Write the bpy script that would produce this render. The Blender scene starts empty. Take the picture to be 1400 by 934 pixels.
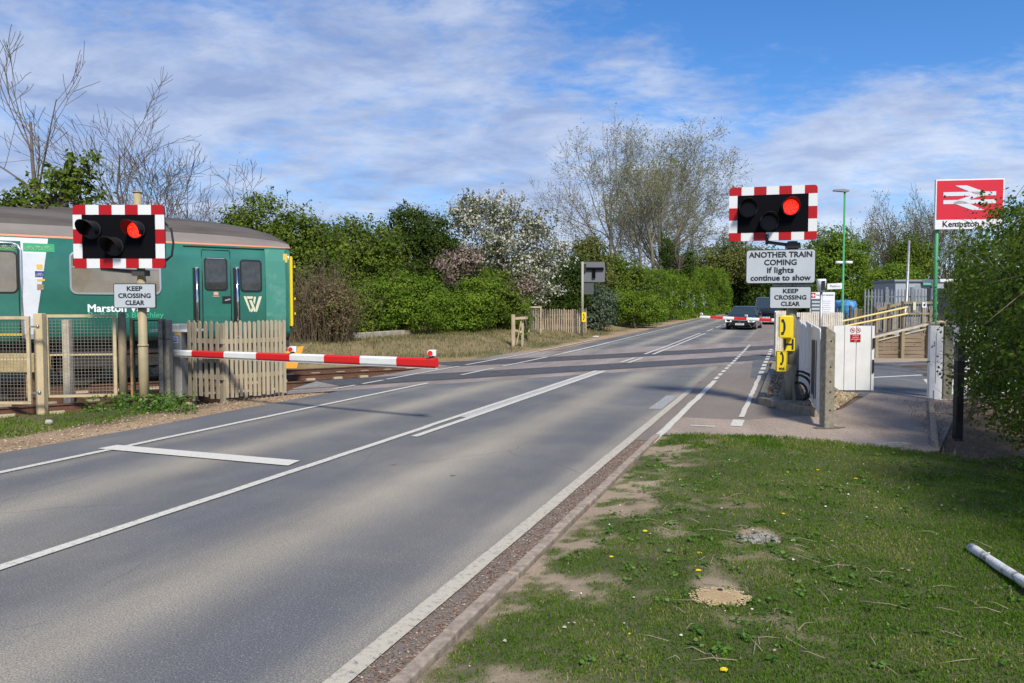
import bpy, math, random
import numpy as np
from mathutils import Vector, Matrix
R = math.radians
SC = bpy.context.scene
COL = SC.collection

# ------------------------------------------------------------------ camera
CAMH = 1.65
PITCH = R(2.563)
cam_data = bpy.data.cameras.new('camera')
cam_data.lens = 27.0; cam_data.sensor_width = 36.0
cam_data.clip_start = 0.05; cam_data.clip_end = 6000
cam = bpy.data.objects.new('camera', cam_data); COL.objects.link(cam)
cam.location = (0, 0, CAMH); cam.rotation_euler = (R(90) - PITCH, 0, 0)
SC.camera = cam

# ------------------------------------------------------------------ light
SUN_AZ = R(164)      # compass style: 0 = +Y, clockwise; the sun stands behind the camera to the right
SUN_EL = R(46)
sun_vec = Vector((math.sin(SUN_AZ) * math.cos(SUN_EL), math.cos(SUN_AZ) * math.cos(SUN_EL), math.sin(SUN_EL)))
sd = bpy.data.lights.new('sun', 'SUN'); sd.energy = 3.0; sd.angle = R(9); sd.color = (1.0, 0.93, 0.80)
sun = bpy.data.objects.new('sun', sd); COL.objects.link(sun)
sun.rotation_euler = sun_vec.to_track_quat('Z', 'Y').to_euler()

def sky_world():
    w = bpy.data.worlds.new('World'); SC.world = w; w.use_nodes = True
    nt = w.node_tree; N = nt.nodes; L = nt.links; N.clear()
    out = N.new('ShaderNodeOutputWorld'); bg = N.new('ShaderNodeBackground'); bg.inputs[1].default_value = 0.108
    sky = N.new('ShaderNodeTexSky'); sky.sky_type = 'NISHITA'; sky.sun_disc = False
    sky.sun_elevation = SUN_EL; sky.sun_rotation = SUN_AZ; sky.air_density = 1.0; sky.dust_density = 0.6; sky.ozone_density = 2.5
    hs = N.new('ShaderNodeHueSaturation'); hs.inputs['Saturation'].default_value = 1.15; hs.inputs['Value'].default_value = 0.82
    tintn = N.new('ShaderNodeMixRGB'); tintn.blend_type = 'MULTIPLY'; tintn.inputs[0].default_value = 1; tintn.inputs[2].default_value = (.78, .92, 1.15, 1)
    L.new(sky.outputs[0], tintn.inputs[1]); L.new(tintn.outputs[0], hs.inputs['Color'])
    tc = N.new('ShaderNodeTexCoord'); sep = N.new('ShaderNodeSeparateXYZ'); L.new(tc.outputs['Generated'], sep.inputs[0])
    def math_(op, a, b=None, c=None):
        n = N.new('ShaderNodeMath'); n.operation = op
        for i, v in enumerate((a, b, c)):
            if v is None: continue
            if isinstance(v, (int, float)): n.inputs[i].default_value = v
            else: L.new(v, n.inputs[i])
        return n.outputs[0]
    zz = math_('MAXIMUM', sep.outputs[2], 0.0)
    den = math_('ADD', zz, 0.20)
    u = math_('DIVIDE', sep.outputs[0], den); v = math_('DIVIDE', sep.outputs[1], den)
    comb = N.new('ShaderNodeCombineXYZ'); L.new(u, comb.inputs[0]); L.new(v, comb.inputs[1])
    def noise(scale, detail, rough, sx, sy, rot, loc=(0, 0, 0), dist=0.0):
        mp = N.new('ShaderNodeMapping'); mp.inputs['Scale'].default_value = (sx, sy, 1); mp.inputs['Rotation'].default_value = (0, 0, rot)
        mp.inputs['Location'].default_value = loc
        L.new(comb.outputs[0], mp.inputs[0])
        n = N.new('ShaderNodeTexNoise'); n.inputs['Scale'].default_value = scale; n.inputs['Detail'].default_value = detail
        n.inputs['Roughness'].default_value = rough; n.inputs['Distortion'].default_value = dist
        L.new(mp.outputs[0], n.inputs['Vector']); return n.outputs['Fac']
    big = noise(0.62, 5, 0.55, 1.0, 1.1, 0.35, (3.1, 1.7, 0), .3)
    wisp = noise(2.1, 8, 0.60, 0.95, 1.15, 0.6, (0.4, 5.0, 0), 0.2)
    cell = noise(13.0, 6, 0.65, 0.8, 1.3, 0.9, (1.0, 2.0, 0), 0.3)
    s = math_('ADD', math_('ADD', math_('MULTIPLY', big, 0.9), math_('MULTIPLY', wisp, 0.62)), math_('MULTIPLY', cell, 0.34))
    # thinner cover high on the right of the view, thicker low and to the left
    gx = math_('MINIMUM', math_('MAXIMUM', math_('MULTIPLY', math_('ADD', sep.outputs[0], 0.14), 1.9), 0.0), 1.0)
    gz = math_('MINIMUM', math_('MAXIMUM', math_('MULTIPLY', math_('SUBTRACT', sep.outputs[2], 0.205), 6.0), 0.0), 1.0)
    gap = math_('MULTIPLY', gx, gz)
    s2 = math_('SUBTRACT', s, math_('MULTIPLY', gap, 0.34))
    lo = math_('MULTIPLY', math_('SUBTRACT', 0.28, zz), 0.30)
    lf = math_('MULTIPLY', math_('MAXIMUM', math_('MULTIPLY', sep.outputs[0], -1.0), 0.0), 0.22)
    s3 = math_('ADD', math_('ADD', s2, lo), lf)
    ramp = N.new('ShaderNodeMapRange'); ramp.inputs[1].default_value = 0.74; ramp.inputs[2].default_value = 1.06
    ramp.interpolation_type = 'SMOOTHSTEP'
    L.new(s3, ramp.inputs[0])
    fac = math_('MULTIPLY', ramp.outputs[0], 0.86)
    shade = noise(3.2, 8, 0.62, 0.9, 1.2, 0.6, (7.0, 3.0, 0), 0.25)
    sr = N.new('ShaderNodeValToRGB'); sr.color_ramp.elements[0].position = 0.36; sr.color_ramp.elements[1].position = 0.64
    sr.color_ramp.elements[0].color = (1.9, 2.4, 3.75, 1); sr.color_ramp.elements[1].color = (3.45, 3.9, 4.9, 1)
    L.new(shade, sr.inputs[0])
    lowr = math_('MULTIPLY', math_('MINIMUM', math_('MAXIMUM', math_('ADD', sep.outputs[0], 0.15), 0.0), 0.6), math_('SUBTRACT', 0.60, sep.outputs[2]))
    vv = N.new('ShaderNodeMixRGB'); vv.blend_type = 'ADD'; vv.inputs[2].default_value = (3.0, 2.9, 2.5, 1)
    L.new(lowr, vv.inputs[0]); L.new(sr.outputs[0], vv.inputs[1])
    mix = N.new('ShaderNodeMixRGB'); L.new(fac, mix.inputs[0]); L.new(hs.outputs[0], mix.inputs[1]); L.new(vv.outputs[0], mix.inputs[2])
    L.new(mix.outputs[0], bg.inputs[0]); L.new(bg.outputs[0], out.inputs[0])
sky_world()
VS = SC.view_settings
VS.view_transform = 'Standard'; VS.look = 'None'; VS.gamma = 1; VS.exposure = 0.70; VS.use_curve_mapping = False
SC.cycles.use_denoising = True
SC.cycles.max_bounces = 6; SC.cycles.diffuse_bounces = 3; SC.cycles.glossy_bounces = 3; SC.cycles.transmission_bounces = 4
SC.cycles.transparent_max_bounces = 6

# ------------------------------------------------------------------ geometry helpers
def smooth_pos(v, w=6.0):
    v = np.asarray(v, float)
    return np.where(v < -w, 0, np.where(v > w, v, (v + w) ** 2 / (4 * w)))
def H(x, y):
    "height of the land: flat to the crossing, then rising gently"
    d = smooth_pos(np.asarray(y, float) - 27)
    d2 = smooth_pos(np.asarray(y, float) - 110)
    return 0.0115 * (d - d2)
def Hf(x, y): return float(H(x, y))
RA = R(19.9)
RN = Vector((math.cos(RA), -math.sin(RA))); RD = Vector((math.sin(RA), math.cos(RA)))
TA = R(55.0)
TM = Vector((math.cos(TA), -math.sin(TA))); TD = Vector((math.sin(TA), math.cos(TA)))
TRACKS = (-15.8, -19.1)
def rw(n, s): p = RN * n + RD * s; return p.x, p.y
def tw(m, u): p = TM * m + TD * u; return p.x, p.y
def ray(px, py):
    k = (px - 700) / 1050; v = (467 - py) / 1050
    return Vector((k, math.cos(PITCH) + v * math.sin(PITCH), -math.sin(PITCH) + v * math.cos(PITCH)))
def G(px, py, z0=0.0):
    "the spot on the land that stands at this place in the photograph"
    r = ray(px, py); t = (CAMH - z0) / -r.z
    for _ in range(30):
        p = r * t
        t = t * 0.5 + 0.5 * (CAMH - z0 - Hf(p.x, p.y)) / -r.z
    p = r * t
    return Vector((p.x, p.y, Hf(p.x, p.y) + z0))
def F(px, py, D):
    r = ray(px, py); t = D / r.y
    return Vector((r.x * t, D, CAMH + r.z * t))
def on_line(px, py, p0, d):
    "hit of the view ray with the vertical plane through p0 along d (2d)"
    r = ray(px, py); nx, ny = d[1], -d[0]
    t = (nx * p0[0] + ny * p0[1]) / (nx * r.x + ny * r.y)
    return Vector((r.x * t, r.y * t, CAMH + r.z * t))

# ------------------------------------------------------------------ scene helpers
def tag(o, label=None, cat=None, group=None, kind=None):
    if label: o['label'] = label
    if cat: o['category'] = cat
    if group: o['group'] = group
    if kind: o['kind'] = kind
    return o
def thing(name, label, cat, loc=(0, 0, 0), rz=0.0, group=None):
    o = bpy.data.objects.new(name, None); COL.objects.link(o)
    o.location = loc; o.rotation_euler = (0, 0, rz); o.empty_display_size = 0.2
    return tag(o, label, cat, group)
def kids(o): return [c for c in bpy.data.objects if c.parent == o]
def copy_tree(o, parent=None):
    c = o.copy(); COL.objects.link(c); c.parent = parent
    for ch in kids(o): copy_tree(ch, c)
    return c

class MB:
    def __init__(self): self.v = []; self.f = []; self.m = []; self.sm = []
    def add(self, vs, fs, mat=0, smooth=False):
        o = len(self.v); self.v.extend([tuple(p) for p in vs])
        for f in fs: self.f.append([i + o for i in f]); self.m.append(mat); self.sm.append(smooth)
        return self
    def box(self, c, s, rz=0.0, mat=0, rot=None):
        M = rot if rot is not None else Matrix.Rotation(rz, 3, 'Z')
        c = Vector(c); vs = []
        for z in (-.5, .5):
            for x, y in ((-.5, -.5), (.5, -.5), (.5, .5), (-.5, .5)):
                vs.append(c + M @ Vector((x * s[0], y * s[1], z * s[2])))
        return self.add(vs, [(3, 2, 1, 0), (4, 5, 6, 7), (0, 1, 5, 4), (1, 2, 6, 5), (2, 3, 7, 6), (3, 0, 4, 7)], mat)
    def bar(self, p, q, w, h, mat=0, up=(0, 0, 1)):
        p = Vector(p); q = Vector(q); d = (q - p); L = d.length; d.normalize(); up = Vector(up)
        if abs(d.dot(up)) > 0.99: up = Vector((0, 1, 0))
        s = d.cross(up).normalized(); t = s.cross(d).normalized()
        M = Matrix((s, d, t)).transposed()
        return self.box((p + q) / 2, (w, L, h), mat=mat, rot=M)
    def tube(self, pts, rad, n=8, mat=0, cap=True, smooth=True):
        pts = [Vector(p) for p in pts]
        if isinstance(rad, (int, float)): rad = [rad] * len(pts)
        d = (pts[-1] - pts[0]).normalized()
        a = Vector((0, 0, 1)) if abs(d.z) < 0.9 else Vector((1, 0, 0))
        vs = []
        for i, p in enumerate(pts):
            t = (pts[min(i + 1, len(pts) - 1)] - pts[max(i - 1, 0)])
            if t.length < 1e-9: t = d
            t = t.normalized()
            s = t.cross(a)
            if s.length < 1e-3: s = t.cross(Vector((0, 1, 0)))
            s.normalize(); b = t.cross(s)
            a = b * -1 if False else a
            for k in range(n):
                an = 2 * math.pi * k / n
                vs.append(p + (s * math.cos(an) + b * math.sin(an)) * rad[i])
        fs = []
        for i in range(len(pts) - 1):
            for k in range(n):
                fs.append((i * n + k, i * n + (k + 1) % n, (i + 1) * n + (k + 1) % n, (i + 1) * n + k))
        self.add(vs, fs, mat, smooth)
        if cap:
            o = len(self.v) - len(vs)
            self.f.append([o + k for k in range(n)][::-1]); self.m.append(mat); self.sm.append(False)
            self.f.append([o + (len(pts) - 1) * n + k for k in range(n)]); self.m.append(mat); self.sm.append(False)
        return self
    def prism(self, poly, y0, y1, mat=0, M=None):
        "polygon in x,z (ccw seen from -y) pushed from y0 to y1"
        n = len(poly); vs = [Vector((x, y0, z)) for x, z in poly] + [Vector((x, y1, z)) for x, z in poly]
        if M is not None: vs = [M @ v for v in vs]
        fs = [list(range(n)), list(range(n, 2 * n))[::-1]] + [(i, i + n, (i + 1) % n + n, (i + 1) % n) for i in range(n)]
        return self.add(vs, fs, mat)
    def vprism(self, poly, z0, z1, mat=0):
        n = len(poly); vs = [(x, y, z0) for x, y in poly] + [(x, y, z1) for x, y in poly]
        fs = [list(range(n))[::-1], list(range(n, 2 * n))] + [(i, (i + 1) % n, (i + 1) % n + n, i + n) for i in range(n)]
        return self.add(vs, fs, mat)
    def build(self, name, mats, parent=None, loc=None, rz=None, bevel=0.0):
        me = bpy.data.meshes.new(name); me.from_pydata(self.v, [], self.f)
        if not isinstance(mats, (list, tuple)): mats = [mats]
        for m in mats: me.materials.append(m)
        me.polygons.foreach_set('material_index', self.m); me.polygons.foreach_set('use_smooth', self.sm); me.update()
        o = bpy.data.objects.new(name, me); COL.objects.link(o)
        if parent: o.parent = parent
        if loc is not None: o.location = loc
        if rz is not None: o.rotation_euler = (0, 0, rz)
        if bevel:
            b = o.modifiers.new('bevel', 'BEVEL'); b.width = bevel; b.segments = 2; b.limit_method = 'ANGLE'; b.angle_limit = R(40)
        return o
def rrect(x0, z0, x1, z1, r, n=5):
    out = []
    for cx, cz, a0 in ((x1 - r, z0 + r, -90), (x1 - r, z1 - r, 0), (x0 + r, z1 - r, 90), (x0 + r, z0 + r, 180)):
        for i in range(n + 1):
            a = R(a0 + 90 * i / n); out.append((cx + r * math.cos(a), cz + r * math.sin(a)))
    return out
def text(name, s, size, mt, parent, loc, bold=0.0, rz=0.0, align='CENTER', spacing=1.0, depth=0.0015, fit=None):
    cu = bpy.data.curves.new(name, 'FONT'); cu.body = s; cu.size = size; cu.align_x = align; cu.align_y = 'CENTER'
    cu.extrude = depth; cu.space_character = spacing; cu.resolution_u = 3
    cu.materials.append(mt)
    o = bpy.data.objects.new(name, cu); COL.objects.link(o); o.parent = parent
    o.location = loc; o.rotation_euler = (R(90), 0, rz)
    if fit: o['fit'] = fit
    if bold: o['bd'] = bold
    return o

# ------------------------------------------------------------------ materials
def mat(name, col, rough=0.6, metal=0.0, var=0.0, vscale=8.0, bump=0.0, bscale=40.0, col2=None, emis=None, estr=0.0, coat=0.0, spec=0.5, coords='Object', stretch=(1, 1, 1), detail=6, fac=(0.35, 0.65), trans=0.0):
    m = bpy.data.materials.new(name); m.use_nodes = True; nt = m.node_tree; N = nt.nodes; L = nt.links
    b = N['Principled BSDF']
    b.inputs['Roughness'].default_value = rough; b.inputs['Metallic'].default_value = metal
    b.inputs['Specular IOR Level'].default_value = spec; b.inputs['Coat Weight'].default_value = coat
    b.inputs['Base Color'].default_value = (*col, 1)
    if trans: b.inputs['Transmission Weight'].default_value = trans
    if emis: b.inputs['Emission Color'].default_value = (*emis, 1); b.inputs['Emission Strength'].default_value = estr
    tc = N.new('ShaderNodeTexCoord'); mp = N.new('ShaderNodeMapping'); mp.inputs['Scale'].default_value = stretch
    L.new(tc.outputs[coords], mp.inputs[0])
    if var or col2:
        n = N.new('ShaderNodeTexNoise'); n.inputs['Scale'].default_value = vscale; n.inputs['Detail'].default_value = detail
        n.inputs['Roughness'].default_value = 0.65
        L.new(mp.outputs[0], n.inputs['Vector'])
        r = N.new('ShaderNodeValToRGB'); r.color_ramp.elements[0].position = fac[0]; r.color_ramp.elements[1].position = fac[1]
        c2 = col2 or tuple(c * (1 - var) for c in col)
        c1 = col if col2 else tuple(min(1, c * (1 + var)) for c in col)
        r.color_ramp.elements[0].color = (*c1, 1); r.color_ramp.elements[1].color = (*c2, 1)
        L.new(n.outputs['Fac'], r.inputs[0]); L.new(r.outputs[0], b.inputs['Base Color'])
    if bump:
        n2 = N.new('ShaderNodeTexNoise'); n2.inputs['Scale'].default_value = bscale; n2.inputs['Detail'].default_value = 4
        L.new(mp.outputs[0], n2.inputs['Vector'])
        bp = N.new('ShaderNodeBump'); bp.inputs['Strength'].default_value = bump; bp.inputs['Distance'].default_value = 0.01
        L.new(n2.outputs['Fac'], bp.inputs['Height']); L.new(bp.outputs[0], b.inputs['Normal'])
    return m
def leaf_mat(name, stops, rough=0.7, transl=0.35):
    m = bpy.data.materials.new(name); m.use_nodes = True; nt = m.node_tree; N = nt.nodes; L = nt.links
    b = N['Principled BSDF']; b.inputs['Roughness'].default_value = rough; b.inputs['Specular IOR Level'].default_value = 0.12
    at = N.new('ShaderNodeAttribute'); at.attribute_name = 'tint'
    r = N.new('ShaderNodeValToRGB'); e = r.color_ramp.elements
    while len(e) < len(stops): e.new(0.5)
    for i, (p, c) in enumerate(stops): e[i].position = p; e[i].color = (*c, 1)
    L.new(at.outputs['Fac'], r.inputs[0]); L.new(r.outputs[0], b.inputs['Base Color'])
    t = N.new('ShaderNodeBsdfTranslucent'); L.new(r.outputs[0], t.inputs[0])
    mx = N.new('ShaderNodeMixShader'); mx.inputs[0].default_value = transl
    L.new(b.outputs[0], mx.inputs[1]); L.new(t.outputs[0], mx.inputs[2]); L.new(mx.outputs[0], N['Material Output'].inputs[0])
    return m

# numpy value noise for laying out patches
_rng = np.random.default_rng(11)
_tab = _rng.random((256, 256))
def vnoise(x, y):
    x = np.asarray(x, float); y = np.asarray(y, float)
    xi = np.floor(x).astype(int); yi = np.floor(y).astype(int); xf = x - xi; yf = y - yi
    xf = xf * xf * (3 - 2 * xf); yf = yf * yf * (3 - 2 * yf)
    a = _tab[xi & 255, yi & 255]; b = _tab[(xi + 1) & 255, yi & 255]; c = _tab[xi & 255, (yi + 1) & 255]; d = _tab[(xi + 1) & 255, (yi + 1) & 255]
    return (a * (1 - xf) + b * xf) * (1 - yf) + (c * (1 - xf) + d * xf) * yf
def fbm(x, y, o=4):
    s = 0; a = 0.5; t = 0
    for i in range(o): s = s + a * vnoise(x * 2 ** i + 17 * i, y * 2 ** i + 5 * i); t += a; a *= 0.5
    return s / t
def np_mesh(name, verts, loops, nper, mats, attrs=None, smooth=False, parent=None):
    "verts Nx3, loops flat index array, nper = corners per face (int)"
    me = bpy.data.meshes.new(name); nf = len(loops) // nper
    me.vertices.add(len(verts)); me.vertices.foreach_set('co', np.ascontiguousarray(verts, dtype=np.float32).ravel())
    me.loops.add(len(loops)); me.loops.foreach_set('vertex_index', np.asarray(loops, dtype=np.int32))
    me.polygons.add(nf); me.polygons.foreach_set('loop_start', np.arange(0, nf * nper, nper, dtype=np.int32))
    me.polygons.foreach_set('use_smooth', np.full(nf, smooth))
    if not isinstance(mats, (list, tuple)): mats = [mats]
    for m in mats: me.materials.append(m)
    for k, (dom, typ, arr) in (attrs or {}).items():
        a = me.attributes.new(k, typ, dom)
        a.data.foreach_set('color' if 'COLOR' in typ else 'value', np.ascontiguousarray(arr, dtype=np.float32).ravel())
    me.update(calc_edges=True); me.validate()
    o = bpy.data.objects.new(name, me); COL.objects.link(o)
    if parent: o.parent = parent
    return o

# ------------------------------------------------------------------ the land
def ss(a, b, x): t = np.clip((x - a) / (b - a), 0, 1); return t * t * (3 - 2 * t)
def soil_mat(name, attr='soil', bump=0.6, scale=60.0, lo=0.6, hi=1.45, big=0.8):
    m = bpy.data.materials.new(name); m.use_nodes = True; nt = m.node_tree; N = nt.nodes; L = nt.links
    b = N['Principled BSDF']; b.inputs['Roughness'].default_value = 0.95; b.inputs['Specular IOR Level'].default_value = 0.15
    at = N.new('ShaderNodeAttribute'); at.attribute_name = attr
    tc = N.new('ShaderNodeTexCoord')
    def ns(sc, det, ro=0.6):
        n = N.new('ShaderNodeTexNoise'); n.inputs['Scale'].default_value = sc; n.inputs['Detail'].default_value = det; n.inputs['Roughness'].default_value = ro
        L.new(tc.outputs['Object'], n.inputs['Vector']); return n.outputs['Fac']
    n1 = ns(scale, 5, 0.75); n2 = ns(big, 6)
    mr = N.new('ShaderNodeMapRange'); mr.inputs[1].default_value = 0.3; mr.inputs[2].default_value = 0.7; mr.inputs[3].default_value = lo; mr.inputs[4].default_value = hi
    L.new(n1, mr.inputs[0])
    mr2 = N.new('ShaderNodeMapRange'); mr2.inputs[1].default_value = 0.3; mr2.inputs[2].default_value = 0.7; mr2.inputs[3].default_value = 0.8; mr2.inputs[4].default_value = 1.2
    L.new(n2, mr2.inputs[0])
    mu = N.new('ShaderNodeMath'); mu.operation = 'MULTIPLY'; L.new(mr.outputs[0], mu.inputs[0]); L.new(mr2.outputs[0], mu.inputs[1])
    vm = N.new('ShaderNodeVectorMath'); vm.operation = 'SCALE'; L.new(at.outputs['Color'], vm.inputs[0]); L.new(mu.outputs[0], vm.inputs['Scale'])
    # small pale stones
    vo = N.new('ShaderNodeTexVoronoi'); vo.inputs['Scale'].default_value = 34; L.new(tc.outputs['Object'], vo.inputs['Vector'])
    st = N.new('ShaderNodeMath'); st.operation = 'LESS_THAN'; st.inputs[1].default_value = 0.16; L.new(vo.outputs['Distance'], st.inputs[0])
    s2 = N.new('ShaderNodeMath'); s2.operation = 'MULTIPLY'; L.new(st.outputs[0], s2.inputs[0]); L.new(at.outputs['Alpha'], s2.inputs[1])
    mx = N.new('ShaderNodeMixRGB'); mx.inputs[2].default_value = (0.45, 0.40, 0.33, 1); L.new(s2.outputs[0], mx.inputs[0]); L.new(vm.outputs[0], mx.inputs[1])
    L.new(mx.outputs[0], b.inputs['Base Color'])
    bp = N.new('ShaderNodeBump'); bp.inputs['Strength'].default_value = bump; bp.inputs['Distance'].default_value = 0.03
    L.new(n1, bp.inputs['Height']); L.new(bp.outputs[0], b.inputs['Normal'])
    return m
M_SOIL = soil_mat('soil')
C_SAND = np.array((.35, .245, .15)); C_GRASS = np.array((.07, .095, .028)); C_STRAW = np.array((.22, .175, .09)); C_BALL = np.array((.17, .105, .07))
C_EARTH = np.array((.10, .075, .05)); C_TAR = np.array((.12, .12, .12)); C_PATH = np.array((.25, .19, .17))
def trench(x, y):
    m = x * TM.x + y * TM.y; n = x * RN.x + y * RN.y
    inb = ss(-21.6, -21.1, m) * (1 - ss(-14.2, -13.7, m))
    out = np.clip((1 - ss(-9.6, -9.35, n)) + ss(0.6, 0.9, n), 0, 1)
    return inb * out
def under_road(x, y):
    n = x * RN.x + y * RN.y
    return ss(-8.6, -8.2, n) * (1 - ss(-2.2, -1.9, n))
def bank(x, y):
    m = x * TM.x + y * TM.y; n = x * RN.x + y * RN.y
    return .45 * ss(-22.6, -25.0, m) * ss(-10.0, -12.5, n) * (1 - ss(60, 90, y)) if False else .45 * (1 - ss(-25.0, -22.6, m)) * (1 - ss(-12.5, -10.0, n)) * (1 - ss(45, 80, y))
def ground_z(x, y):
    "height of the bare land surface, used for standing plants on"
    return H(x, y) + bank(x, y) - 0.012 - 0.30 * trench(x, y) - 0.05 * under_road(x, y)
def make_ground():
    def axis(fa, fb, st, lo, hi, g=1.22):
        a = list(np.arange(fa, fb, st)); d = st
        x = a[-1]
        while x < hi: d *= g; x += d; a.append(x)
        x = a[0]; d = st; pre = []
        while x > lo: d *= g; x -= d; pre.append(x)
        return np.array(pre[::-1] + a)
    xs = axis(-17, 14, .13, -2500, 2500); ys = axis(1.0, 34, .13, -400, 4500, 1.06)
    X, Y = np.meshgrid(xs, ys)
    n = X * RN.x + Y * RN.y; m = X * TM.x + Y * TM.y; s = X * RD.x + Y * RD.y
    wob = (fbm(X * .9, Y * .9) - .5)
    Z = H(X, Y) + bank(X, Y) - 0.012 - 0.30 * trench(X, Y) - 0.05 * under_road(X, Y)
    bumpy = ss(-9.3, -10.2, n) * (fbm(X * 2.1 + 9, Y * 2.1) - .35) * .10 + ss(2.4, 3.6, n) * (fbm(X * 1.7, Y * 1.7) - .4) * .16 * (m > -12)
    Z = Z + bumpy * (1 - trench(X, Y))
    # lawn area is covered by its own sheet; sink a little
    Z = Z - 0.05 * ss(-1.5, -1.3, n) * (1 - ss(9.2, 9.6, Y)) * (m > -13)
    nn = n + wob * 1.0
    grass = np.ones(X.shape + (3,)) * C_GRASS
    col = grass.copy()
    f = fbm(X * .5 + 3, Y * .5)[..., None]
    col = col * (1 - ss(.45, .6, f)) + C_STRAW * ss(.45, .6, f)
    def put(mask, c):
        nonlocal col
        mask = np.clip(mask, 0, 1)[..., None]; col = col * (1 - mask) + c * mask
    # verge left near: sand strip along the road, grass further
    put(ss(-9.7, -9.0, nn) * (n < -1.8), C_SAND)
    put((1 - ss(-10.6, -9.2, nn)) * ss(-13.6, -14.2, m) * (m > -40), C_STRAW)
    put((m > -14) * (n < -9) * ss(.40, .55, fbm(X * 1.3, Y * 1.3)) * .6, C_EARTH)
    put(trench(X, Y) * 1.0, C_BALL)
    # right side
    put(ss(-1.7, -1.6, n) * (m < -9), C_EARTH)
    put(np.clip(ss(2.2, 2.6, n) * (Y > 8) + ss(4.4, 4.7, X) * ss(7.4, 7.8, Y), 0, 1) * (m > -14) * (Y < 16), np.array((.19, .14, .10)))
    stones = np.clip(ss(-10.2, -9.2, nn) + trench(X, Y), 0, 1) * (n < -1.8) * .9
    rgba = np.concatenate([col, stones[..., None]], -1)
    V = np.stack([X, Y, Z], -1).reshape(-1, 3)
    ny, nx = X.shape; idx = np.arange(nx * ny).reshape(ny, nx)
    q = np.stack([idx[:-1, :-1], idx[:-1, 1:], idx[1:, 1:], idx[1:, :-1]], -1).reshape(-1)
    g = np_mesh('ground', V, q, 4, M_SOIL, {'soil': ('POINT', 'FLOAT_COLOR', rgba.reshape(-1, 4))}, True)
    tag(g, kind='structure')
make_ground()

# ------------------------------------------------------------------ road
def strip(n0, n1, s0, s1, z, ds=1.0, dn=None, wob=0.0, seed=0):
    "grid in road coordinates following the land; returns verts, quads in road-local frame"
    ns = max(2, int(abs(s1 - s0) / ds) + 1); nn = 2 if dn is None else max(2, int(abs(n1 - n0) / dn) + 1)
    S = np.linspace(s0, s1, ns); Nn = np.linspace(n0, n1, nn)
    A, B = np.meshgrid(Nn, S)
    if wob:
        e = np.zeros_like(A); e[:, 0] = 1; e[:, -1] = 1
        A = A + e * (fbm(B * 6 + seed, A * 3 + seed) - .5) * wob
    X = A * RN.x + B * RD.x; Y = A * RN.y + B * RD.y
    Z = H(X, Y) + z
    V = np.stack([A, B, Z], -1).reshape(-1, 3)
    idx = np.arange(ns * nn).reshape(ns, nn)
    q = np.stack([idx[:-1, :-1], idx[:-1, 1:], idx[1:, 1:], idx[1:, :-1]], -1).reshape(-1)
    return V, q
def multi(name, parts, m, kind='structure'):
    V = []; Q = []; o = 0
    for v, q in parts: V.append(v); Q.append(q + o); o += len(v)
    ob = np_mesh(name, np.concatenate(V), np.concatenate(Q), 4, m)
    ob.rotation_euler = (0, 0, -RA); tag(ob, kind=kind); return ob
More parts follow.
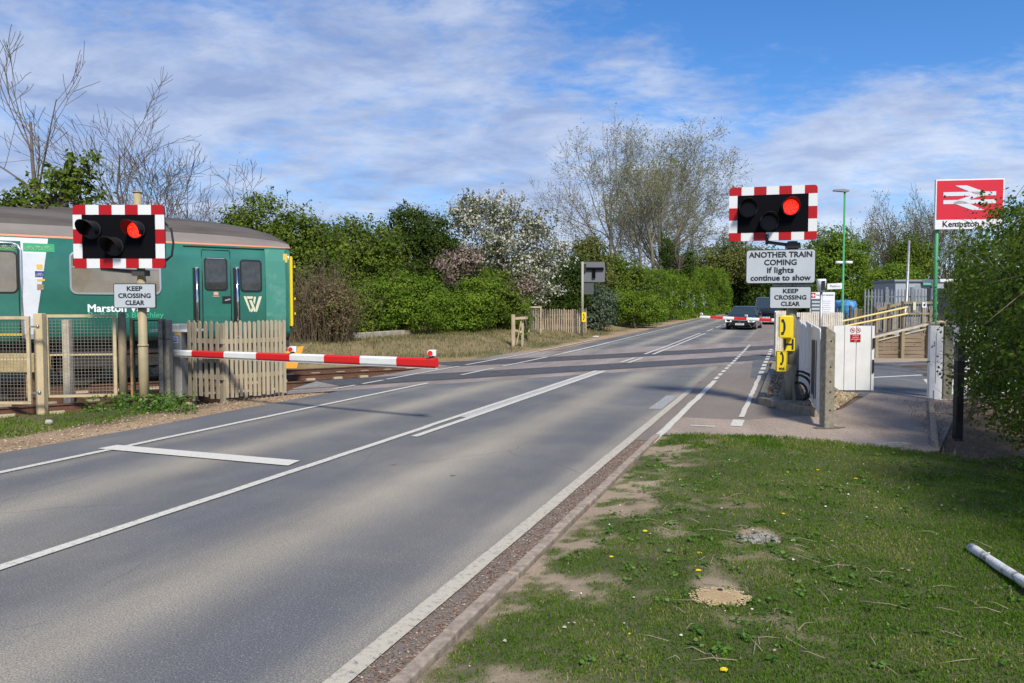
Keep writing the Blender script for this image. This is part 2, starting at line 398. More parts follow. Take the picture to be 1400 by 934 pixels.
def asphalt_mat(name, base, dust, bands=(), scale=260.0, spec=0.35, patch=0.12, rough=.85):
    m = bpy.data.materials.new(name); m.use_nodes = True; nt = m.node_tree; N = nt.nodes; L = nt.links
    b = N['Principled BSDF']; b.inputs['Roughness'].default_value = rough; b.inputs['Specular IOR Level'].default_value = spec
    tc = N.new('ShaderNodeTexCoord'); sep = N.new('ShaderNodeSeparateXYZ'); L.new(tc.outputs['Object'], sep.inputs[0])
    def ma(op, a, b_=None):
        n = N.new('ShaderNodeMath'); n.operation = op
        for i, v in enumerate((a, b_)):
            if v is None: continue
            if isinstance(v, (int, float)): n.inputs[i].default_value = v
            else: L.new(v, n.inputs[i])
        return n.outputs[0]
    def ns(sc, det, ro=0.6, st=(1, 1, 1)):
        mp = N.new('ShaderNodeMapping'); mp.inputs['Scale'].default_value = st; L.new(tc.outputs['Object'], mp.inputs[0])
        n = N.new('ShaderNodeTexNoise'); n.inputs['Scale'].default_value = sc; n.inputs['Detail'].default_value = det; n.inputs['Roughness'].default_value = ro
        L.new(mp.outputs[0], n.inputs['Vector']); return n.outputs['Fac']
    fine = ns(scale * .42, 3, 0.8); mid = ns(30, 4); long_ = ns(1.6, 5, .6, (1, .16, 1)); lowf = ns(.45, 4)
    d = None
    wobn = ma('ADD', sep.outputs[0], ma('MULTIPLY', ma('SUBTRACT', long_, .5), .35))
    for c, w, a in bands:
        t = ma('DIVIDE', ma('SUBTRACT', wobn, c), w); t = ma('MULTIPLY', t, t)
        g = ma('MULTIPLY', ma('POWER', 2.718, ma('MULTIPLY', t, -1.0)), a)
        d = g if d is None else ma('ADD', d, g)
    extra = ma('MULTIPLY', ma('SUBTRACT', lowf, .42), 1.1)
    extra = ma('MAXIMUM', extra, 0.0)
    d = ma('ADD', d, extra) if d is not None else extra
    d = ma('MULTIPLY', d, ma('ADD', .55, ma('MULTIPLY', mid, .9)))
    mix = N.new('ShaderNodeMixRGB'); mix.use_clamp = True; L.new(ma('MINIMUM', d, 1.0), mix.inputs[0]); mix.inputs[1].default_value = (*base, 1); mix.inputs[2].default_value = (*dust, 1)
    mr = N.new('ShaderNodeMapRange'); mr.inputs[1].default_value = .32; mr.inputs[2].default_value = .68; mr.inputs[3].default_value = .30; mr.inputs[4].default_value = 1.75
    L.new(fine, mr.inputs[0])
    mr2 = N.new('ShaderNodeMapRange'); mr2.inputs[1].default_value = .3; mr2.inputs[2].default_value = .7; mr2.inputs[3].default_value = 1 - patch; mr2.inputs[4].default_value = 1 + patch
    L.new(long_, mr2.inputs[0])
    vm = N.new('ShaderNodeVectorMath'); vm.operation = 'SCALE'; L.new(mix.outputs[0], vm.inputs[0]); L.new(ma('MULTIPLY', mr.outputs[0], mr2.outputs[0]), vm.inputs['Scale'])
    # pale aggregate chips, dark oil spots and thin cracks
    vo = N.new('ShaderNodeTexVoronoi'); vo.inputs['Scale'].default_value = 46; L.new(tc.outputs['Object'], vo.inputs['Vector'])
    chip = ma('MULTIPLY', ma('LESS_THAN', vo.outputs['Distance'], .17), .55)
    c1 = N.new('ShaderNodeMixRGB'); c1.inputs[2].default_value = (.40, .38, .34, 1); L.new(chip, c1.inputs[0]); L.new(vm.outputs[0], c1.inputs[1])
    v3 = N.new('ShaderNodeTexVoronoi'); v3.inputs['Scale'].default_value = 1.1; L.new(tc.outputs['Object'], v3.inputs['Vector'])
    spot_ = ma('MULTIPLY', ma('LESS_THAN', ma('ADD', v3.outputs['Distance'], ma('MULTIPLY', mid, .06)), .068), .6)
    c2 = N.new('ShaderNodeMixRGB'); c2.inputs[2].default_value = (.045, .043, .042, 1); L.new(spot_, c2.inputs[0]); L.new(c1.outputs[0], c2.inputs[1])
    mpc = N.new('ShaderNodeMapping'); mpc.inputs['Scale'].default_value = (1, .45, 1); L.new(tc.outputs['Object'], mpc.inputs[0])
    dn = N.new('ShaderNodeMixRGB'); dn.inputs[0].default_value = .12; L.new(mpc.outputs[0], dn.inputs[1])
    nz = N.new('ShaderNodeTexNoise'); nz.inputs['Scale'].default_value = 3; nz.inputs['Detail'].default_value = 6; L.new(tc.outputs['Object'], nz.inputs['Vector']); L.new(nz.outputs['Color'], dn.inputs[2])
    v4 = N.new('ShaderNodeTexVoronoi'); v4.feature = 'DISTANCE_TO_EDGE'; v4.inputs['Scale'].default_value = .55; L.new(dn.outputs[0], v4.inputs['Vector'])
    crack = ma('MULTIPLY', ma('MULTIPLY', ma('LESS_THAN', v4.outputs['Distance'], .0035), ma('GREATER_THAN', lowf, .52)), .22)
    c3 = N.new('ShaderNodeMixRGB'); c3.inputs[2].default_value = (.04, .038, .036, 1); L.new(crack, c3.inputs[0]); L.new(c2.outputs[0], c3.inputs[1])
    L.new(c3.outputs[0], b.inputs['Base Color'])
    bp = N.new('ShaderNodeBump'); bp.inputs['Strength'].default_value = .45; bp.inputs['Distance'].default_value = .006
    L.new(fine, bp.inputs['Height']); L.new(bp.outputs[0], b.inputs['Normal'])
    return m
M_ASPH = asphalt_mat('asphalt', (.120, .122, .126), (.345, .305, .235), ((-3.35, .38, .66), (-5.95, .34, .60), (-1.95, .16, .5), (-7.2, .15, .3)))
M_FOOT = asphalt_mat('footway_asphalt', (.19, .16, .135), (.31, .25, .195), ())
M_DECK = asphalt_mat('crossing_deck_surface', (.24, .205, .185), (.32, .265, .22), ((-4.6, 1.5, .3),), scale=180, patch=.25)
def paint_mat(name, col, wear, under):
    m = bpy.data.materials.new(name); m.use_nodes = True; nt = m.node_tree; N = nt.nodes; L = nt.links
    b = N['Principled BSDF']; b.inputs['Roughness'].default_value = 0.7
    tc = N.new('ShaderNodeTexCoord')
    n = N.new('ShaderNodeTexNoise'); n.inputs['Scale'].default_value = 26; n.inputs['Detail'].default_value = 10; n.inputs['Roughness'].default_value = .85
    L.new(tc.outputs['Object'], n.inputs['Vector'])
    r = N.new('ShaderNodeValToRGB'); r.color_ramp.elements[0].position = wear - .04; r.color_ramp.elements[1].position = wear + .05
    r.color_ramp.elements[0].color = (*under, 1); r.color_ramp.elements[1].color = (*col, 1)
    L.new(n.outputs['Fac'], r.inputs[0])
    n2 = N.new('ShaderNodeTexNoise'); n2.inputs['Scale'].default_value = 240; n2.inputs['Detail'].default_value = 2; L.new(tc.outputs['Object'], n2.inputs['Vector'])
    mr = N.new('ShaderNodeMapRange'); mr.inputs[1].default_value = .3; mr.inputs[2].default_value = .7; mr.inputs[3].default_value = .75; mr.inputs[4].default_value = 1.15; L.new(n2.outputs['Fac'], mr.inputs[0])
    vm = N.new('ShaderNodeVectorMath'); vm.operation = 'SCALE'; L.new(r.outputs[0], vm.inputs[0]); L.new(mr.outputs[0], vm.inputs['Scale'])
    L.new(vm.outputs[0], b.inputs['Base Color']); return m
M_PAINT = paint_mat('road_paint', (.64, .61, .52), .425, (.2, .195, .18))
M_PAINT2 = paint_mat('worn_road_paint', (.52, .47, .365), .43, (.19, .175, .155))
M_PAINTN = paint_mat('fresh_road_paint', (.66, .63, .55), .40, (.3, .3, .28))
multi('road', [strip(-8.35, -1.84, -60, 160, 0.0, 1.0, .6, .10, 5)], M_ASPH)
multi('gutter_gravel', [strip(-1.84, -1.605, -6, 9.45, -.004, .5)], soil_mat('gutter_soil_x') if False else mat('gutter_gravel', (.24, .20, .165), .95, vscale=60, bump=1, bscale=160, col2=(.17, .135, .11)))
# raised gravel crumbs in the gutter (things nobody could count)
multi('footway', [strip(-1.6, .3, 9.0, 60, .001, 1.0)], M_FOOT)
multi('road_edge_patch', [strip(-1.84, -1.6, 9.45, 60, 0.0005, 1.0)], M_FOOT)
M_CONC = mat('concrete', (.36, .34, .29), .9, var=.25, vscale=9, bump=.4, bscale=120)
M_CONCD = mat('weathered_concrete', (.30, .275, .22), .9, bump=.6, bscale=90, vscale=14, col2=(.17, .155, .115))
# kerb edging beside the lawn: 0.9 m units with joints
kb = MB()
s = -2.0; rr = random.Random(4)
while s < 8.9:
    L_ = .9; z = .045 + rr.uniform(-.006, .006); o = rr.uniform(-.006, .006)
    kb.box((-1.56 + o, s + L_ / 2, z - .06), (.075, L_ - .012, .12), rr.uniform(-.004, .004)); s += L_
k = kb.build('kerb', mat('kerb_concrete', (.33, .265, .205), .95, var=.3, vscale=16, bump=.7, bscale=150), bevel=.008); k.rotation_euler = (0, 0, -RA); tag(k, kind='structure')

# markings
mk = [strip(-4.72, -4.62, -30, 9.5, .009, .4, None, .02, 1),
      strip(-7.42, -7.32, -30, 15.0, .009, .5, None, .02, 2)]
mk2 = [strip(-1.90, -1.79, -8, 15.5, .009, .4, None, .015, 3)]
mkc = [strip(-4.74, -4.64, 9.5, 19.4, .009, .4, None, .02, 4), strip(-4.52, -4.42, 8.7, 19.4, .009, .4, None, .02, 6),
       strip(-4.74, -4.64, 22.4, 24.6, .017, .4), strip(-4.50, -4.40, 22.4, 24.6, .017, .4),
       strip(-4.76, -4.66, 26.5, 44, .017, .4), strip(-4.48, -4.38, 26.5, 44, .017, .4)]
for i in range(6): mkc.append(strip(-4.66, -4.56, 46.5 + i * 6, 50.5 + i * 6, .012, .5))
for a, b in ((17.0, 19.2), (19.8, 24.0), (24.6, 33)): mk.append(strip(-7.50, -7.41, a, b, .017, .4, None, .02, a))
mk.append(strip(-7.55, -7.45, 26, 110, .017, 1.0, None, .03, 9))
multi('road_markings', mk + mkc, M_PAINT)
multi('worn_edge_marking', mk2, M_PAINT2)
# outer footway line on the left, and the dashed lines round the right footway
fl = []
for a, b, n_ in ((13.2, 14.0, -8.62), (14.3, 15.2, -8.62), (15.4, 19.5, -8.66), (20, 26.5, -8.68), (27, 36, -8.7)): fl.append(strip(n_, n_ + .09, a, b, .016, .4, None, .03, a))
s = 9.6
fl.append(strip(-1.60, -1.50, 9.2, 17.6, .016, .4, None, .04, 8))
for i in range(16): fl.append(strip(-1.62, -1.53, 17.9 + i * 1.0, 18.6 + i * 1.0, .016, .3, None, .03, i))
fl.append(strip(-.70, -.62, 11.9, 19.3, .012, .3, None, .05, 14))
for i in range(9): fl.append(strip(-.72, -.60, 19.8 + i * 1.3, 20.6 + i * 1.3, .016, .3, None, .03, i + 20))
fl.append(strip(-.76, -.60, 10.95, 11.6, .012, .3)); fl.append(strip(-1.28, -.95, 10.78, 10.86, .012, .3))
multi('footway_markings', fl, M_PAINT)
# stop line
a = [G(134, 614.5), G(160, 609.5), G(410, 631), G(394, 638)]
sl = MB(); sl.add([(p.x, p.y, .0115) for p in (a[0], a[3], a[2], a[1])], [(0, 1, 2, 3)])
o = sl.build('stop_line', M_PAINTN); tag(o, kind='structure')
# worn hatching paint between the double centre lines
multi('worn_centre_paint', [strip(-4.64, -4.52, 10.5, 19.4, .006, .4, None, .03, 30)], paint_mat('ghost_paint', (.50, .49, .45), .44, (.15, .155, .165)))
multi('faded_edge_marking', [strip(-2.14, -1.93, 12.4, 14.4, .006, .4, None, .03, 31)], paint_mat('ghost_paint_pale', (.40, .40, .37), .47, (.17, .17, .17)))

# ------------------------------------------------------------------ crossing deck and tracks
def skew(m0, m1, n0, n1, z, k=14):
    "sheet between two lines parallel to the track, ended by lines parallel to the road; road-local frame"
    # in road frame: point = (n, s); m = p.TM  -> s from n and m
    cs = RD.dot(TM); cn = RN.dot(TM)
    A = []; 
    for i in range(k + 1):
        n = n0 + (n1 - n0) * i / k
        for m in (m0, m1):
            s = (m - n * cn) / cs
            x, y = rw(n, s); A.append((n, s, Hf(x, y) + z))
    q = []
    for i in range(k):
        q += [2 * i, 2 * i + 2, 2 * i + 3, 2 * i + 1]
    V = np.array(A); q = np.array(q)
    # make the faces look up
    a, b, c = V[q[0]], V[q[1]], V[q[2]]
    if np.cross(b - a, c - b)[2] < 0: q = q.reshape(-1, 4)[:, ::-1].reshape(-1)
    return V, q
deck = [skew(-22.3 + i * .8, -21.5 + i * .8, -9.3, -.2, .004, 24) for i in range(10)]
multi('crossing_deck', deck, M_DECK)
M_RUB = mat('rubber_panel', (.075, .077, .082), .8, var=.25, vscale=5, bump=.5, bscale=150)
def track_frame(o): o.rotation_euler = (0, 0, -TA); return o
cs_ = RD.dot(TM); cn_ = RN.dot(TM)
def u_at(m, n):
    s = (m - n * cn_) / cs_; x, y = rw(n, s); return x * TD.x + y * TD.y
pn = MB()
for c in TRACKS:
    u0 = u_at(c, -9.35); u1 = u_at(c, .1); kk = int((u1 - u0) / .9)
    for i in range(kk):
        a0 = u0 + (u1 - u0) * i / kk; a1 = u0 + (u1 - u0) * (i + 1) / kk - .012
        pts = []
        for mm in (c - .66, c + .66):
            for uu in (a0, a1):
                x, y = tw(mm, uu); pts.append((mm, uu, Hf(x, y) + .010))
        pn.add([pts[0], pts[2], pts[3], pts[1]], [(0, 1, 2, 3)])
o = track_frame(pn.build('crossing_panels', M_RUB)); tag(o, kind='structure')
# metal run-off plates at the end of the panels
rp = MB()
for c in TRACKS:
    u0 = u_at(c, -9.35)
    rp.add([(c - .62, u0 - .02, .006), (c + .62, u0 - .02, .006), (c + .62, u0 - .75, -.17), (c - .62, u0 - .75, -.17)], [(0, 1, 2, 3)][::1])
o = track_frame(rp.build('crossing_runoff_plates', mat('runoff_steel', (.30, .30, .29), .6, .3, var=.2))); tag(o, kind='structure')
M_RAIL = mat('rusty_rail', (.16, .075, .04), .75, .2, bump=.3, bscale=60, vscale=10, col2=(.10, .05, .03))
M_RTOP = mat('rail_head', (.30, .24, .19), .4, .8, var=.2)
M_SLP = mat('sleeper_timber', (.14, .085, .055), .9, bump=.6, bscale=50, vscale=6, col2=(.20, .14, .10))
M_CLIP = mat('pale_clip', (.45, .38, .25), .8)
rl = MB(); slp = MB()
for c in TRACKS:
    for sgn in (-1, 1):
        mm = c + sgn * .7525
        for u0, u1 in ((-22, 60),):
            prof = [(-.07, -.155), (.07, -.155), (.07, -.14), (.012, -.12), (.012, -.035), (.035, -.025), (.035, .0), (-.035, .0), (-.035, -.025), (-.012, -.035), (-.012, -.12), (-.07, -.14)]
            us = [u0 + (u1 - u0) * i / 60 for i in range(61)]
            vs = []
            for u in us:
                x, y = tw(mm, u); h = Hf(x, y)
                for px_, pz_ in prof: vs.append((mm + px_, u, h + pz_ + .012))
            n = len(prof); fs = []; o0 = len(rl.v)
            for i in range(60):
                for kk in range(n):
                    f = (i * n + kk, i * n + (kk + 1) % n, (i + 1) * n + (kk + 1) % n, (i + 1) * n + kk)
                    rl.add([], [], 0)
                    rl.f.append([q + o0 for q in f]); rl.m.append(1 if kk == 6 else 0); rl.sm.append(False)
            rl.v.extend(vs)
    for rng_ in ((-22, u_at(c, -9.7)), (u_at(c, 1.0), 40)):
        u = rng_[0]
        while u < rng_[1]:
            x, y = tw(c, u)
            slp.box((c, u, Hf(x, y) - .20), (2.6, .26, .13), 0)
            for sg in (-1, 1): slp.box((c + sg * .93, u, Hf(x, y) - .115), (.10, .22, .05), 0, mat=1); slp.box((c + sg * .58, u, Hf(x, y) - .115), (.10, .22, .05), 0, mat=1)
            u += .7
o = track_frame(rl.build('railway_rails', [M_RAIL, M_RTOP])); tag(o, kind='structure')
o = track_frame(slp.build('railway_sleepers', [M_SLP, M_CLIP])); tag(o, kind='structure')
# cut stones of the ballast
def stones(name, P, size, m, seed=0, flat=.7):
    rg = np.random.default_rng(seed); n = len(P)
    base = np.array([(1, 0, 0), (-1, 0, 0), (0, 1, 0), (0, -1, 0), (0, 0, 1), (0, 0, -1)], float)
    fc = np.array([(0, 2, 4), (2, 1, 4), (1, 3, 4), (3, 0, 4), (2, 0, 5), (1, 2, 5), (3, 1, 5), (0, 3, 5)])
    sc = size * (.5 + rg.random((n, 1, 1))) * (.6 + .8 * rg.random((n, 6, 1)))
    an = rg.random(n) * 6.28; c, s_ = np.cos(an)[:, None], np.sin(an)[:, None]
    B = np.repeat(base[None], n, 0) * sc
    x = B[..., 0] * c - B[..., 1] * s_; y = B[..., 0] * s_ + B[..., 1] * c
    V = np.stack([x, y, B[..., 2] * flat], -1) + P[:, None, :]
    q = (fc[None] + (np.arange(n) * 6)[:, None, None]).reshape(-1)
    t = np.repeat(rg.random(n), 8)
    return np_mesh(name, V.reshape(-1, 3), q, 3, m, {'tint': ('FACE', 'FLOAT', t)})
def tint_mat(name, stops, rough=.9):
    m = bpy.data.materials.new(name); m.use_nodes = True; nt = m.node_tree; N = nt.nodes; L = nt.links
    b = N['Principled BSDF']; b.inputs['Roughness'].default_value = rough; b.inputs['Specular IOR Level'].default_value = .2
    at = N.new('ShaderNodeAttribute'); at.attribute_name = 'tint'
    r = N.new('ShaderNodeValToRGB'); e = r.color_ramp.elements
    while len(e) < len(stops): e.new(.5)
    for i, (p, c) in enumerate(stops): e[i].position = p; e[i].color = (*c, 1)
    L.new(at.outputs['Fac'], r.inputs[0]); L.new(r.outputs[0], b.inputs['Base Color']); return m
rg = np.random.default_rng(3)
Np = 26000
u = rg.uniform(-9, 16, Np); mm = rg.uniform(-21.6, -13.9, Np)
X = mm * TM.x + u * TD.x; Y = mm * TM.y + u * TD.y; k_ = trench(X, Y) > .4
X, Y = X[k_], Y[k_]
P = np.stack([X, Y, ground_z(X, Y) + .02], -1)
tag(stones('ballast_stones', P, .04, tint_mat('ballast_stone', [(0, (.10, .06, .045)), (.5, (.22, .14, .10)), (.85, (.30, .22, .17)), (1, (.5, .44, .36))]), 5), 'rust brown ballast stones between and beside the rails', 'ballast', kind='stuff')
# gravel crumbs: gutter and left verge
Np = 6500
n_ = -1.61 - (rg.random(Np) ** 2.2) * .2; s_ = rg.uniform(2.2, 9.4, Np)
X = n_ * RN.x + s_ * RD.x; Y = n_ * RN.y + s_ * RD.y
P = np.stack([X, Y, np.full(Np, .001)], -1)
M_CRUMB = tint_mat('gravel_crumb', [(0, (.11, .06, .045)), (.5, (.23, .155, .115)), (.93, (.29, .22, .17)), (1, (.5, .45, .38))])
tag(stones('gutter_gravel_stones', P, .006, M_CRUMB, 6), 'fine red brown gravel in the gutter beside the kerb', 'gravel', kind='stuff')
Np = 8000
n_ = -7.6 - rg.random(Np) ** 1.2 * 2.2; s_ = rg.uniform(0, 15, Np)
X = n_ * RN.x + s_ * RD.x; Y = n_ * RN.y + s_ * RD.y
P = np.stack([X, Y, ground_z(X, Y) + .004], -1)
tag(stones('verge_gravel', P, .014, tint_mat('verge_stone', [(0, (.18, .12, .075)), (.8, (.34, .25, .165)), (1, (.55, .47, .36))]), 7), 'sandy gravel scattered along the left edge of the road', 'gravel', kind='stuff')

# ------------------------------------------------------------------ path, island and tarmac on the right
def poly_sheet(name, pts, z, m):
    b = MB(); b.add([(p[0], p[1], Hf(p[0], p[1]) + z) for p in pts], [tuple(range(len(pts)))])
    o = b.build(name, m); tag(o, kind='structure'); return o
def g2(px, py): p = G(px, py); return (p.x, p.y)
M_PINK = asphalt_mat('path_asphalt', (.31, .245, .195), (.36, .29, .23), (), scale=200, patch=.18)
_bc = [rw(-1.62, 8.7), g2(1000, 603), g2(1090, 610), g2(1240, 626), g2(1284, 617), (7.95, 13.5)]
_tc = [rw(-1.62, 11.6), rw(-.62, 11.6), (4.5, 11.6), (5.3, 12.3), (6.9, 14.7), (7.6, 14.2)]
_pm = MB()
_pm.add([(p[0], p[1], .0055) for p in _bc + _tc], [(i, i + 1, i + 7, i + 6) for i in range(5)])
tag(_pm.build('path', M_PINK), kind='structure')
poly_sheet('station_yard', [(6.0, 14.2), (8.6, 13.6), (15, 15), (24, 24), (18, 30), (8.2, 26), (5.6, 18)], .0025, asphalt_mat('yard_tarmac', (.105, .11, .115), (.26, .22, .18), (), scale=200, patch=.2))
yl = MB()
a, b = G(1180, 517), G(1262, 513); yl.add([(a.x, a.y - .1, .009), (b.x, b.y - .1, .009), (b.x, b.y + .06, .009), (a.x, a.y + .06, .009)], [(0, 1, 2, 3)])
a, b = G(1262, 519), G(1276, 535); yl.add([(a.x, a.y, .009), (b.x, b.y, .009), (b.x + .12, b.y, .009), (a.x + .12, a.y, .009)], [(0, 1, 2, 3)])
tag(yl.build('yard_markings', M_PAINT), kind='structure')
# sandy strip of the yard before the ramp
poly_sheet('yard_gravel', [G(1120, 503).to_2d(), G(1300, 498).to_2d(), G(1320, 486).to_2d(), G(1120, 486).to_2d()], .006, mat('yard_gravel', (.33, .27, .2), .95, var=.3, vscale=20, bump=.6, bscale=90))
# island with kerbs and gravel under the phone post
isl = MB()
ip = [G(1041, 553).to_2d(), G(1119, 571).to_2d(), (6.0, 14.0), (6.9, 17.0), (8.0, 21), (7.2, 21.4), G(1060, 499).to_2d()]
kh = .13
for a, b in ((6, 0), (0, 1), (5, 6)):
    pa, pb = Vector((*ip[a], 0)), Vector((*ip[b], 0)); d = (pb - pa); L_ = d.length; d.normalize(); nk = max(1, int(L_ / .9))
    for i in range(nk):
        q0 = pa + d * (L_ * i / nk + .004); q1 = pa + d * (L_ * (i + 1) / nk - .004)
        isl.bar(q0 + Vector((0, 0, kh - .1)), q1 + Vector((0, 0, kh - .1)), .12, .2)
o = isl.build('island_kerb', mat('island_kerb_concrete', (.28, .245, .19), .9, bump=.6, bscale=100, vscale=10, col2=(.17, .15, .11)), bevel=.015); tag(o, kind='structure')
poly_sheet('island_bed', [p for p in ip], .09, mat('island_gravel_bed', (.22, .16, .11), .95, var=.5, vscale=60, bump=1, bscale=90))
def in_poly(x, y, poly):
    c = np.zeros(len(x), bool); j = len(poly) - 1
    for i in range(len(poly)):
        xi, yi = poly[i][0], poly[i][1]; xj, yj = poly[j][0], poly[j][1]
        cond = ((yi > y) != (yj > y)) & (x < (xj - xi) * (y - yi) / (yj - yi + 1e-12) + xi)
        c ^= cond; j = i
    return c
X = rg.uniform(3, 8.5, 30000); Y = rg.uniform(10.5, 21.5, 30000); k_ = in_poly(X, Y, [tuple(p) for p in ip]) ; X, Y = X[k_], Y[k_]
tag(stones('island_gravel', np.stack([X, Y, np.full(len(X), .10)], -1), .022, tint_mat('island_stone', [(0, (.14, .095, .065)), (.5, (.26, .19, .13)), (.9, (.38, .31, .22)), (1, (.55, .5, .4))]), 8), 'brown gravel on the kerbed island under the yellow phones', 'gravel', kind='stuff')
gp = [(4.72, 11.5), (6.6, 14.5), (6.25, 15.0), (5.6, 14.6), (4.85, 12.3)]
poly_sheet('gravel_bed', gp, .012, mat('yellow_gravel_bed', (.3, .23, .14), .95, var=.5, vscale=60, bump=1, bscale=90))
X = rg.uniform(4, 7.2, 9000); Y = rg.uniform(11, 15.5, 9000); k_ = in_poly(X, Y, gp); X, Y = X[k_], Y[k_]
tag(stones('yellow_gravel', np.stack([X, Y, np.full(len(X), .015)], -1), .018, tint_mat('yellow_stone', [(0, (.22, .15, .08)), (.5, (.42, .32, .18)), (1, (.62, .52, .36))]), 9), 'yellowish gravel at the foot of the white gate panel', 'gravel', kind='stuff')

# ------------------------------------------------------------------ lawn and ground cover
def blades(name, X, Y, Z, hgt, wid, lean, m, seed=0, tint=None, bend=True):
    rg = np.random.default_rng(seed); n = len(X)
    az = rg.random(n) * 6.283; h = hgt * (.5 + rg.random(n)); w = wid * (.6 + .8 * rg.random(n)); l = lean * rg.random(n) * h * 1.4
    az2 = rg.random(n) * 6.283
    dx, dy = np.cos(az), np.sin(az); lx, ly = np.cos(az2) * l, np.sin(az2) * l
    b0 = np.stack([X - dx * w / 2, Y - dy * w / 2, Z], -1); b1 = np.stack([X + dx * w / 2, Y + dy * w / 2, Z], -1)
    m0 = np.stack([X - dx * w * .4 + lx * .35, Y - dy * w * .4 + ly * .35, Z + h * .55], -1); m1 = np.stack([X + dx * w * .4 + lx * .35, Y + dy * w * .4 + ly * .35, Z + h * .55], -1)
    hz = np.sqrt(np.maximum(h * h - l * l * .6, (h * .25) ** 2))
    t = np.stack([X + lx, Y + ly, Z + hz], -1)
    V = np.stack([b0, b1, m1, m0, t], 1).reshape(-1, 3)
    o = (np.arange(n) * 5)[:, None, None]
    q = (np.array([(0, 1, 2), (0, 2, 3), (3, 2, 4)])[None] + o).reshape(-1)
    if tint is None: tint = rg.random(n)
    return np_mesh(name, V, q, 3, m, {'tint': ('FACE', 'FLOAT', np.repeat(tint, 3))})
KERB_N = -1.50
def lawn_far(x):  # far edge of the lawn along the path
    xs = [g2(893, 596), g2(1000, 600), g2(1090, 605), g2(1245, 621), g2(1330, 632)]
    return np.interp(x, [p[0] for p in xs], [p[1] for p in xs])
def bare(X, Y):
    n = X * RN.x + Y * RN.y
    d = n - KERB_N
    f = fbm(X * 2.3 + 4, Y * 2.3 + 8)
    b = ss(.62, .12, d) if False else (1 - ss(.05, .95, d)) * ss(.38, .60, f) * 1.1
    f2 = fbm(X * 8 + 4, Y * 8 + 8); f3 = fbm(X * 21 + 4, Y * 21)
    b = b * (.15 + 1.1 * ss(.38, .58, f2 * .65 + f3 * .35)) + (1 - ss(.0, .14, d)) * .4 * ss(.3, .6, f2)
    b = b + ss(.60, .74, fbm(X * 2.6 + 20, Y * 2.6 + 3)) * .5 * (1 - ss(1.2, 2.2, d)) * ss(.4, .6, f2)
    for (cx, cy), r in (((G(978, 812).x, G(978, 812).y), .13), ((G(1036, 738).x, G(1036, 738).y), .13)):
        b = b + 1.2 * np.exp(-(((X - cx) ** 2 + ((Y - cy) * .8) ** 2) / r ** 2) ** 2)
    return np.clip(b, 0, 1)
def lawn_z(X, Y):
    n = X * RN.x + Y * RN.y
    return .028 + .02 * ss(0, .5, n - KERB_N) + (fbm(X * 3, Y * 3) - .5) * .035 * ss(0.05, .5, n - KERB_N) + .25 * ss(5.0, 6.6, n) * .6
def make_lawn():
    nn = np.arange(KERB_N, 9.0, .045); sv = np.arange(1.5, 13.0, .05)
    A, B = np.meshgrid(nn, sv); X = A * RN.x + B * RD.x; Y = A * RN.y + B * RD.y
    far = lawn_far(X); Z = lawn_z(X, Y)
    over = Y > far; Yc = np.minimum(Y, far + .02); Z = np.where(Y > far, -.02, Z)
    bb = bare(X, Yc)
    right = np.maximum(ss(4.2, 5.4, A), ss(2.5, 3.1, A + (fbm(X * 2, Y * 2) - .5)) * ss(7.0, 7.8, Y))
    g = np.ones(X.shape + (3,)) * np.array((.10, .11, .045)); sd_ = np.array((.38, .29, .20)); br = np.array((.16, .115, .08))
    col = g * (1 - bb[..., None]) + sd_ * bb[..., None]
    col = col * (1 - right[..., None] * .7) + br * right[..., None] * .7
    V = np.stack([X, Yc, Z], -1).reshape(-1, 3); ny, nx = X.shape; idx = np.arange(nx * ny).reshape(ny, nx)
    q = np.stack([idx[:-1, :-1], idx[:-1, 1:], idx[1:, 1:], idx[1:, :-1]], -1)
    keep = ~(over[:-1, :-1] & over[1:, 1:] & over[1:, :-1] & over[:-1, 1:]); q = q[keep].reshape(-1)
    rgba = np.concatenate([col, bb[..., None] * .35], -1)
    o = np_mesh('lawn_soil', V, q, 4, soil_mat('lawn_earth', scale=90, lo=.7, hi=1.3), {'soil': ('POINT', 'FLOAT_COLOR', rgba.reshape(-1, 4))}, True)
    tag(o, kind='structure')
make_lawn()
M_BLADE = leaf_mat('grass_blade', [(0, (.050, .118, .008)), (.45, (.105, .205, .014)), (.72, (.175, .25, .03)), (.88, (.26, .23, .09)), (1, (.44, .36, .2))], .8, .35)
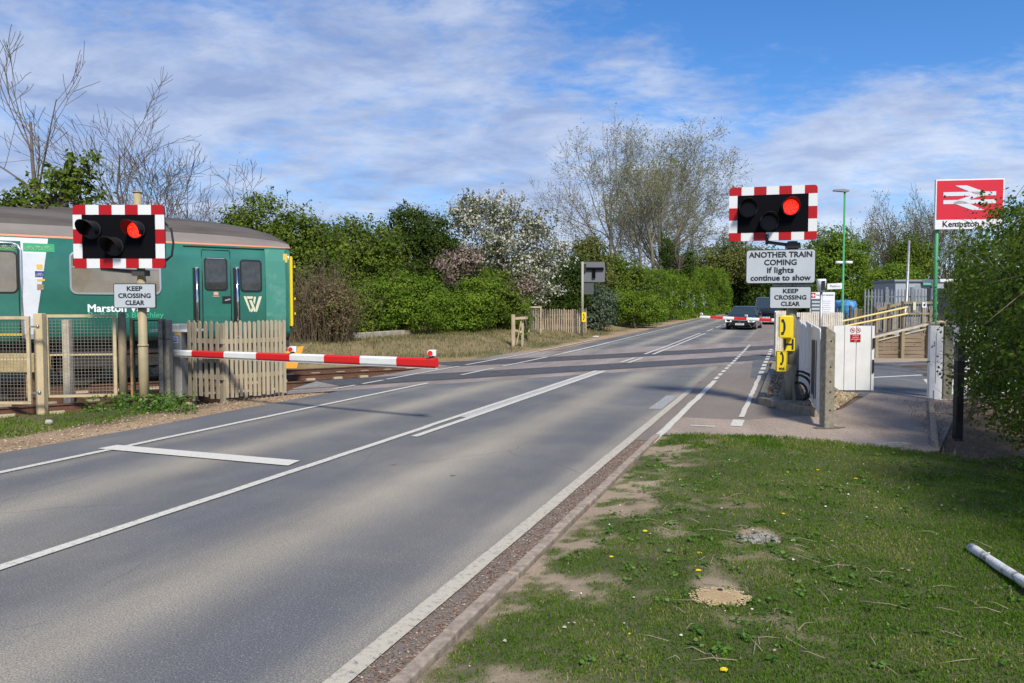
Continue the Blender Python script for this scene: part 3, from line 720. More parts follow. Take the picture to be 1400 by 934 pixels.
def lawn_grass():
    rg = np.random.default_rng(21); XS, YS = [], []
    for (y0, y1, dens) in ((2.9, 4.2, 15000), (4.2, 5.6, 11000), (5.6, 7.4, 7500), (7.4, 11, 5200)):
        x0, x1 = -1.2, .70 * y1 + .5; n = int((x1 - x0) * (y1 - y0) * dens)
        XS.append(rg.uniform(x0, x1, n)); YS.append(rg.uniform(y0, y1, n))
    X = np.concatenate(XS); Y = np.concatenate(YS); n = X * RN.x + Y * RN.y
    inside = (n > KERB_N + .03) & (Y < lawn_far(X) + .02) & (X < .70 * Y + .3)
    edge = rg.random(len(X)) < ((1 - bare(X, Y)) ** 1.5 + .10) * (1 - .45 * (1 - ss(.6, 2.4, n - KERB_N)) * ss(.35, .6, fbm(X * 5 + 60, Y * 5)))
    bush = rg.random(len(X)) > np.maximum(ss(5.0, 6.0, n) * .75, ss(2.5, 3.1, n + (fbm(X * 2, Y * 2) - .5)) * ss(7.0, 7.8, Y) * .93)
    clump = rg.random(len(X)) < .45 + .75 * fbm(X * 9, Y * 9, 3)
    k = inside & edge & bush & clump; X, Y, n = X[k], Y[k], n[k]
    b_ = bare(X, Y)
    dry = ss(.46, .66, fbm(X * 2.0 + 31, Y * 2.0 + 7)) * (1 - ss(1.8, 3.4, n))
    tint = rg.random(len(X)) * .60 + .30 * dry + .10 * (fbm(X * 6, Y * 6 + 9) - .5) + .25 * b_ - .08 * ss(1.5, 3, n)
    tint = np.where(rg.random(len(X)) < .012 + .09 * dry * (n < 1.5), .97, tint); tint = np.clip(tint, 0, 1)
    lush = ss(.42, .68, fbm(X * 1.1 + 50, Y * 1.1)) * ss(1.0, 2.5, n)
    hg = .015 + .018 * lush + .02 * ss(8.2, 9, Y) - .010 * b_
    o = blades('lawn_grass', X, Y, lawn_z(X, Y), hg, .0042 + .0006 * Y / 3, 1.0, M_BLADE, 22, tint)
    tag(o, 'short mown green grass of the lawn beside the kerb', 'grass', kind='stuff')
lawn_grass()
def verge_grass(name, label, n, fx, hg, wd, m, seed, tmul=1.0, tadd=0.0):
    rg = np.random.default_rng(seed); X, Y = fx(rg, n)
    o = blades(name, X, Y, ground_z(X, Y) - .005, hg, wd, .9, m, seed, np.clip(rg.random(len(X)) * tmul + tadd, 0, 1)); tag(o, label, 'grass', kind='stuff')
def left_near(rg, n):
    nn = rg.uniform(-14.5, -8.4, n); s = rg.uniform(1, 15.5, n); X = nn * RN.x + s * RD.x; Y = nn * RN.y + s * RD.y
    m = X * TM.x + Y * TM.y
    c = fbm(X * 1.5, Y * 1.5) + .34 * ss(-9.0, -10.0, nn) - .40 * ss(-9.7, -8.8, nn)
    k = (rg.random(n) < ss(.38, .66, c)) & (m > -13.9); return X[k], Y[k]
verge_grass('verge_grass', 'rough green grass and weeds in front of the mesh fence panels', 120000, left_near, .055, .009, M_BLADE, 31, .7, .1)
M_DRY = leaf_mat('dry_grass_blade', [(0, (.09, .12, .03)), (.4, (.17, .16, .06)), (.7, (.30, .23, .12)), (1, (.44, .36, .22))], .7, .25)
def far_rough(rg, n):
    nn = rg.uniform(-30, -9.2, n); s = rg.uniform(14, 46, n); X = nn * RN.x + s * RD.x; Y = nn * RN.y + s * RD.y
    m = X * TM.x + Y * TM.y
    k = (m < -21.5) & (X > -16) & (rg.random(n) < .25 + ss(.3, .6, fbm(X * .8, Y * .8)) * .8) & (rg.random(n) < ss(-9.4, -10.4, nn) + .15)
    return X[k], Y[k]
verge_grass('rough_dry_grass', 'straw coloured rough grass on the bank beyond the railway tracks', 130000, far_rough, .13, .016, M_DRY, 32, 1.0, -.12)
def under_hedge(rg, n):
    X = rg.uniform(3.2, 11, n); Y = rg.uniform(4.2, 13.5, n); nn = X * RN.x + Y * RN.y
    k = (nn < 6.8) & (((Y > 7.4) & (X > 4.75) & (X > 4.75 + (Y - 8.5) * .42)) | (nn > 3.6)) & (rg.random(n) < .2 + fbm(X * 2, Y * 2) * .7); return X[k], Y[k]
rgx = np.random.default_rng(5); X, Y = under_hedge(rgx, 26000)
tag(blades('hedge_foot_litter', X, Y, np.where(Y < lawn_far(X), lawn_z(X, Y), ground_z(X, Y)) + .004, .06, .007, 2.2, tint_mat('dead_stalk', [(0, (.10, .07, .045)), (1, (.34, .26, .18))]), 33), 'dead brown stalks lying under the right hand hedge', 'litter', kind='stuff')
def leaf_quads(name, C, size, m, seed=0, aspect=.6, up=.0, tint=None, parent=None, droop=0.0, face=None):
    rg = np.random.default_rng(seed); n = len(C)
    a = rg.normal(size=(n, 3)); a /= np.linalg.norm(a, axis=1)[:, None]; a[:, 2] *= (1 - up * .8)
    r = rg.normal(size=(n, 3)); r[:, 2] += up * 3
    if face is not None:
        nn = face + rg.normal(size=(n, 3)) * .42; nn /= np.linalg.norm(nn, axis=1)[:, None] + 1e-9
        a = np.cross(nn, rg.normal(size=(n, 3))); r = nn
    b = np.cross(a, r); b /= np.linalg.norm(b, axis=1)[:, None] + 1e-9
    s = (size * (.6 + .8 * rg.random(n)))[:, None]
    a = a / (np.linalg.norm(a, axis=1)[:, None] + 1e-9) * s; b = b * s * aspect
    nrm = np.cross(a, b); nrm /= np.linalg.norm(nrm, axis=1)[:, None] + 1e-9
    V = np.stack([C - a * .5, C + b * .5 - nrm * s * .08, C + a * .5, C - b * .5 - nrm * s * .08], 1).reshape(-1, 3)
    if tint is None: tint = rg.random(n)
    q = (np.array([(0, 1, 2, 3)]) + (np.arange(n) * 4)[:, None]).reshape(-1)
    return np_mesh(name, V, q, 4, m, {'tint': ('FACE', 'FLOAT', tint)}, parent=parent)
# leafy weeds near the hedge foot
rg = np.random.default_rng(8)
cx = []; 
for i in range(1500):
    x = rg.uniform(2.6, 7.0); y = rg.uniform(4.6, 9.6); n = x * RN.x + y * RN.y
    if 2.2 < n < 5.4 and y < lawn_far(x) and fbm(x * 1.3 + 2, y * 1.3) > .62 - .055 * n: cx.append((x, y))
cx = np.array(cx); k_ = 34
C = np.repeat(cx, k_, 0) + rg.normal(size=(len(cx) * k_, 2)) * .075
Cz = lawn_z(C[:, 0], C[:, 1]) + .02 + rg.random(len(C)) * .07
M_WEED = leaf_mat('weed_leaf', [(0, (.05, .11, .015)), (.6, (.10, .21, .03)), (1, (.18, .29, .06))], .45, .3)
o = leaf_quads('ground_ivy', np.concatenate([C, Cz[:, None]], 1), .042, M_WEED, 41, .85, .75); tag(o, 'leafy green weeds spreading from the hedge over the lawn', 'weeds', kind='stuff')
# nettles and ivy at the foot of the left fence panels
rg = np.random.default_rng(9); cs = []
for i in range(70):
    px = rg.uniform(120, 260); p = G(px, rg.uniform(548, 566)); cs.append((p.x, p.y))
cs = np.array(cs); C = np.repeat(cs, 26, 0) + rg.normal(size=(len(cs) * 26, 2)) * .09
Cz = ground_z(C[:, 0], C[:, 1]) + .02 + rg.random(len(C)) ** 1.5 * .26
o = leaf_quads('verge_weeds', np.concatenate([C, Cz[:, None]], 1), .06, M_WEED, 42, .6, .4); tag(o, 'dark leafy weeds round the foot of the left signal post', 'weeds', kind='stuff')
# low broad leaved weeds and clover dotted through the lawn
rg = np.random.default_rng(77); n_ = 900; x = rg.uniform(-1, 6, n_); y = rg.uniform(3.2, 9.4, n_); nn = x * RN.x + y * RN.y
k = (nn > -1.35) & (nn < 3.6) & (y < lawn_far(x)) & (fbm(x * 1.7, y * 1.7) > .47); x, y = x[k], y[k]
C = np.repeat(np.stack([x, y], 1), 9, 0) + rg.normal(size=(len(x) * 9, 2)) * .022
o = leaf_quads('clover_weeds', np.concatenate([C, (lawn_z(C[:, 0], C[:, 1]) + .012 + rg.random(len(C)) * .012)[:, None]], 1), .026, M_WEED, 78, .8, .9); tag(o, 'small broad leaved weeds dotted through the mown lawn', 'weeds', kind='stuff')
n_ = 260; x = rg.uniform(-1, 6, n_); y = rg.uniform(3.2, 9.2, n_); nn = x * RN.x + y * RN.y; k = (nn > -1.4) & (nn < 3.4) & (y < lawn_far(x)); x, y = x[k], y[k]
tag(stones('lawn_crumbs', np.stack([x, y, lawn_z(x, y) + .012], -1), .0075, tint_mat('pale_crumb', [(0, (.25, .2, .15)), (.6, (.5, .46, .38)), (1, (.75, .74, .7))]), 79), 'pale crumbs and petals scattered on the lawn', 'debris', kind='stuff')
# dandelions
M_DAND = mat('dandelion_yellow', (.80, .62, .02), .6); M_STEM = mat('dandelion_stem', (.12, .2, .05), .6)
dl = [(1071, 703), (1118, 643), (1077, 646), (955, 781), (930, 656), (957, 757), (861, 868), (990, 917), (836, 762), (1170, 655), (933, 664), (882, 727)]
lab = {'1071,703': 'dandelion above the grey twig patch on the lawn', }
proto = None
for i, (px, py) in enumerate(dl):
    p = G(px, py, .05); sz = (.65, .8, .55, .85)[i % 4]
    where = ['right of the pale stone patch', 'near the path, highest of the two close together', 'near the path, lower of the two close together', 'just above the sawdust patch', 'by the bare soil near the path, left one of a pair', 'above left of the sawdust patch', 'low on the lawn left of the sawdust patch', 'at the bottom edge of the lawn', 'beside the kerb side bare patches', 'in the lush grass towards the hedge', 'by the bare soil near the path, right one of a pair', 'at mid lawn between kerb and stone patch'][i]
    if proto is None:
        t = thing('dandelion', 'yellow dandelion ' + where, 'dandelion', p, 0, 'dandelions on the lawn')
        h = MB()
        for k in range(26):
            a = k * 2.4; r = .003 + .017 * (k / 26) ** .7
            q = Vector((math.cos(a) * r, math.sin(a) * r, .012 - .006 * (k / 26)))
            h.bar((0, 0, 0), q * 1.15, .006, .003)
        h.build('flower_head', M_DAND, t); s = MB(); s.tube([(0, 0, 0), (.003, 0, -.03), (0, 0, -.06)], .002, 5); s.build('stem', M_STEM, t); proto = t
    else:
        t = copy_tree(proto); t.location = p; t['label'] = 'yellow dandelion ' + where
    t.scale = (sz, sz, sz)
# twigs on the lawn
M_TWIG = mat('dead_twig', (.30, .25, .17), .8)
rr = random.Random(12); tm = MB()
for i in range(70):
    px, py = rr.uniform(900, 1390), rr.uniform(650, 925); p = G(px, py, .055); a = rr.uniform(0, 6.28); L_ = rr.uniform(.05, .28)
    q = p + Vector((math.cos(a), math.sin(a), 0)) * L_; mid = (p + q) / 2 + Vector((rr.uniform(-.02, .02), rr.uniform(-.02, .02), .012))
    tm.tube([p, mid, q], [.0022, .002, .0012], 4)
tag(tm.build('fallen_twigs', M_TWIG), 'thin dry twigs scattered over the lawn', 'twigs', kind='stuff')
# pale stone patch and sawdust patch (small stump)
p = G(1036, 738, .045); p.z = float(lawn_z(p.x, p.y)) + .004; b = MB(); rr = random.Random(3)
for i in range(60):
    a = rr.uniform(0, 6.28); r = rr.random() ** .6 * .15; b.box((math.cos(a) * r, math.sin(a) * r * .8, rr.uniform(-.004, .010)), (rr.uniform(.02, .06), rr.uniform(.008, .02), .012), rr.uniform(0, 3.1))
tag(b.build('stone_patch', mat('grey_bark', (.30, .27, .24), .9, var=.3, vscale=30), loc=p), 'grey patch of flat bark chips worn flush in the lawn', 'bark patch')
p = G(985, 820, .045); p.z = float(lawn_z(p.x, p.y)) + .008; t = thing('tree_stump', 'pale cut stump sawn flush with the lawn with a dark hole', 'stump', p)
b = MB(); rr = random.Random(5); pts = []
for i in range(18):
    a = i / 18 * 6.283; r = .12 * rr.uniform(.8, 1.15); pts.append((math.cos(a) * r, math.sin(a) * r * .75))
b.vprism(pts, -.03, .012); b.build('wood', mat('sawn_wood', (.52, .38, .2), .9, bump=.8, bscale=60, vscale=40, col2=(.34, .22, .11), stretch=(1, 3, 1)), t)
b = MB(); b.tube([(0.02, .085, .0), (0.02, .085, .0145)], .016, 10); b.build('hole', mat('dark_hole', (.01, .01, .01), .9), t)
b = MB(); rr = random.Random(6)
for i in range(500):
    a = rr.uniform(0, 6.28); r = .07 + rr.random() * .10; b.box((math.cos(a) * r, math.sin(a) * r * .8, rr.uniform(0, .012)), (.014, .004, .003), rr.uniform(0, 3.1))
b.build('sawdust', mat('sawdust_chip', (.55, .42, .24), .9), t)
# fallen white pole in the weeds
t = thing('fallen_post', 'flaking white painted pole lying in the weeds at the lawn edge', 'pole')
a = G(1328, 749, .08); c = G(1425, 812, .10)
b = MB(); nseg = 10; rr = random.Random(2)
b.tube([a.lerp(c, i / nseg) + Vector((0, 0, .002 * math.sin(i))) for i in range(nseg + 1)], [.029 * rr.uniform(.93, 1.05) for i in range(nseg + 1)], 12)
b.build('pole', mat('flaking_white', (.62, .62, .6), .7, bump=.5, bscale=50, vscale=9, col2=(.22, .2, .16), fac=(.52, .62)), t)
# litter and stones in the verge and on the lawn edge
b = MB()
for px, py, s in ((67, 578, .045),):
    p = G(px, py, .03); b.v = []; b.f = []; b.m = []; b.sm = []
    b.tube([(-.05, 0, 0), (-.03, 0, .0), (.03, .0, .005), (.05, .01, 0)], [.01, .045, .04, .01], 9)
    tag(b.build('verge_stone', mat('pale_stone', (.42, .38, .31), .9, var=.2, bump=.5), loc=p), 'pale rounded stone on the weedy verge before the left mesh panel', 'stone')
p = G(1215, 608, .01); b = MB(); rr = random.Random(8)
pts = [(math.cos(i / 14 * 6.283) * .30 * rr.uniform(.75, 1.2), math.sin(i / 14 * 6.283) * .12 * rr.uniform(.7, 1.2)) for i in range(14)]
b.vprism(pts, -.02, .02)
tag(b.build('broken_concrete', mat('broken_concrete', (.48, .45, .40), .9, bump=1, bscale=40, vscale=12, col2=(.3, .26, .2)), loc=p), 'pale broken concrete slab where the path meets the lawn', 'concrete slab')

# ------------------------------------------------------------------ shared paints
M_WHITE = mat('white_paint', (.72, .72, .72), .5, var=.06, vscale=5)
M_SHEET = mat('white_sheeting', (.70, .71, .70), .45)
M_GREYS = mat('sign_face', (.44, .48, .51), .5, var=.04, vscale=6)
M_RED = mat('red_sheeting', (.40, .008, .012), .4, spec=.3)
M_BLACK = mat('black_paint', (.003, .003, .005), .9, spec=.12)
M_BLACKG = mat('black_plastic', (.02, .02, .022), .35)
M_HOOD = mat('hood_grey', (.016, .017, .019), .6, spec=.3)
M_TXT = mat('black_lettering', (.012, .013, .02), .5)
M_WTXT = mat('white_lettering', (.85, .86, .84), .5)
M_YEL = mat('phone_yellow', (.75, .56, .012), .4)
M_GALV = mat('galvanised_steel', (.36, .36, .35), .45, .7, var=.2, vscale=12)
M_LIT = mat('lit_red_led', (1, .05, .01), .3, emis=(1, .012, .008), estr=.85)
M_LITC = mat('lit_led_core', (1, .3, .1), .3, emis=(1, .10, .02), estr=1.8)
M_DARKLENS = mat('dark_lens', (.012, .004, .004), .3, coat=.2, spec=.2)

def striped_board(parent, x0, z0, w, h, bw, bh, hoods=True, side=0.0, back=M_BLACKG):
    "wig-wag light board; local frame faces -y"
    t = MB(); t.prism(rrect(x0, z0, x0 + w, z0 + h, .05), 0, .035); bp = t.build('backboard', back, parent)
    # border: 7 columns and 5 rows
    b = MB(); cw = w / 7; ch = (h - 2 * bh) / 3
    y0, y1 = -.005, -.0002
    def cell(xa, za, xb, zb, m, corner=None):
        poly = [(xa, za), (xb, za), (xb, zb), (xa, zb)]
        if corner is not None:
            r = .06; k = corner; c = poly[k]; sx = 1 if c[0] == xa else -1; sz = 1 if c[1] == za else -1
            ctr = (c[0] + sx * r, c[1] + sz * r); arc = []
            a0 = {0: 180, 1: 270, 2: 0, 3: 90}[k]
            for i in range(6): a = R(a0 + 90 * i / 5); arc.append((ctr[0] + r * math.cos(a), ctr[1] + r * math.sin(a)))
            poly = poly[:k] + arc + poly[k + 1:]
        b.prism(poly, y0, y1, m)
    g = .0
    for i in range(7):
        m = 0 if i % 2 == 0 else 1
        cell(x0 + i * cw, z0 + h - bh, x0 + (i + 1) * cw, z0 + h, m, 3 if i == 0 else 2 if i == 6 else None)
        cell(x0 + i * cw, z0, x0 + (i + 1) * cw, z0 + bh, m, 0 if i == 0 else 1 if i == 6 else None)
    for j in range(3):
        m = 1 if j % 2 == 0 else 0
        cell(x0, z0 + bh + j * ch, x0 + bw, z0 + bh + (j + 1) * ch, m); cell(x0 + w - bw, z0 + bh + j * ch, x0 + w, z0 + bh + (j + 1) * ch, m)
    b.build('striped_border', [M_RED, M_SHEET], bp)
    t = MB(); t.prism([(x0 + bw, z0 + bh), (x0 + w - bw, z0 + bh), (x0 + w - bw, z0 + h - bh), (x0 + bw, z0 + h - bh)], -.012, -.0003); t.build('black_screen', M_BLACK, bp)
    # three lamps
    for (fx, fz, lit) in ((.22, .60, False), (.70, .60, True), (.46, .34, False)):
        cx, cz = x0 + w * fx, z0 + h * fz; r = .135
        lb = MB(); lb.tube([(0, 0, 0), (0, -.05, 0)], r + .01, 24, cap=True); lamp = lb.build('lamp', M_HOOD, bp, (cx, -.011, cz))
        ln = MB(); ln.tube([(0, -.051, 0), (0, -.058, 0)], r - .012, 24)
        lens = ln.build('lens', M_LIT if lit else M_DARKLENS, lamp)
        if lit:
            dd = MB(); rr_ = random.Random(4)
            for i in range(90):
                a = i * 2.4; q = (r - .03) * math.sqrt(i / 90); dd.box((q * math.cos(a), -.061, q * math.sin(a)), (.006, .004, .006)) if i % 3 else None
            dd.build('led_dots', M_LITC, lamp)
        hd = MB(); n = 22; vs = []; th = .006
        for k in range(n + 1):
            a = R(-35 + 250 * k / n); ln_ = .07 + .25 * max(0, math.sin(a) * .5 + .5)
            for rr_, yy in ((r, -.04), (r, -.04 - ln_), (r - th, -.04 - ln_), (r - th, -.04)):
                vs.append((rr_ * math.cos(a), yy, rr_ * math.sin(a)))
        fs = []
        for k in range(n):
            for j in range(4): fs.append((k * 4 + j, (k + 1) * 4 + j, (k + 1) * 4 + (j + 1) % 4, k * 4 + (j + 1) % 4))
        hd.add(vs, fs, 0, False); hd.build('hood', M_HOOD, lamp)
    return bp
def plate(parent, name, x0, z0, w, h, lines, m=M_GREYS, size=.1, gap=None, border=True, y=-.03, bold=.004, rad=.03, heights=None, fits=(.36, .76, .44)):
    t = MB(); t.prism(rrect(x0, z0, x0 + w, z0 + h, rad), y, y + .02, 0); o = t.build(name, [M_TXT], parent)
    f = MB(); e = .012 if border else .001
    f.prism(rrect(x0 + e, z0 + e, x0 + w - e, z0 + h - e, max(.006, rad - e)), y - .004, y - .0003); f.build('sign_face', m, o)
    n = len(lines); gap = gap or h / (n + .4)
    for i, s in enumerate(lines):
        sz = size if heights is None else heights[i]
        text('lettering', s, sz, M_TXT, o, (x0 + w / 2, y - .006, z0 + h / 2 + gap * ((n - 1) / 2 - i)), bold, fit=w * fits[i])
    return o

# ------------------------------------------------------------------ left signal
M_POST = mat('buff_post_paint', (.42, .32, .17), .6, bump=.1, bscale=50, vscale=6, col2=(.28, .25, .15), stretch=(1, 1, .5))
p = G(197.5, 560); D = p.y
sig = thing('crossing_signal', 'red flashing light board on buff post before the green train', 'crossing signal', p, 0, 'level crossing light signals')
def at(px, py): q = F(px, py, D); return q.x - p.x, q.z - p.z
b = MB(); top = at(190, 262)[1]
b.tube([(0, 0, -.1), (0, 0, 1.05), (0, 0, 1.06), (0, 0, 2.1)], [.075, .075, .068, .068], 16)
b.tube([(0, .0, 2.1), (-.04, 0, top - .02)], [.062, .062], 16); b.tube([(-.04, 0, top - .02), (-.04, 0, top)], .075, 16)
b.tube([(0, 0, 1.02), (0, 0, 1.05)], .082, 16)
b.tube([(0, 0, .16), (0, 0, .18)], .08, 16)
b.build('post', M_POST, sig)
x0, z0 = at(109, 367.5); x1, z1 = at(230.5, 282)
bb = striped_board(sig, x0, z0, x1 - x0, z1 - z0, .145, .155); bb.location.y = -.16
M_IRON = mat('bracket_iron', (.05, .048, .042), .7)
MB().bar((x0 + .42, -.12, z0 - .01), (.05, -.05, z0 - .07), .05, .06).box((0, -.02, z0 - .07), (.2, .2, .09)).build('bracket', M_IRON, sig)
MB().box((0, -.05, z1 - .12), (.2, .2, .08)).build('bracket', M_IRON, sig)
MB().tube([(x0 + .42, -.12, z0 - .03), (x0 + .42, -.12, z0 + .06)], .02, 8).build('bolt', M_IRON, sig)
m_ = MB(); m_.tube([(x1 - .02, -.10, z0 + .72), (x1 + .07, -.08, z0 + .62), (x1 + .10, -.08, z0 + .4), (x1 + .07, -.08, z0 + .2), (x1 - .03, -.08, z0 + .12)], .018, 8); m_.build('cable', M_BLACKG, sig)
ax0, az0 = at(161, 421.5); ax1, az1 = at(217.5, 388)
pl = plate(sig, 'notice_plate', ax0, az0, ax1 - ax0, az1 - az0, ['KEEP', 'CROSSING', 'CLEAR'], size=.100, gap=.112, bold=.0032); pl.location.y = -.09
p_left = p

# ------------------------------------------------------------------ right signal
p = G(1080, 549, .09); D = p.y
YAW = R(-15)
sig2 = thing('crossing_signal', 'red flashing light board over two notices on grey post with yellow phones', 'crossing signal', p, YAW, 'level crossing light signals')
sig2.name = 'crossing_signal.001'
rt = (math.cos(YAW), math.sin(YAW))
def at2(px, py):
    q = on_line(px, py, (p.x, p.y), rt); return (Vector((q.x - p.x, q.y - p.y)).dot(Vector(rt))), q.z - p.z
b = MB(); M_GP = mat('grey_green_post', (.24, .235, .19), .65, bump=.2, bscale=60, vscale=7, col2=(.16, .165, .12), stretch=(1, 1, .4))
b.tube([(0, 0, 0), (0, 0, at2(1085, 330)[1])], [.085, .08], 16); b.build('post', M_GP, sig2)
b = MB()
for a in (0, 90, 180, 270): b.prism([(.08, .02), (.2, .02), (.2, .05), (.09, .42), (.08, .42)], -.008, .008, M=Matrix.Rotation(R(a + 20), 3, 'Z'))
b.tube([(.0, 0, .02), (.0, 0, .62)], .10, 16, smooth=True); b.build('base_gussets', M_GP, sig2)
b = MB(); b.box((0, 0, -.01), (.62, .62, .09)); b.build('base_plate', M_CONCD, sig2)
x0, z0 = at2(996, 331.5); x1, z1 = at2(1116, 255)
w_, h_ = x1 - x0, z1 - z0
bb = striped_board(sig2, x0, z0, w_, h_, .135, .135); bb.location.y = -.20
b = MB(); b.bar((x0 + .6, -.14, z0 - .02), (.02, -.05, z0 - .08), .05, .05); b.box((0, -.03, z0 - .08), (.22, .2, .09)); b.tube([(x0 + .6, -.15, z0 - .05), (x0 + .6, -.22, z0 + .03), (x0 + .6, -.22, z0 + .10)], .025, 8); b.build('bracket', M_BLACKG, sig2)
ax0, az0 = at2(1019, 388.5); ax1, az1 = at2(1114, 341)
pl = plate(sig2, 'notice_plate', ax0, az0, ax1 - ax0, az1 - az0, ['ANOTHER TRAIN', 'COMING', 'if lights', 'continue to show'], heights=[.125, .125, .13, .128], gap=.125, bold=.0038, rad=.05, fits=(.90, .46, .38, .86)); pl.location.y = -.12
ax0, az0 = at2(1051, 422); ax1, az1 = at2(1108, 392)
pl = plate(sig2, 'notice_plate', ax0, az0, ax1 - ax0, az1 - az0, ['KEEP', 'CROSSING', 'CLEAR'], size=.096, gap=.104, bold=.0032); pl.location.y = -.12
for c_, s_ in (((0, -.04, at2(1080, 390)[1]), (.62, .08, .035)), ((0, -.02, at2(1080, 345)[1]), (.2, .2, .05)), ((0, -.02, at2(1080, 405)[1]), (.2, .2, .05))): MB().box(c_, s_).build('plate_clamp', M_GALV, sig2)
# phones
def handset(parent, x, z, s, y, m=M_TXT):
    b = MB(); n = 12; outer = [(-.10 + .21 * math.cos(R(a)), .5 * math.sin(R(a)) * 1.0) for a in [(-78 + 156 * i / n) for i in range(n + 1)]]
    inner = [(-.10 + .07 * math.cos(R(a)), .40 * math.sin(R(a))) for a in [(-72 + 144 * i / n) for i in range(n + 1)]]
    poly = outer + inner[::-1]
    poly = [(px_ * s, pz_ * s) for px_, pz_ in poly]
    b.prism([(x + a, z + c) for a, c in poly], y - .003, y, 0)
    b.prism(rrect(x - .16 * s, z + .33 * s, x + .0 * s, z + .52 * s, .02 * s), y - .006, y - .0031); b.prism(rrect(x - .16 * s, z - .52 * s, x + .0 * s, z - .33 * s, .02 * s), y - .006, y - .0031)
    return b.build('phone_symbol', m, parent)
ax0, az0 = at2(1063.5, 461); ax1, az1 = at2(1083, 432)
b = MB(); b.prism(rrect(ax0, az0, ax1 - .03, az1, .03), -.30, -.09); b.prism(rrect(ax0 + .03, az0 - .012, ax1 + .0, az1 + .008, .03), -.28, -.10)
ph = b.build('phone_box', M_YEL, sig2, bevel=.01); handset(ph, (ax0 + ax1) / 2 - .04, (az0 + az1) / 2, .24, -.302)
ax0, az0 = at2(1069, 479); ax1, az1 = at2(1086, 461.5)
b = MB(); b.prism(rrect(ax0, az0, ax1, az1, .015), -.13, -.10); hp = b.build('letter_plate', M_YEL, sig2)
cx, cz = (ax0 + ax1) / 2, (az0 + az1) / 2
b = MB(); b.box((cx - .06, -.134, cz), (.028, .006, .17)); b.box((cx + .06, -.134, cz), (.028, .006, .17)); b.box((cx, -.134, cz), (.12, .005, .028)); b.build('lettering', M_TXT, hp)
b = MB(); b.tube([(cx - .07, -.12, az0 + .02), (cx - .05, -.15, az0 - .05), (cx + .02, -.13, az0 - .03)], .018, 8); b.build('hook', M_BLACKG, hp)
ax0, az0 = at2(1059.5, 507); ax1, az1 = at2(1075, 479)
b = MB(); b.prism(rrect(ax0, az0, ax1, az1, .02), -.24, -.10); ph = b.build('phone_box', M_YEL, sig2, bevel=.008); handset(ph, (ax0 + ax1) / 2 + .01, (az0 + az1) / 2 + .05, .20, -.242)
text('lettering', '905', .06, M_TXT, ph, ((ax0 + ax1) / 2, -.2425, az0 + .05), .002)
f = MB(); e = .006
for xa, za, xb, zb in ((ax0 + e, az0 + e, ax1 - e, az0 + 2 * e), (ax0 + e, az1 - 2 * e, ax1 - e, az1 - e), (ax0 + e, az0 + 2 * e, ax0 + 2 * e, az1 - 2 * e), (ax1 - 2 * e, az0 + 2 * e, ax1 - e, az1 - 2 * e)): f.box(((xa + xb) / 2, -.2415, (za + zb) / 2), (xb - xa, .003, zb - za))
f.build('border', M_TXT, ph)
b = MB(); b.bar((.1, .03, .0), (.1, .03, 1.4), .06, .08); b.build('cable_duct', mat('duct_grey', (.16, .165, .17), .6), sig2)
b = MB()
for i, (hh, ww) in enumerate(((.52, .30), (.46, .24), (.34, .17))):
    pts = [(.08, -.02 - i * .03, hh - .02)]
    for k in range(9):
        a = R(95 - 170 * k / 8); pts.append((.08 + ww * max(.15, math.cos(a) * .9 + .1), -.04 - i * .03, hh * .52 + hh * .46 * math.sin(a)))
    pts.append((.14, -.04 - i * .03, .02)); b.tube(pts, .021, 8)
b.build('cable_loops', M_BLACKG, sig2)

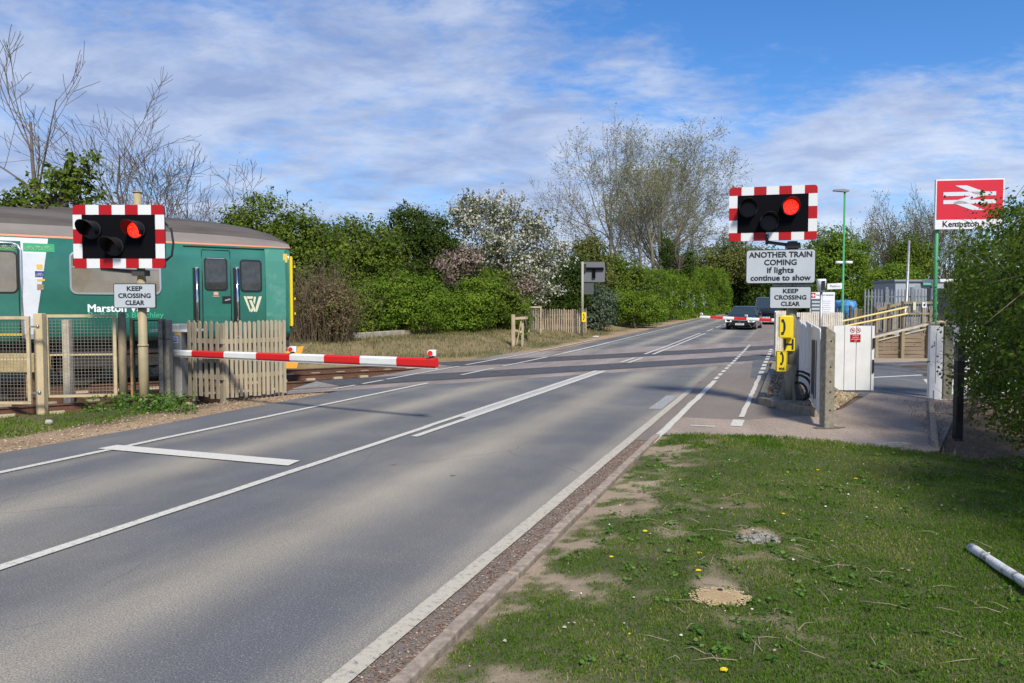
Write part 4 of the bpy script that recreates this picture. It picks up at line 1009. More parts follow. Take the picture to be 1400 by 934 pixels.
# ------------------------------------------------------------------ barriers
M_ARMW = mat('barrier_white', (.74, .74, .70), .35, var=.06, vscale=4); M_ARMR = mat('barrier_red', (.62, .015, .015), .35)
def frac_px(P0, P1, px):
    k = (px - 700) / 1050; dx, dy = P1.x - P0.x, P1.y - P0.y
    return (k * P0.y - P0.x) / (dx - k * dy)
def barrier(name, label, P0, P1, r0, r1, cuts, lights, cabinet_label=None, first_white=True, sh=.16, group='level crossing barriers'):
    base = Vector((P0.x, P0.y, Hf(P0.x, P0.y)))
    t = thing(name, label, 'barrier', base, 0, group)
    a = P0 - base; c = P1 - base; d = (c - a).normalized(); L_ = (c - a).length
    ang = math.atan2(d.y, d.x); tilt = math.asin(d.z)
    M = Matrix.Translation(a) @ Matrix.Rotation(ang, 4, 'Z') @ Matrix.Rotation(-tilt, 4, 'Y')
    arm = MB()
    cuts = [0] + [frac_px(P0, P1, c) for c in cuts] + [1]; nb = len(cuts) - 1
    for i in range(nb):
        s0, s1 = L_ * cuts[i], L_ * cuts[i + 1]; h0 = r0 + (r1 - r0) * cuts[i]; h1 = r0 + (r1 - r0) * cuts[i + 1]
        def ring(s, h): return [M @ Vector((s, y * .045, z * h / 2)) for y, z in ((-1, -.6), (-.6, -1), (.6, -1), (1, -.6), (1, .6), (.6, 1), (-.6, 1), (-1, .6))]
        v = ring(s0, h0) + ring(s1, h1)
        fs = [(k, k + 8, (k + 1) % 8 + 8, (k + 1) % 8) for k in range(8)] + ([tuple(range(8))] if i == 0 else []) + ([tuple(range(8, 16))[::-1]] if i == nb - 1 else [])
        arm.add(v, fs, (0 if i % 2 == 0 else 1) if first_white else (1 if i % 2 == 0 else 0))
    ao = arm.build('arm', [M_ARMW, M_ARMR], t)
    # pale rim along the lower edge
    b = MB(); b.bar(M @ Vector((0, 0, -r0 / 2 - .004)), M @ Vector((L_, 0, -r1 / 2 - .004)), .05, .012); b.build('lower_rim', M_ARMW, ao)
    for f_ in lights:
        q = M @ Vector((L_ * f_, 0, (r0 + (r1 - r0) * f_) / 2))
        k = MB(); k.box(q + Vector((0, 0, .02)), (.05, .05, .05), ang); lb = k.build('boom_light', M_BLACKG, ao)
        k = MB(); k.tube([q + Vector((-.012, -.06, .07)), q + Vector((-.012, .05, .07))], .047, 16, mat=0)
        k.box(q + Vector((0.018, 0.02, .07)), (.095, .09, .088)); k.build('lamp_housing', M_ARMW, lb, bevel=.006)
        k = MB(); k.tube([q + Vector((-.014, -.062, .07)), q + Vector((-.014, -.068, .07))], .036, 16); k.build('red_lens', M_ARMR, lb)
    return t, ao, M
q0 = F(234, 482.5, 13.85); q1 = F(597, 496.5, 10.75)
bt, ao, M = barrier('barrier', 'near red and white striped barrier arm lowered over the left lane', q0, q1, .115, .140, (264, 308, 352, 398, 445, 494, 544), (.52, .985))
base = Vector((q0.x, q0.y, 0))
M_CAB = mat('cabinet_grey', (.42, .41, .37), .45, .35, var=.12, vscale=4, bump=.05, bscale=30)
b = MB(); cxm = F(240, 500, 14.0)
b.box((cxm.x - base.x, .32, .60), (.30, .52, 1.2)); b.box((cxm.x - base.x - .02, .36, 1.27), (.22, .5, .14)); co = b.build('machine_cabinet', M_CAB, bt, bevel=.015)
M_BLUE = mat('sticker_blue', (.04, .14, .42), .4); M_STY = mat('sticker_yellow', (.72, .5, .1), .5)
xx = cxm.x - base.x
b = MB(); b.box((xx + .02, .057, 1.06), (.15, .004, .12)); s_ = b.build('sticker', M_WHITE, co); b = MB(); b.prism([(xx - .04, 1.02), (xx + .08, 1.02), (xx + .08, 1.1), (xx - .04, 1.1)], .0522, .0548); b.build('sticker_field', M_BLUE, s_)
text('lettering', 'ZN', .075, M_WTXT, s_, (xx + .02, .0505, 1.06), .001)
b = MB(); b.box((xx + .09, .057, 1.165), (.1, .004, .06)); b.build('sticker', M_STY, co)
b = MB(); b.box((xx - .07, .03, .95), (.10, .16, .2)); b.bar((xx - .1, 0, .95), (0.0, 0, .94), .07, .1); b.build('arm_boss', M_GALV, bt)
# counterweight side of the machine, behind the mesh
p = G(203, 552); t = thing('barrier_counterweight_guard', 'grey steel guard housing behind the dark mesh with a white top edge', 'guard housing', (p.x, 14.35, 0))
b = MB(); b.box((0, 0, .70), (.62, .4, 1.0)); b.build('housing', mat('dark_guard', (.12, .115, .10), .7, var=.3, vscale=4), t)
b = MB(); b.box((.02, -.1, 1.22), (.72, .7, .04)); b.build('top_rail', M_ARMW, t)
b = MB(); b.bar((-.4, -.22, .45), (.35, -.22, .85), .05, .12); b.build('brace', mat('brace_steel', (.25, .22, .17), .7), t)

# far barrier
q1f = F(957, 433.2, 33.0); q0f = F(1128, 441.0, 31.2)
barrier('barrier', 'far red and white striped barrier arm lowered in front of the black cars', q0f, q1f, .15, .105, (1110, 1090, 1072, 1055, 1038, 1020.7, 1003.5, 988.5, 971), (.99, .62), first_white=False)

# ------------------------------------------------------------------ fences on the left
M_BUFF = mat('buff_metal_frame', (.52, .42, .25), .6, var=.15, vscale=6); M_WIRE = mat('galvanised_wire', (.33, .30, .24), .6, .4); M_RUSTF = mat('rusty_angle', (.34, .20, .09), .8, bump=.3, vscale=20, var=.3)
M_OAK = mat('weathered_post', (.33, .27, .17), .9, bump=.8, bscale=40, vscale=8, col2=(.19, .155, .10), stretch=(1, 1, .2))
def mesh_panel(name, label, xa, xb, y, zb, zt, cell=.055, frame=M_BUFF, wire=M_WIRE, fw=.05, midrail=True, group='mesh fence panels', wr=.0042, yb=None):
    t = thing(name, label, 'fence panel', ((xa + xb) / 2, y, 0), 0, group); w = xb - xa
    if yb is not None:
        L2 = math.hypot(w, yb - y); t.location = ((xa + xb) / 2, (y + yb) / 2, 0); t.rotation_euler = (0, 0, math.atan2(yb - y, w)); w = L2
    b = MB()
    b.box((0, 0, zt - fw / 2), (w, .045, fw)); b.box((0, 0, zb + fw / 2), (w, .045, fw * .8)); b.box((-w / 2 + fw / 2, 0, (zb + zt) / 2), (fw, .043, zt - zb - 2 * fw)); b.box((w / 2 - fw / 2, 0, (zb + zt) / 2), (fw, .043, zt - zb - 2 * fw))
    b.build('frame', frame, t)
    b = MB(); x = -w / 2 + fw
    while x < w / 2 - fw: b.box((x, .008, (zb + zt) / 2), (wr, wr, zt - zb - fw * 2)); x += cell
    z = zb + fw
    while z < zt - fw: b.box((0, .013, z), (w - fw * 2, wr, wr)); z += cell
    b.build('wire_mesh', wire, t)
    if midrail: b = MB(); b.box((0, .03, (zb + zt) / 2 + .02), (w - 2 * fw, .02, .03)); b.build('mid_rail', frame, t)
    return t
a, c = F(-60, 495, 12.5), F(42, 495, 12.5)
zt = F(20, 432.5, 12.5).z
t = mesh_panel('mesh_fence_panel', 'buff framed mesh panel cut by the left edge of the photo', a.x, c.x, 12.5, .06, zt)
b = MB(); b.box((-.1, .06, zt - .30), (1.1, .03, .035)); b.build('yellow_rail', mat('rail_yellow', (.70, .48, .03), .5), t)
b = MB(); w2 = (c.x - a.x) / 2
for z in (zt - .17, .25): b = MB(); b.box((w2 + .07, .0, z), (.16, .03, .03)); b.tube([(w2 + .13, 0, z - .03), (w2 + .13, 0, z + .03)], .02, 8); b.build('hinge', M_GALV, t)
a, c = F(63, 495, 12.9), F(160, 495, 13.1)
zt = F(110, 430, 13.0).z
mesh_panel('mesh_fence_panel', 'buff framed mesh panel between the square post and the round timber post', a.x, c.x, 12.9, .12, zt, yb=13.1)
a, c = F(170, 495, 13.35), F(181, 495, 13.3)
b = MB(); xx = F(180, 480, 13.3).x; b.box((xx, 13.3, .78), (.035, .04, 1.36)); tag(b.build('angle_post', M_RUSTF), 'thin rusty angle iron post right of the round timber post', 'post')
M_DWIRE = mat('dark_green_wire', (.035, .06, .045), .5)
a, c = F(182, 495, 13.7), F(222, 495, 13.7)
mesh_panel('mesh_fence_panel', 'dark green mesh panel between the buff signal post and the concrete post', a.x, c.x, 13.7, .12, F(200, 437, 13.7).z, frame=M_DWIRE, wire=M_DWIRE, fw=.03, midrail=False, cell=.06)
def post(name, label, px, pyt, D, w, d, m, cat='post', rnd=False, zb=-.2, parts=None, top='flat'):
    q = F(px, 500, D); zt = F(px, pyt, D).z
    b = MB()
    if rnd: b.tube([(0, 0, zb), (0, 0, zt * .5), (0, 0, zt - .03), (0, 0, zt)], [w / 2 * 1.05, w / 2, w / 2 * .95, w / 2 * .7], 14)
    else: b.box((0, 0, (zb + zt) / 2), (w, d, zt - zb))
    h = Hf(q.x, D); o = b.build(name, m, loc=(q.x, D, 0), bevel=0 if rnd else .008); tag(o, label, cat); return o
post('fence_post', 'square buff painted post left of the mesh panel', 56, 428.5, 12.8, .145, .12, mat('buff_post_timber', (.55, .45, .27), .7, var=.12, vscale=10, bump=.3, stretch=(1, 1, .2)))
post('fence_post', 'round weathered timber post between two mesh panels', 168, 427, 13.25, .135, .13, M_OAK, rnd=True)
t = thing('concrete_post', 'mossy H section concrete post beside the barrier cabinet', 'post', (F(227, 500, 13.6).x, 13.6, 0))
zt = F(227, 436, 13.6).z
b = MB(); b.box((-.06, 0, zt / 2 - .05), (.075, .16, zt + .1)); b.box((.065, 0, zt / 2 - .06), (.06, .16, zt + .08)); b.box((.0, .02, zt / 2 - .06), (.06, .06, zt + .06)); b.build('shaft', M_CONCD, t, bevel=.012)
b = MB(); b.tube([(-.12, -.085, zt - .33), (0, -.09, zt - .35), (.14, -.085, zt - .36)], .006, 6); b.build('wire_tie', M_BLACKG, t)
# posts seen through the mesh
post('concrete_post', 'pale concrete post standing behind the left mesh panel', 93, 437, 14.2, .13, .13, mat('pale_concrete_post', (.42, .37, .28), .9, var=.2, vscale=10))
# rusty debris/side of near track seen through the mesh: cable trough boxes
t = thing('location_cabinet', 'low buff steel cabinet seen through the left mesh panel', 'cabinet', (F(30, 500, 14.5).x - .3, 14.5, 0))
b = MB(); b.box((0, 0, .60), (1.3, .4, .34)); b.build('body', mat('cabinet_buff', (.40, .31, .15), .7, var=.2), t, bevel=.01); b = MB(); b.box((-.5, 0, .2), (.08, .3, .46)); b.box((.5, 0, .2), (.08, .3, .46)); b.build('stand', M_RUSTF, t)

# picket fences
def picket_fence(name, label, A, B, zt, n, m, wd=.06, gap=None, rails=(.42, 1.05), group='picket fences', posts=True, jitter=.0, th=.018, back=1, zb=.05, pm=None, seed=0):
    A = Vector((A[0], A[1], 0)); B = Vector((B[0], B[1], 0)); d = B - A; L_ = d.length; ang = math.atan2(d.y, d.x)
    h = (Hf(A.x, A.y) + Hf(B.x, B.y)) / 2; rr = random.Random(seed)
    slope = (Hf(B.x, B.y) - Hf(A.x, A.y)) / L_
    t = thing(name, label, 'fence', (A.x, A.y, Hf(A.x, A.y)), ang, group)
    b = MB(); st = L_ / n
    for i in range(n):
        x = st * (i + .5); z0 = zb + x * slope + rr.uniform(-.01, .02); z1 = zt + x * slope + rr.uniform(-jitter, jitter); w = wd * rr.uniform(.92, 1.08) / 2
        ln = rr.uniform(-.004, .004) + rr.uniform(-jitter, jitter) * .25
        b.prism([(x - w, z0), (x + w, z0), (x + w + ln, z1 - w * 1.1), (x + w * .25 + ln, z1), (x - w * .25 + ln, z1), (x - w + ln, z1 - w * 1.1)], -th / 2 - .02, th / 2 - .02)
    b.build('pickets', m, t)
    for rz_ in rails:
        b = MB(); b.bar((0, .022 * back, rz_), (L_, .022 * back, rz_ + L_ * slope), .035, .08); b.build('rail', pm or m, t)
    if posts:
        for x in (.05, L_ - .05): b = MB(); b.box((x, .085 * back, zt / 2 - .05 + x * slope), (.09, .09, zt + .02)); b.build('post', pm or m, t)
    return t
M_PICK = mat('picket_timber', (.50, .42, .28), .85, bump=.5, bscale=30, vscale=12, col2=(.36, .30, .20), stretch=(1, 1, .12))
M_PICKD = mat('old_shaded_picket_timber', (.36, .31, .22), .9, bump=.5, bscale=30, vscale=12, col2=(.24, .205, .145), stretch=(1, 1, .12))  # weathered grey, with the return's weaker sunlight also put into the colour
pa, pb_, pc = F(257, 500, 13.95), F(303, 500, 13.3), F(391, 500, 14.4)
picket_fence('picket_fence', 'greyer short return of the picket fence beside the silver cabinet', pa, pb_, F(303, 439, 13.3).z, 6, M_PICKD, .085, seed=1, jitter=.012)
picket_fence('picket_fence', 'sunlit pale picket fence in front of the train cab', pb_ + Vector((.03, .03, 0)), pc, F(303, 439.5, 13.3).z, 14, M_PICK, .058, seed=2, jitter=.014)

# ------------------------------------------------------------------ the train
def tr_on(px, py, m0=-17.7):
    r = ray(px, py); k = r.x * TM.x + r.y * TM.y; t = m0 / k
    return (r.x * t) * TD.x + (r.y * t) * TD.y, CAMH + r.z * t
SIDE = -17.69; CEN = TRACKS[1]
M_GRN = mat('train_green', (.034, .180, .132), .30, vscale=1.6, coat=.3, col2=(.026, .138, .102)); M_ROOF = mat('train_roof', (.085, .072, .062), .8, var=.35, vscale=3, stretch=(1, .15, 1), bump=.2, bscale=20)
M_ROOFL = mat('train_roof_lower', (.20, .172, .15), .7, var=.15, vscale=3, stretch=(1, .2, 1)); M_ORG = mat('cantrail_orange', (.68, .22, .10), .5); M_TW = mat('train_white', (.66, .68, .70), .4, var=.06, vscale=3)
M_GLASS = mat('train_glass', (.21, .18, .13), .10, var=.2, vscale=2, spec=.9, coat=.5); M_GLASSD = mat('train_glass_dark', (.045, .048, .045), .08, spec=.8, var=.3, vscale=6)
M_SEAL = mat('window_seal', (.01, .01, .01), .5); M_ALU = mat('window_frame_alu', (.55, .56, .55), .3, .6); M_CHR = mat('grab_rail_steel', (.75, .75, .76), .12, 1.0); M_TYEL = mat('cab_yellow', (.80, .58, .01), .4)
M_UND = mat('underframe', (.03, .026, .022), .8, var=.4, vscale=8); M_TGLET = mat('green_lettering', (.05, .42, .22), .5); M_CREAM = mat('emblem_cream', (.70, .66, .45), .5)
train = thing('train', 'green and white diesel train standing behind the picket fence', 'train', (0, 0, 0), -TA)
UE, _ = tr_on(400, 420); UE -= .02
US = -13.5
prof = [(1.28, .94), (1.37, 1.12), (1.41, 1.45), (1.41, 2.2), (1.385, 2.7), (1.335, 3.02)]
def ring_body(): return [(CEN + v, z) for v, z in prof] + [(CEN - v, z) for v, z in prof[::-1]]
def loft(b, rings, us, matf, closed=True, smooth=False):
    n = len(rings[0]); o = len(b.v)
    for rg_, u in zip(rings, us): b.v.extend([(m, u, z) for m, z in rg_])
    for i in range(len(us) - 1):
        for k in range(n if closed else n - 1):
            b.f.append([o + i * n + k, o + (i + 1) * n + k, o + (i + 1) * n + (k + 1) % n, o + i * n + (k + 1) % n]); b.m.append(matf(k)); b.sm.append(smooth)
    return o
b = MB(); us = [US, UE - .9, UE - .12, UE]
rings = [ring_body(), ring_body(), [(CEN + (m - CEN) * .995, z) for m, z in ring_body()], [(CEN + (m - CEN) * .97, z) for m, z in ring_body()]]
loft(b, rings, us, lambda k: 0, smooth=True)
b.f.append(list(range(len(b.v) - 12, len(b.v)))); b.m.append(0); b.sm.append(False)
b.f.append(list(range(12))[::-1]); b.m.append(0); b.sm.append(False)
body = b.build('body', M_GRN, train)
# roof
rp = [(1.335, 3.022), (1.32, 3.06), (1.20, 3.28), (1.0, 3.46), (.72, 3.60), (.38, 3.685), (0, 3.71)]
def roof_ring(top): return [(CEN + v, 3.022 + (z - 3.022) * top) for v, z in rp] + [(CEN - v, 3.022 + (z - 3.022) * top) for v, z in rp[-2::-1]]
b = MB(); us = [US, UE - 3.2, UE - 2.2, UE - 1.4, UE - .7, UE - .25, UE + .01]; tops = [1, 1, .97, .90, .78, .62, .38]
loft(b, [roof_ring(t_) for t_ in tops], us, lambda k: 2 if k in (0, 11) else (1 if k in (1, 10) else 0), closed=False, smooth=True)
rf = b.build('roof', [M_ROOF, M_ROOFL, M_ORG], train)
b = MB(); rr_ = [(CEN + (m - CEN) * .97, z) for m, z in roof_ring(.38)]; b.add([(m, UE + .0, z) for m, z in rr_], [tuple(range(len(rr_)))]); b.build('roof_end', M_ROOF, rf)
b = MB()
for u in (UE - 7.5, UE - 4.5): b.box((CEN, u, 3.73), (.4, .5, .08))
b.box((CEN + .9, UE - 3.0, 3.56), (.06, .25, .08)); b.build('roof_vent', M_ROOF, rf)
# cab front
b = MB(); b.box((CEN, UE + .035, 2.02), (2.68, .06, 1.62)); cf = b.build('cab_front', M_TYEL, train, bevel=.03)
b = MB(); b.box((CEN + .8, UE + .102, 2.45), (.8, .012, .6)); b.box((CEN - .8, UE + .102, 2.45), (.8, .012, .6)); b.build('windscreen', M_GLASSD, cf)
b = MB(); b.box((CEN, UE + .2, 1.95), (.9, .25, 1.6)); b.build('gangway', M_SEAL, cf)
b = MB(); b.box((CEN + .95, UE + .105, 1.55), (.3, .02, .16)); b.box((CEN - .95, UE + .105, 1.55), (.3, .02, .16)); b.build('headlight_cluster', M_BLACKG, cf)
b = MB(); 
for z in (1.85, 1.5, 2.6): b.box((CEN + 1.33, UE + .1, z), (.03, .03, .05))
b.build('lamp_bracket', M_TYEL, cf)
b = MB(); M_PLO = mat('snowplough_orange', (.80, .33, .02), .5)
b.add([(CEN + 1.1, UE - .2, .2), (CEN + 1.25, UE + .15, .2), (CEN + 1.28, UE + .32, .72), (CEN + 1.05, UE - .12, .62), (CEN + .0, UE + .5, .2), (CEN + .0, UE + .6, .6)], [(0, 1, 2, 3), (1, 4, 5, 2)]); o = b.build('snowplough', M_PLO, train); sm_ = o.modifiers.new('s', 'SOLIDIFY'); sm_.thickness = .03
b = MB(); b.box((CEN, (US + UE) / 2 - .3, .80), (2.2, UE - US - 1.0, .26)); b.box((CEN + .2, UE - 8.5, .5), (2.0, 3.2, .5)); b.box((CEN, UE - .25, .82), (2.4, .5, .22)); b.build('underframe', M_UND, train)
# bogies
for uc in (UE - 3.0, UE - 17.0):
    b = MB(); b.box((CEN + 1.0, uc, .52), (.16, 3.0, .24)); b.box((CEN - 1.0, uc, .52), (.16, 3.0, .24)); b.box((CEN, uc, .5), (2.0, .4, .3)); bo = b.build('bogie', M_UND, train)
    for du in (-1.3, 1.3):
        for sg in (-1, 1): b = MB(); b.tube([(CEN + sg * .72, uc + du, .44), (CEN + sg * .84, uc + du, .44)], .42, 24, cap=True); b.build('wheel', M_UND, bo)
# facade pieces on the side
def side_m(z):  # side plane at height z
    pz = [q[1] for q in prof]; pv = [q[0] for q in prof]
    return CEN + float(np.interp(z, pz, pv))
def side_sheet(name, poly, mt, par, off=.004, th=.004):
    "poly in (u,z) follows the curved side"
    b = MB(); zs = sorted(set([z for _, z in poly] + [q[1] for q in prof])); zmin = min(z for _, z in poly); zmax = max(z for _, z in poly)
    if zmax - zmin > .25:
        zs = [z for z in zs if zmin <= z <= zmax]
        rows = []
        for z in zs:
            xsn = []
            for i in range(len(poly)):
                (u0, z0), (u1, z1) = poly[i], poly[(i + 1) % len(poly)]
                if abs(z1 - z0) < 1e-9:
                    if abs(z - z0) < 1e-9: xsn += [u0, u1]
                elif min(z0, z1) - 1e-9 <= z <= max(z0, z1) + 1e-9: xsn.append(u0 + (u1 - u0) * (z - z0) / (z1 - z0))
            rows.append((min(xsn), max(xsn), z))
        vs = []
        for a_, c_, z in rows: vs += [(side_m(z) + off, a_, z), (side_m(z) + off, c_, z)]
        fs = [(2 * i, 2 * i + 1, 2 * i + 3, 2 * i + 2) for i in range(len(rows) - 1)]
        b.add(vs, fs)
    else: b.add([(side_m(z) + off, u, z) for u, z in poly], [tuple(range(len(poly)))])
    return b.build(name, mt, par)
def rr_side(u0, z0, u1, z1, r, off=.004): return rrect(u0, z0, u1, z1, r, 4)
def win(name, u0, z0, u1, z1, r, glass, par, fr=M_SEAL, fw=.03):
    b = MB()
    mid = (z0 + z1) / 2
    tiltM = side_m(z1) - side_m(z0)
    def P(u, z, o): return (side_m(z) + o, u, z)
    outer = rrect(u0 - fw, z0 - fw, u1 + fw, z1 + fw, r + fw, 4); inner = rrect(u0, z0, u1, z1, r, 4)
    n = len(outer); vs = [P(u, z, .002) for u, z in outer] + [P(u, z, .020) for u, z in outer] + [P(u, z, .020) for u, z in inner] + [P(u, z, .003) for u, z in inner]
    fs = [(a * n + k, a * n + (k + 1) % n, (a + 1) * n + (k + 1) % n, (a + 1) * n + k) for a in range(3) for k in range(n)]
    b.add(vs, fs); w = b.build(name, fr, par)
    side_sheet('pane', inner, glass, w, .012 if par.name.startswith(('door', 'cab_door')) else .007); return w
# white panel with slanted edge
ua, za = tr_on(66, 326); ub, zb_ = tr_on(46, 452); uc, zc = tr_on(29, 452)
z_lo = 1.02
side_sheet('white_panel', [(tr_on(30, 400)[0], z_lo), (ub, z_lo), (ua, 3.0), (tr_on(-140, 330)[0], 3.0), (tr_on(-140, 330)[0], 2.93), (tr_on(30, 400)[0], 2.93)] if False else [(tr_on(30, 400)[0], z_lo), (ub, z_lo), (ua, 3.0), (tr_on(30, 400)[0], 3.0)], M_TW, body, .004)
side_sheet('white_panel', [(US + .5, 2.93), (tr_on(30, 400)[0], 2.93), (tr_on(30, 400)[0], 3.0), (US + .5, 3.0)], M_TW, body, .004)
# passenger door at the left
d1 = tr_on(29, 400)[0]; d0 = d1 - 1.25; ztop = tr_on(10, 333)[1]
b = MB(); n_ = 4
do = side_sheet('door', [(d0, 1.0), (d1, 1.0), (d1, ztop), (d0, ztop)], M_GRN, body, .009)
b = MB()
zs = [1.0, 1.12, 1.45, 2.2, ztop - .12]
for uu in (d1 + .01,): b.tube([(side_m(z) + .02, uu, z) for z in zs] + [(side_m(ztop) + .02, uu - .05, ztop - .02), (side_m(ztop) + .02, uu - .15, ztop + .015), (side_m(ztop) + .02, d0, ztop + .015)], .022, 8)
b.build('door_frame', M_ALU, do)
b = MB(); b.tube([(side_m(z) + .018, d1 - .035, z) for z in zs] + [(side_m(ztop) + .018, d1 - .08, ztop - .05), (side_m(ztop) + .018, d0, ztop - .02)], .014, 6); b.build('seal', M_SEAL, do)
w1 = tr_on(22, 370); win('window', d1 - 1.05, tr_on(10, 399)[1], w1[0], tr_on(10, 344.5)[1], .08, M_GLASS, do)
# main window
ua, zt_ = tr_on(97, 347); ub, zb_ = tr_on(218, 400)
w = win('window', ua, tr_on(150, 400.5)[1], ub, tr_on(150, 347.5)[1], .10, M_GLASS, body, M_ALU, .035)
b = MB(); zz_ = tr_on(97, 365)[1]; b.box((side_m(zz_) + .012, (ua + ub) / 2, zz_), (.012, ub - ua, .03)); b.build('transom', M_ALU, w)
b = MB(); b.add([(side_m(zz_) + .008, ua + .03, zz_ + .02), (side_m(zz_) + .008, ub - .03, zz_ + .02), (side_m(zz_ + .2) + .009, ub - .03, zz_ + .22), (side_m(zz_ + .2) + .009, ua + .03, zz_ + .22)], [(0, 1, 2, 3)]); b.build('hopper_pane', M_GLASSD, w)
# other windows further back (left of the door)
for k in range(3): win('window', d0 - 2.6 - k * 3.2, tr_on(150, 400.5)[1], d0 - .7 - k * 3.2, tr_on(150, 347.5)[1], .10, M_GLASS, body, M_ALU, .035)
# cab door
da, dtop = tr_on(276.5, 342); db = tr_on(314, 342)[0]
cd = side_sheet('cab_door', [(da, 1.0), (db, 1.0), (db, dtop), (da, dtop)], M_GRN, body, .008)
b = MB()
for uu in (da - .012, db + .012): b.tube([(side_m(z) + .006, uu, z) for z in (1.0, 1.12, 1.45, 2.2, dtop)], .009, 6)
b.tube([(side_m(dtop) + .006, da, dtop + .012), (side_m(dtop) + .006, db, dtop + .012)], .009, 6); b.build('door_gap', M_SEAL, cd)
w = win('window', tr_on(281, 380)[0], tr_on(295, 395.5)[1], tr_on(309, 380)[0], tr_on(295, 354)[1], .05, M_GLASSD, cd)
b = MB(); zz_ = tr_on(295, 354)[1]; b.box((side_m(zz_) + .016, (tr_on(281, 380)[0] + tr_on(309, 380)[0]) / 2, zz_ + .012), (.012, tr_on(309, 380)[0] - tr_on(281, 380)[0] - .05, .015)); b.build('top_trim', M_ALU, w)
w = win('window', tr_on(330, 380)[0], tr_on(343, 397)[1], tr_on(356, 380)[0], tr_on(343, 357)[1], .05, M_GLASSD, body)
u_, z_ = tr_on(310, 410); b = MB(); b.box((side_m(z_) + .012, u_, z_), (.01, .2, .16)); hr = b.build('handle_recess', M_SEAL, cd); b = MB(); b.box((side_m(z_) + .022, u_ + .01, z_), (.012, .12, .03), rot=Matrix.Rotation(R(15), 3, 'X')); b.build('handle', M_ALU, hr)
u_, z_ = tr_on(295, 402); b = MB(); b.box((side_m(z_) + .011, u_, z_ + .01), (.003, .10, .07)); b.box((side_m(z_) + .011, u_, z_ - .05), (.003, .14, .015)); b.build('notice_sticker', mat('sticker_pale', (.66, .6, .45), .5, vscale=90, col2=(.6, .2, .1)), cd)
for px in (267.5, 322.5):
    u_, zt_ = tr_on(px, 367); b = MB(); b.tube([(side_m(1.5) + .09, u_, 1.02), (side_m(1.5) + .09, u_, zt_)], .026, 12); g_ = b.build('grab_rail', M_CHR, body)
    b = MB(); b.box((side_m(1.5) + .02, u_ + .0, (1.02 + zt_) / 2), (.03, .13, zt_ - 1.0)); b.build('recess_strip', M_SEAL, g_); [MB().box((side_m(1.5) + .05, u_, z_), (.1, .06, .03)).build('bracket', M_ALU, g_) for z_ in (zt_ + .01, 1.0)]
# gutter line above the doors
u0_, z0_ = tr_on(251, 337.5); u1_, _ = tr_on(362, 342); b = MB(); b.bar((side_m(2.98) + .008, u0_, 2.975), (side_m(2.98) + .008, u1_, 2.975), .02, .02); b.build('rain_strip', M_SEAL, body)
# paler rear panel edge of the cab
u_, _ = tr_on(363, 400); b = MB(); b.tube([(side_m(z) + .002, u_, z) for z in (1.0, 1.12, 1.45, 2.2, 2.9)], .005, 5); b.build('panel_joint', mat('joint_green', (.02, .12, .08), .5), body)
side_sheet('cab_panel', [(u_ + .01, 1.0), (UE - .14, 1.0), (UE - .14, 2.98), (u_ + .01, 2.98)], mat('cab_green_scuffed', (.065, .25, .185), .4, vscale=2.2, col2=(.15, .34, .27), fac=(.5, .72)), body, .003)
b = MB(); b.box((side_m(2) - .028, UE - .015, 2.02), (.1, .05, 1.62)); b.build('yellow_edge', M_TYEL, body)
u_, z_ = tr_on(392, 353); b = MB(); b.box((side_m(z_) + .008, u_ - .03, z_), (.003, .1, .20)); b.build('warning_sticker', M_STY, body)
# emblem (two interlocked chevrons)
def poly_uv(name, polys, px0, py0, sc, mt, off=.006):
    u0, z0 = tr_on(px0, py0); b = MB()
    for poly in polys: b.add([(side_m(z0) + off, u0 + x * sc, z0 + y * sc) for x, y in poly], [tuple(range(len(poly)))])
    return b.build(name, mt, body)
poly_uv('emblem', [[(0, 1), (.16, 1), (.44, .12), (.38, 0)], [(.18, 1), (.60, 1), (.54, .84), (.24, .84)], [(.34, .76), (.50, .76), (.76, .10), (.70, 0), (.62, .06)], [(.46, .0), (.52, .0), (.60, .18), (.53, .34), (.44, .14)], [(.64, .98), (.78, .98), (.68, .48), (.60, .66)], [(.78, .0), (.84, .06), (1.14, 1), (.96, 1), (.74, .28)]], 333, 427, .36, M_CREAM)
u_, z_ = tr_on(121, 422)
def side_text(s, px, py, size, mt, bold=.0, align='LEFT'):
    u, z = tr_on(px, py); o = text('lettering', s, size, mt, body, (side_m(z) + .006, u, z), bold, align=align); o.rotation_euler = (R(90), 0, R(90)); return o
side_text('Marston Vale', 119, 422, .215, M_WTXT, .006)
side_text('Bedford to Bletchley', 120, 431.5, .17, M_TGLET, .002)
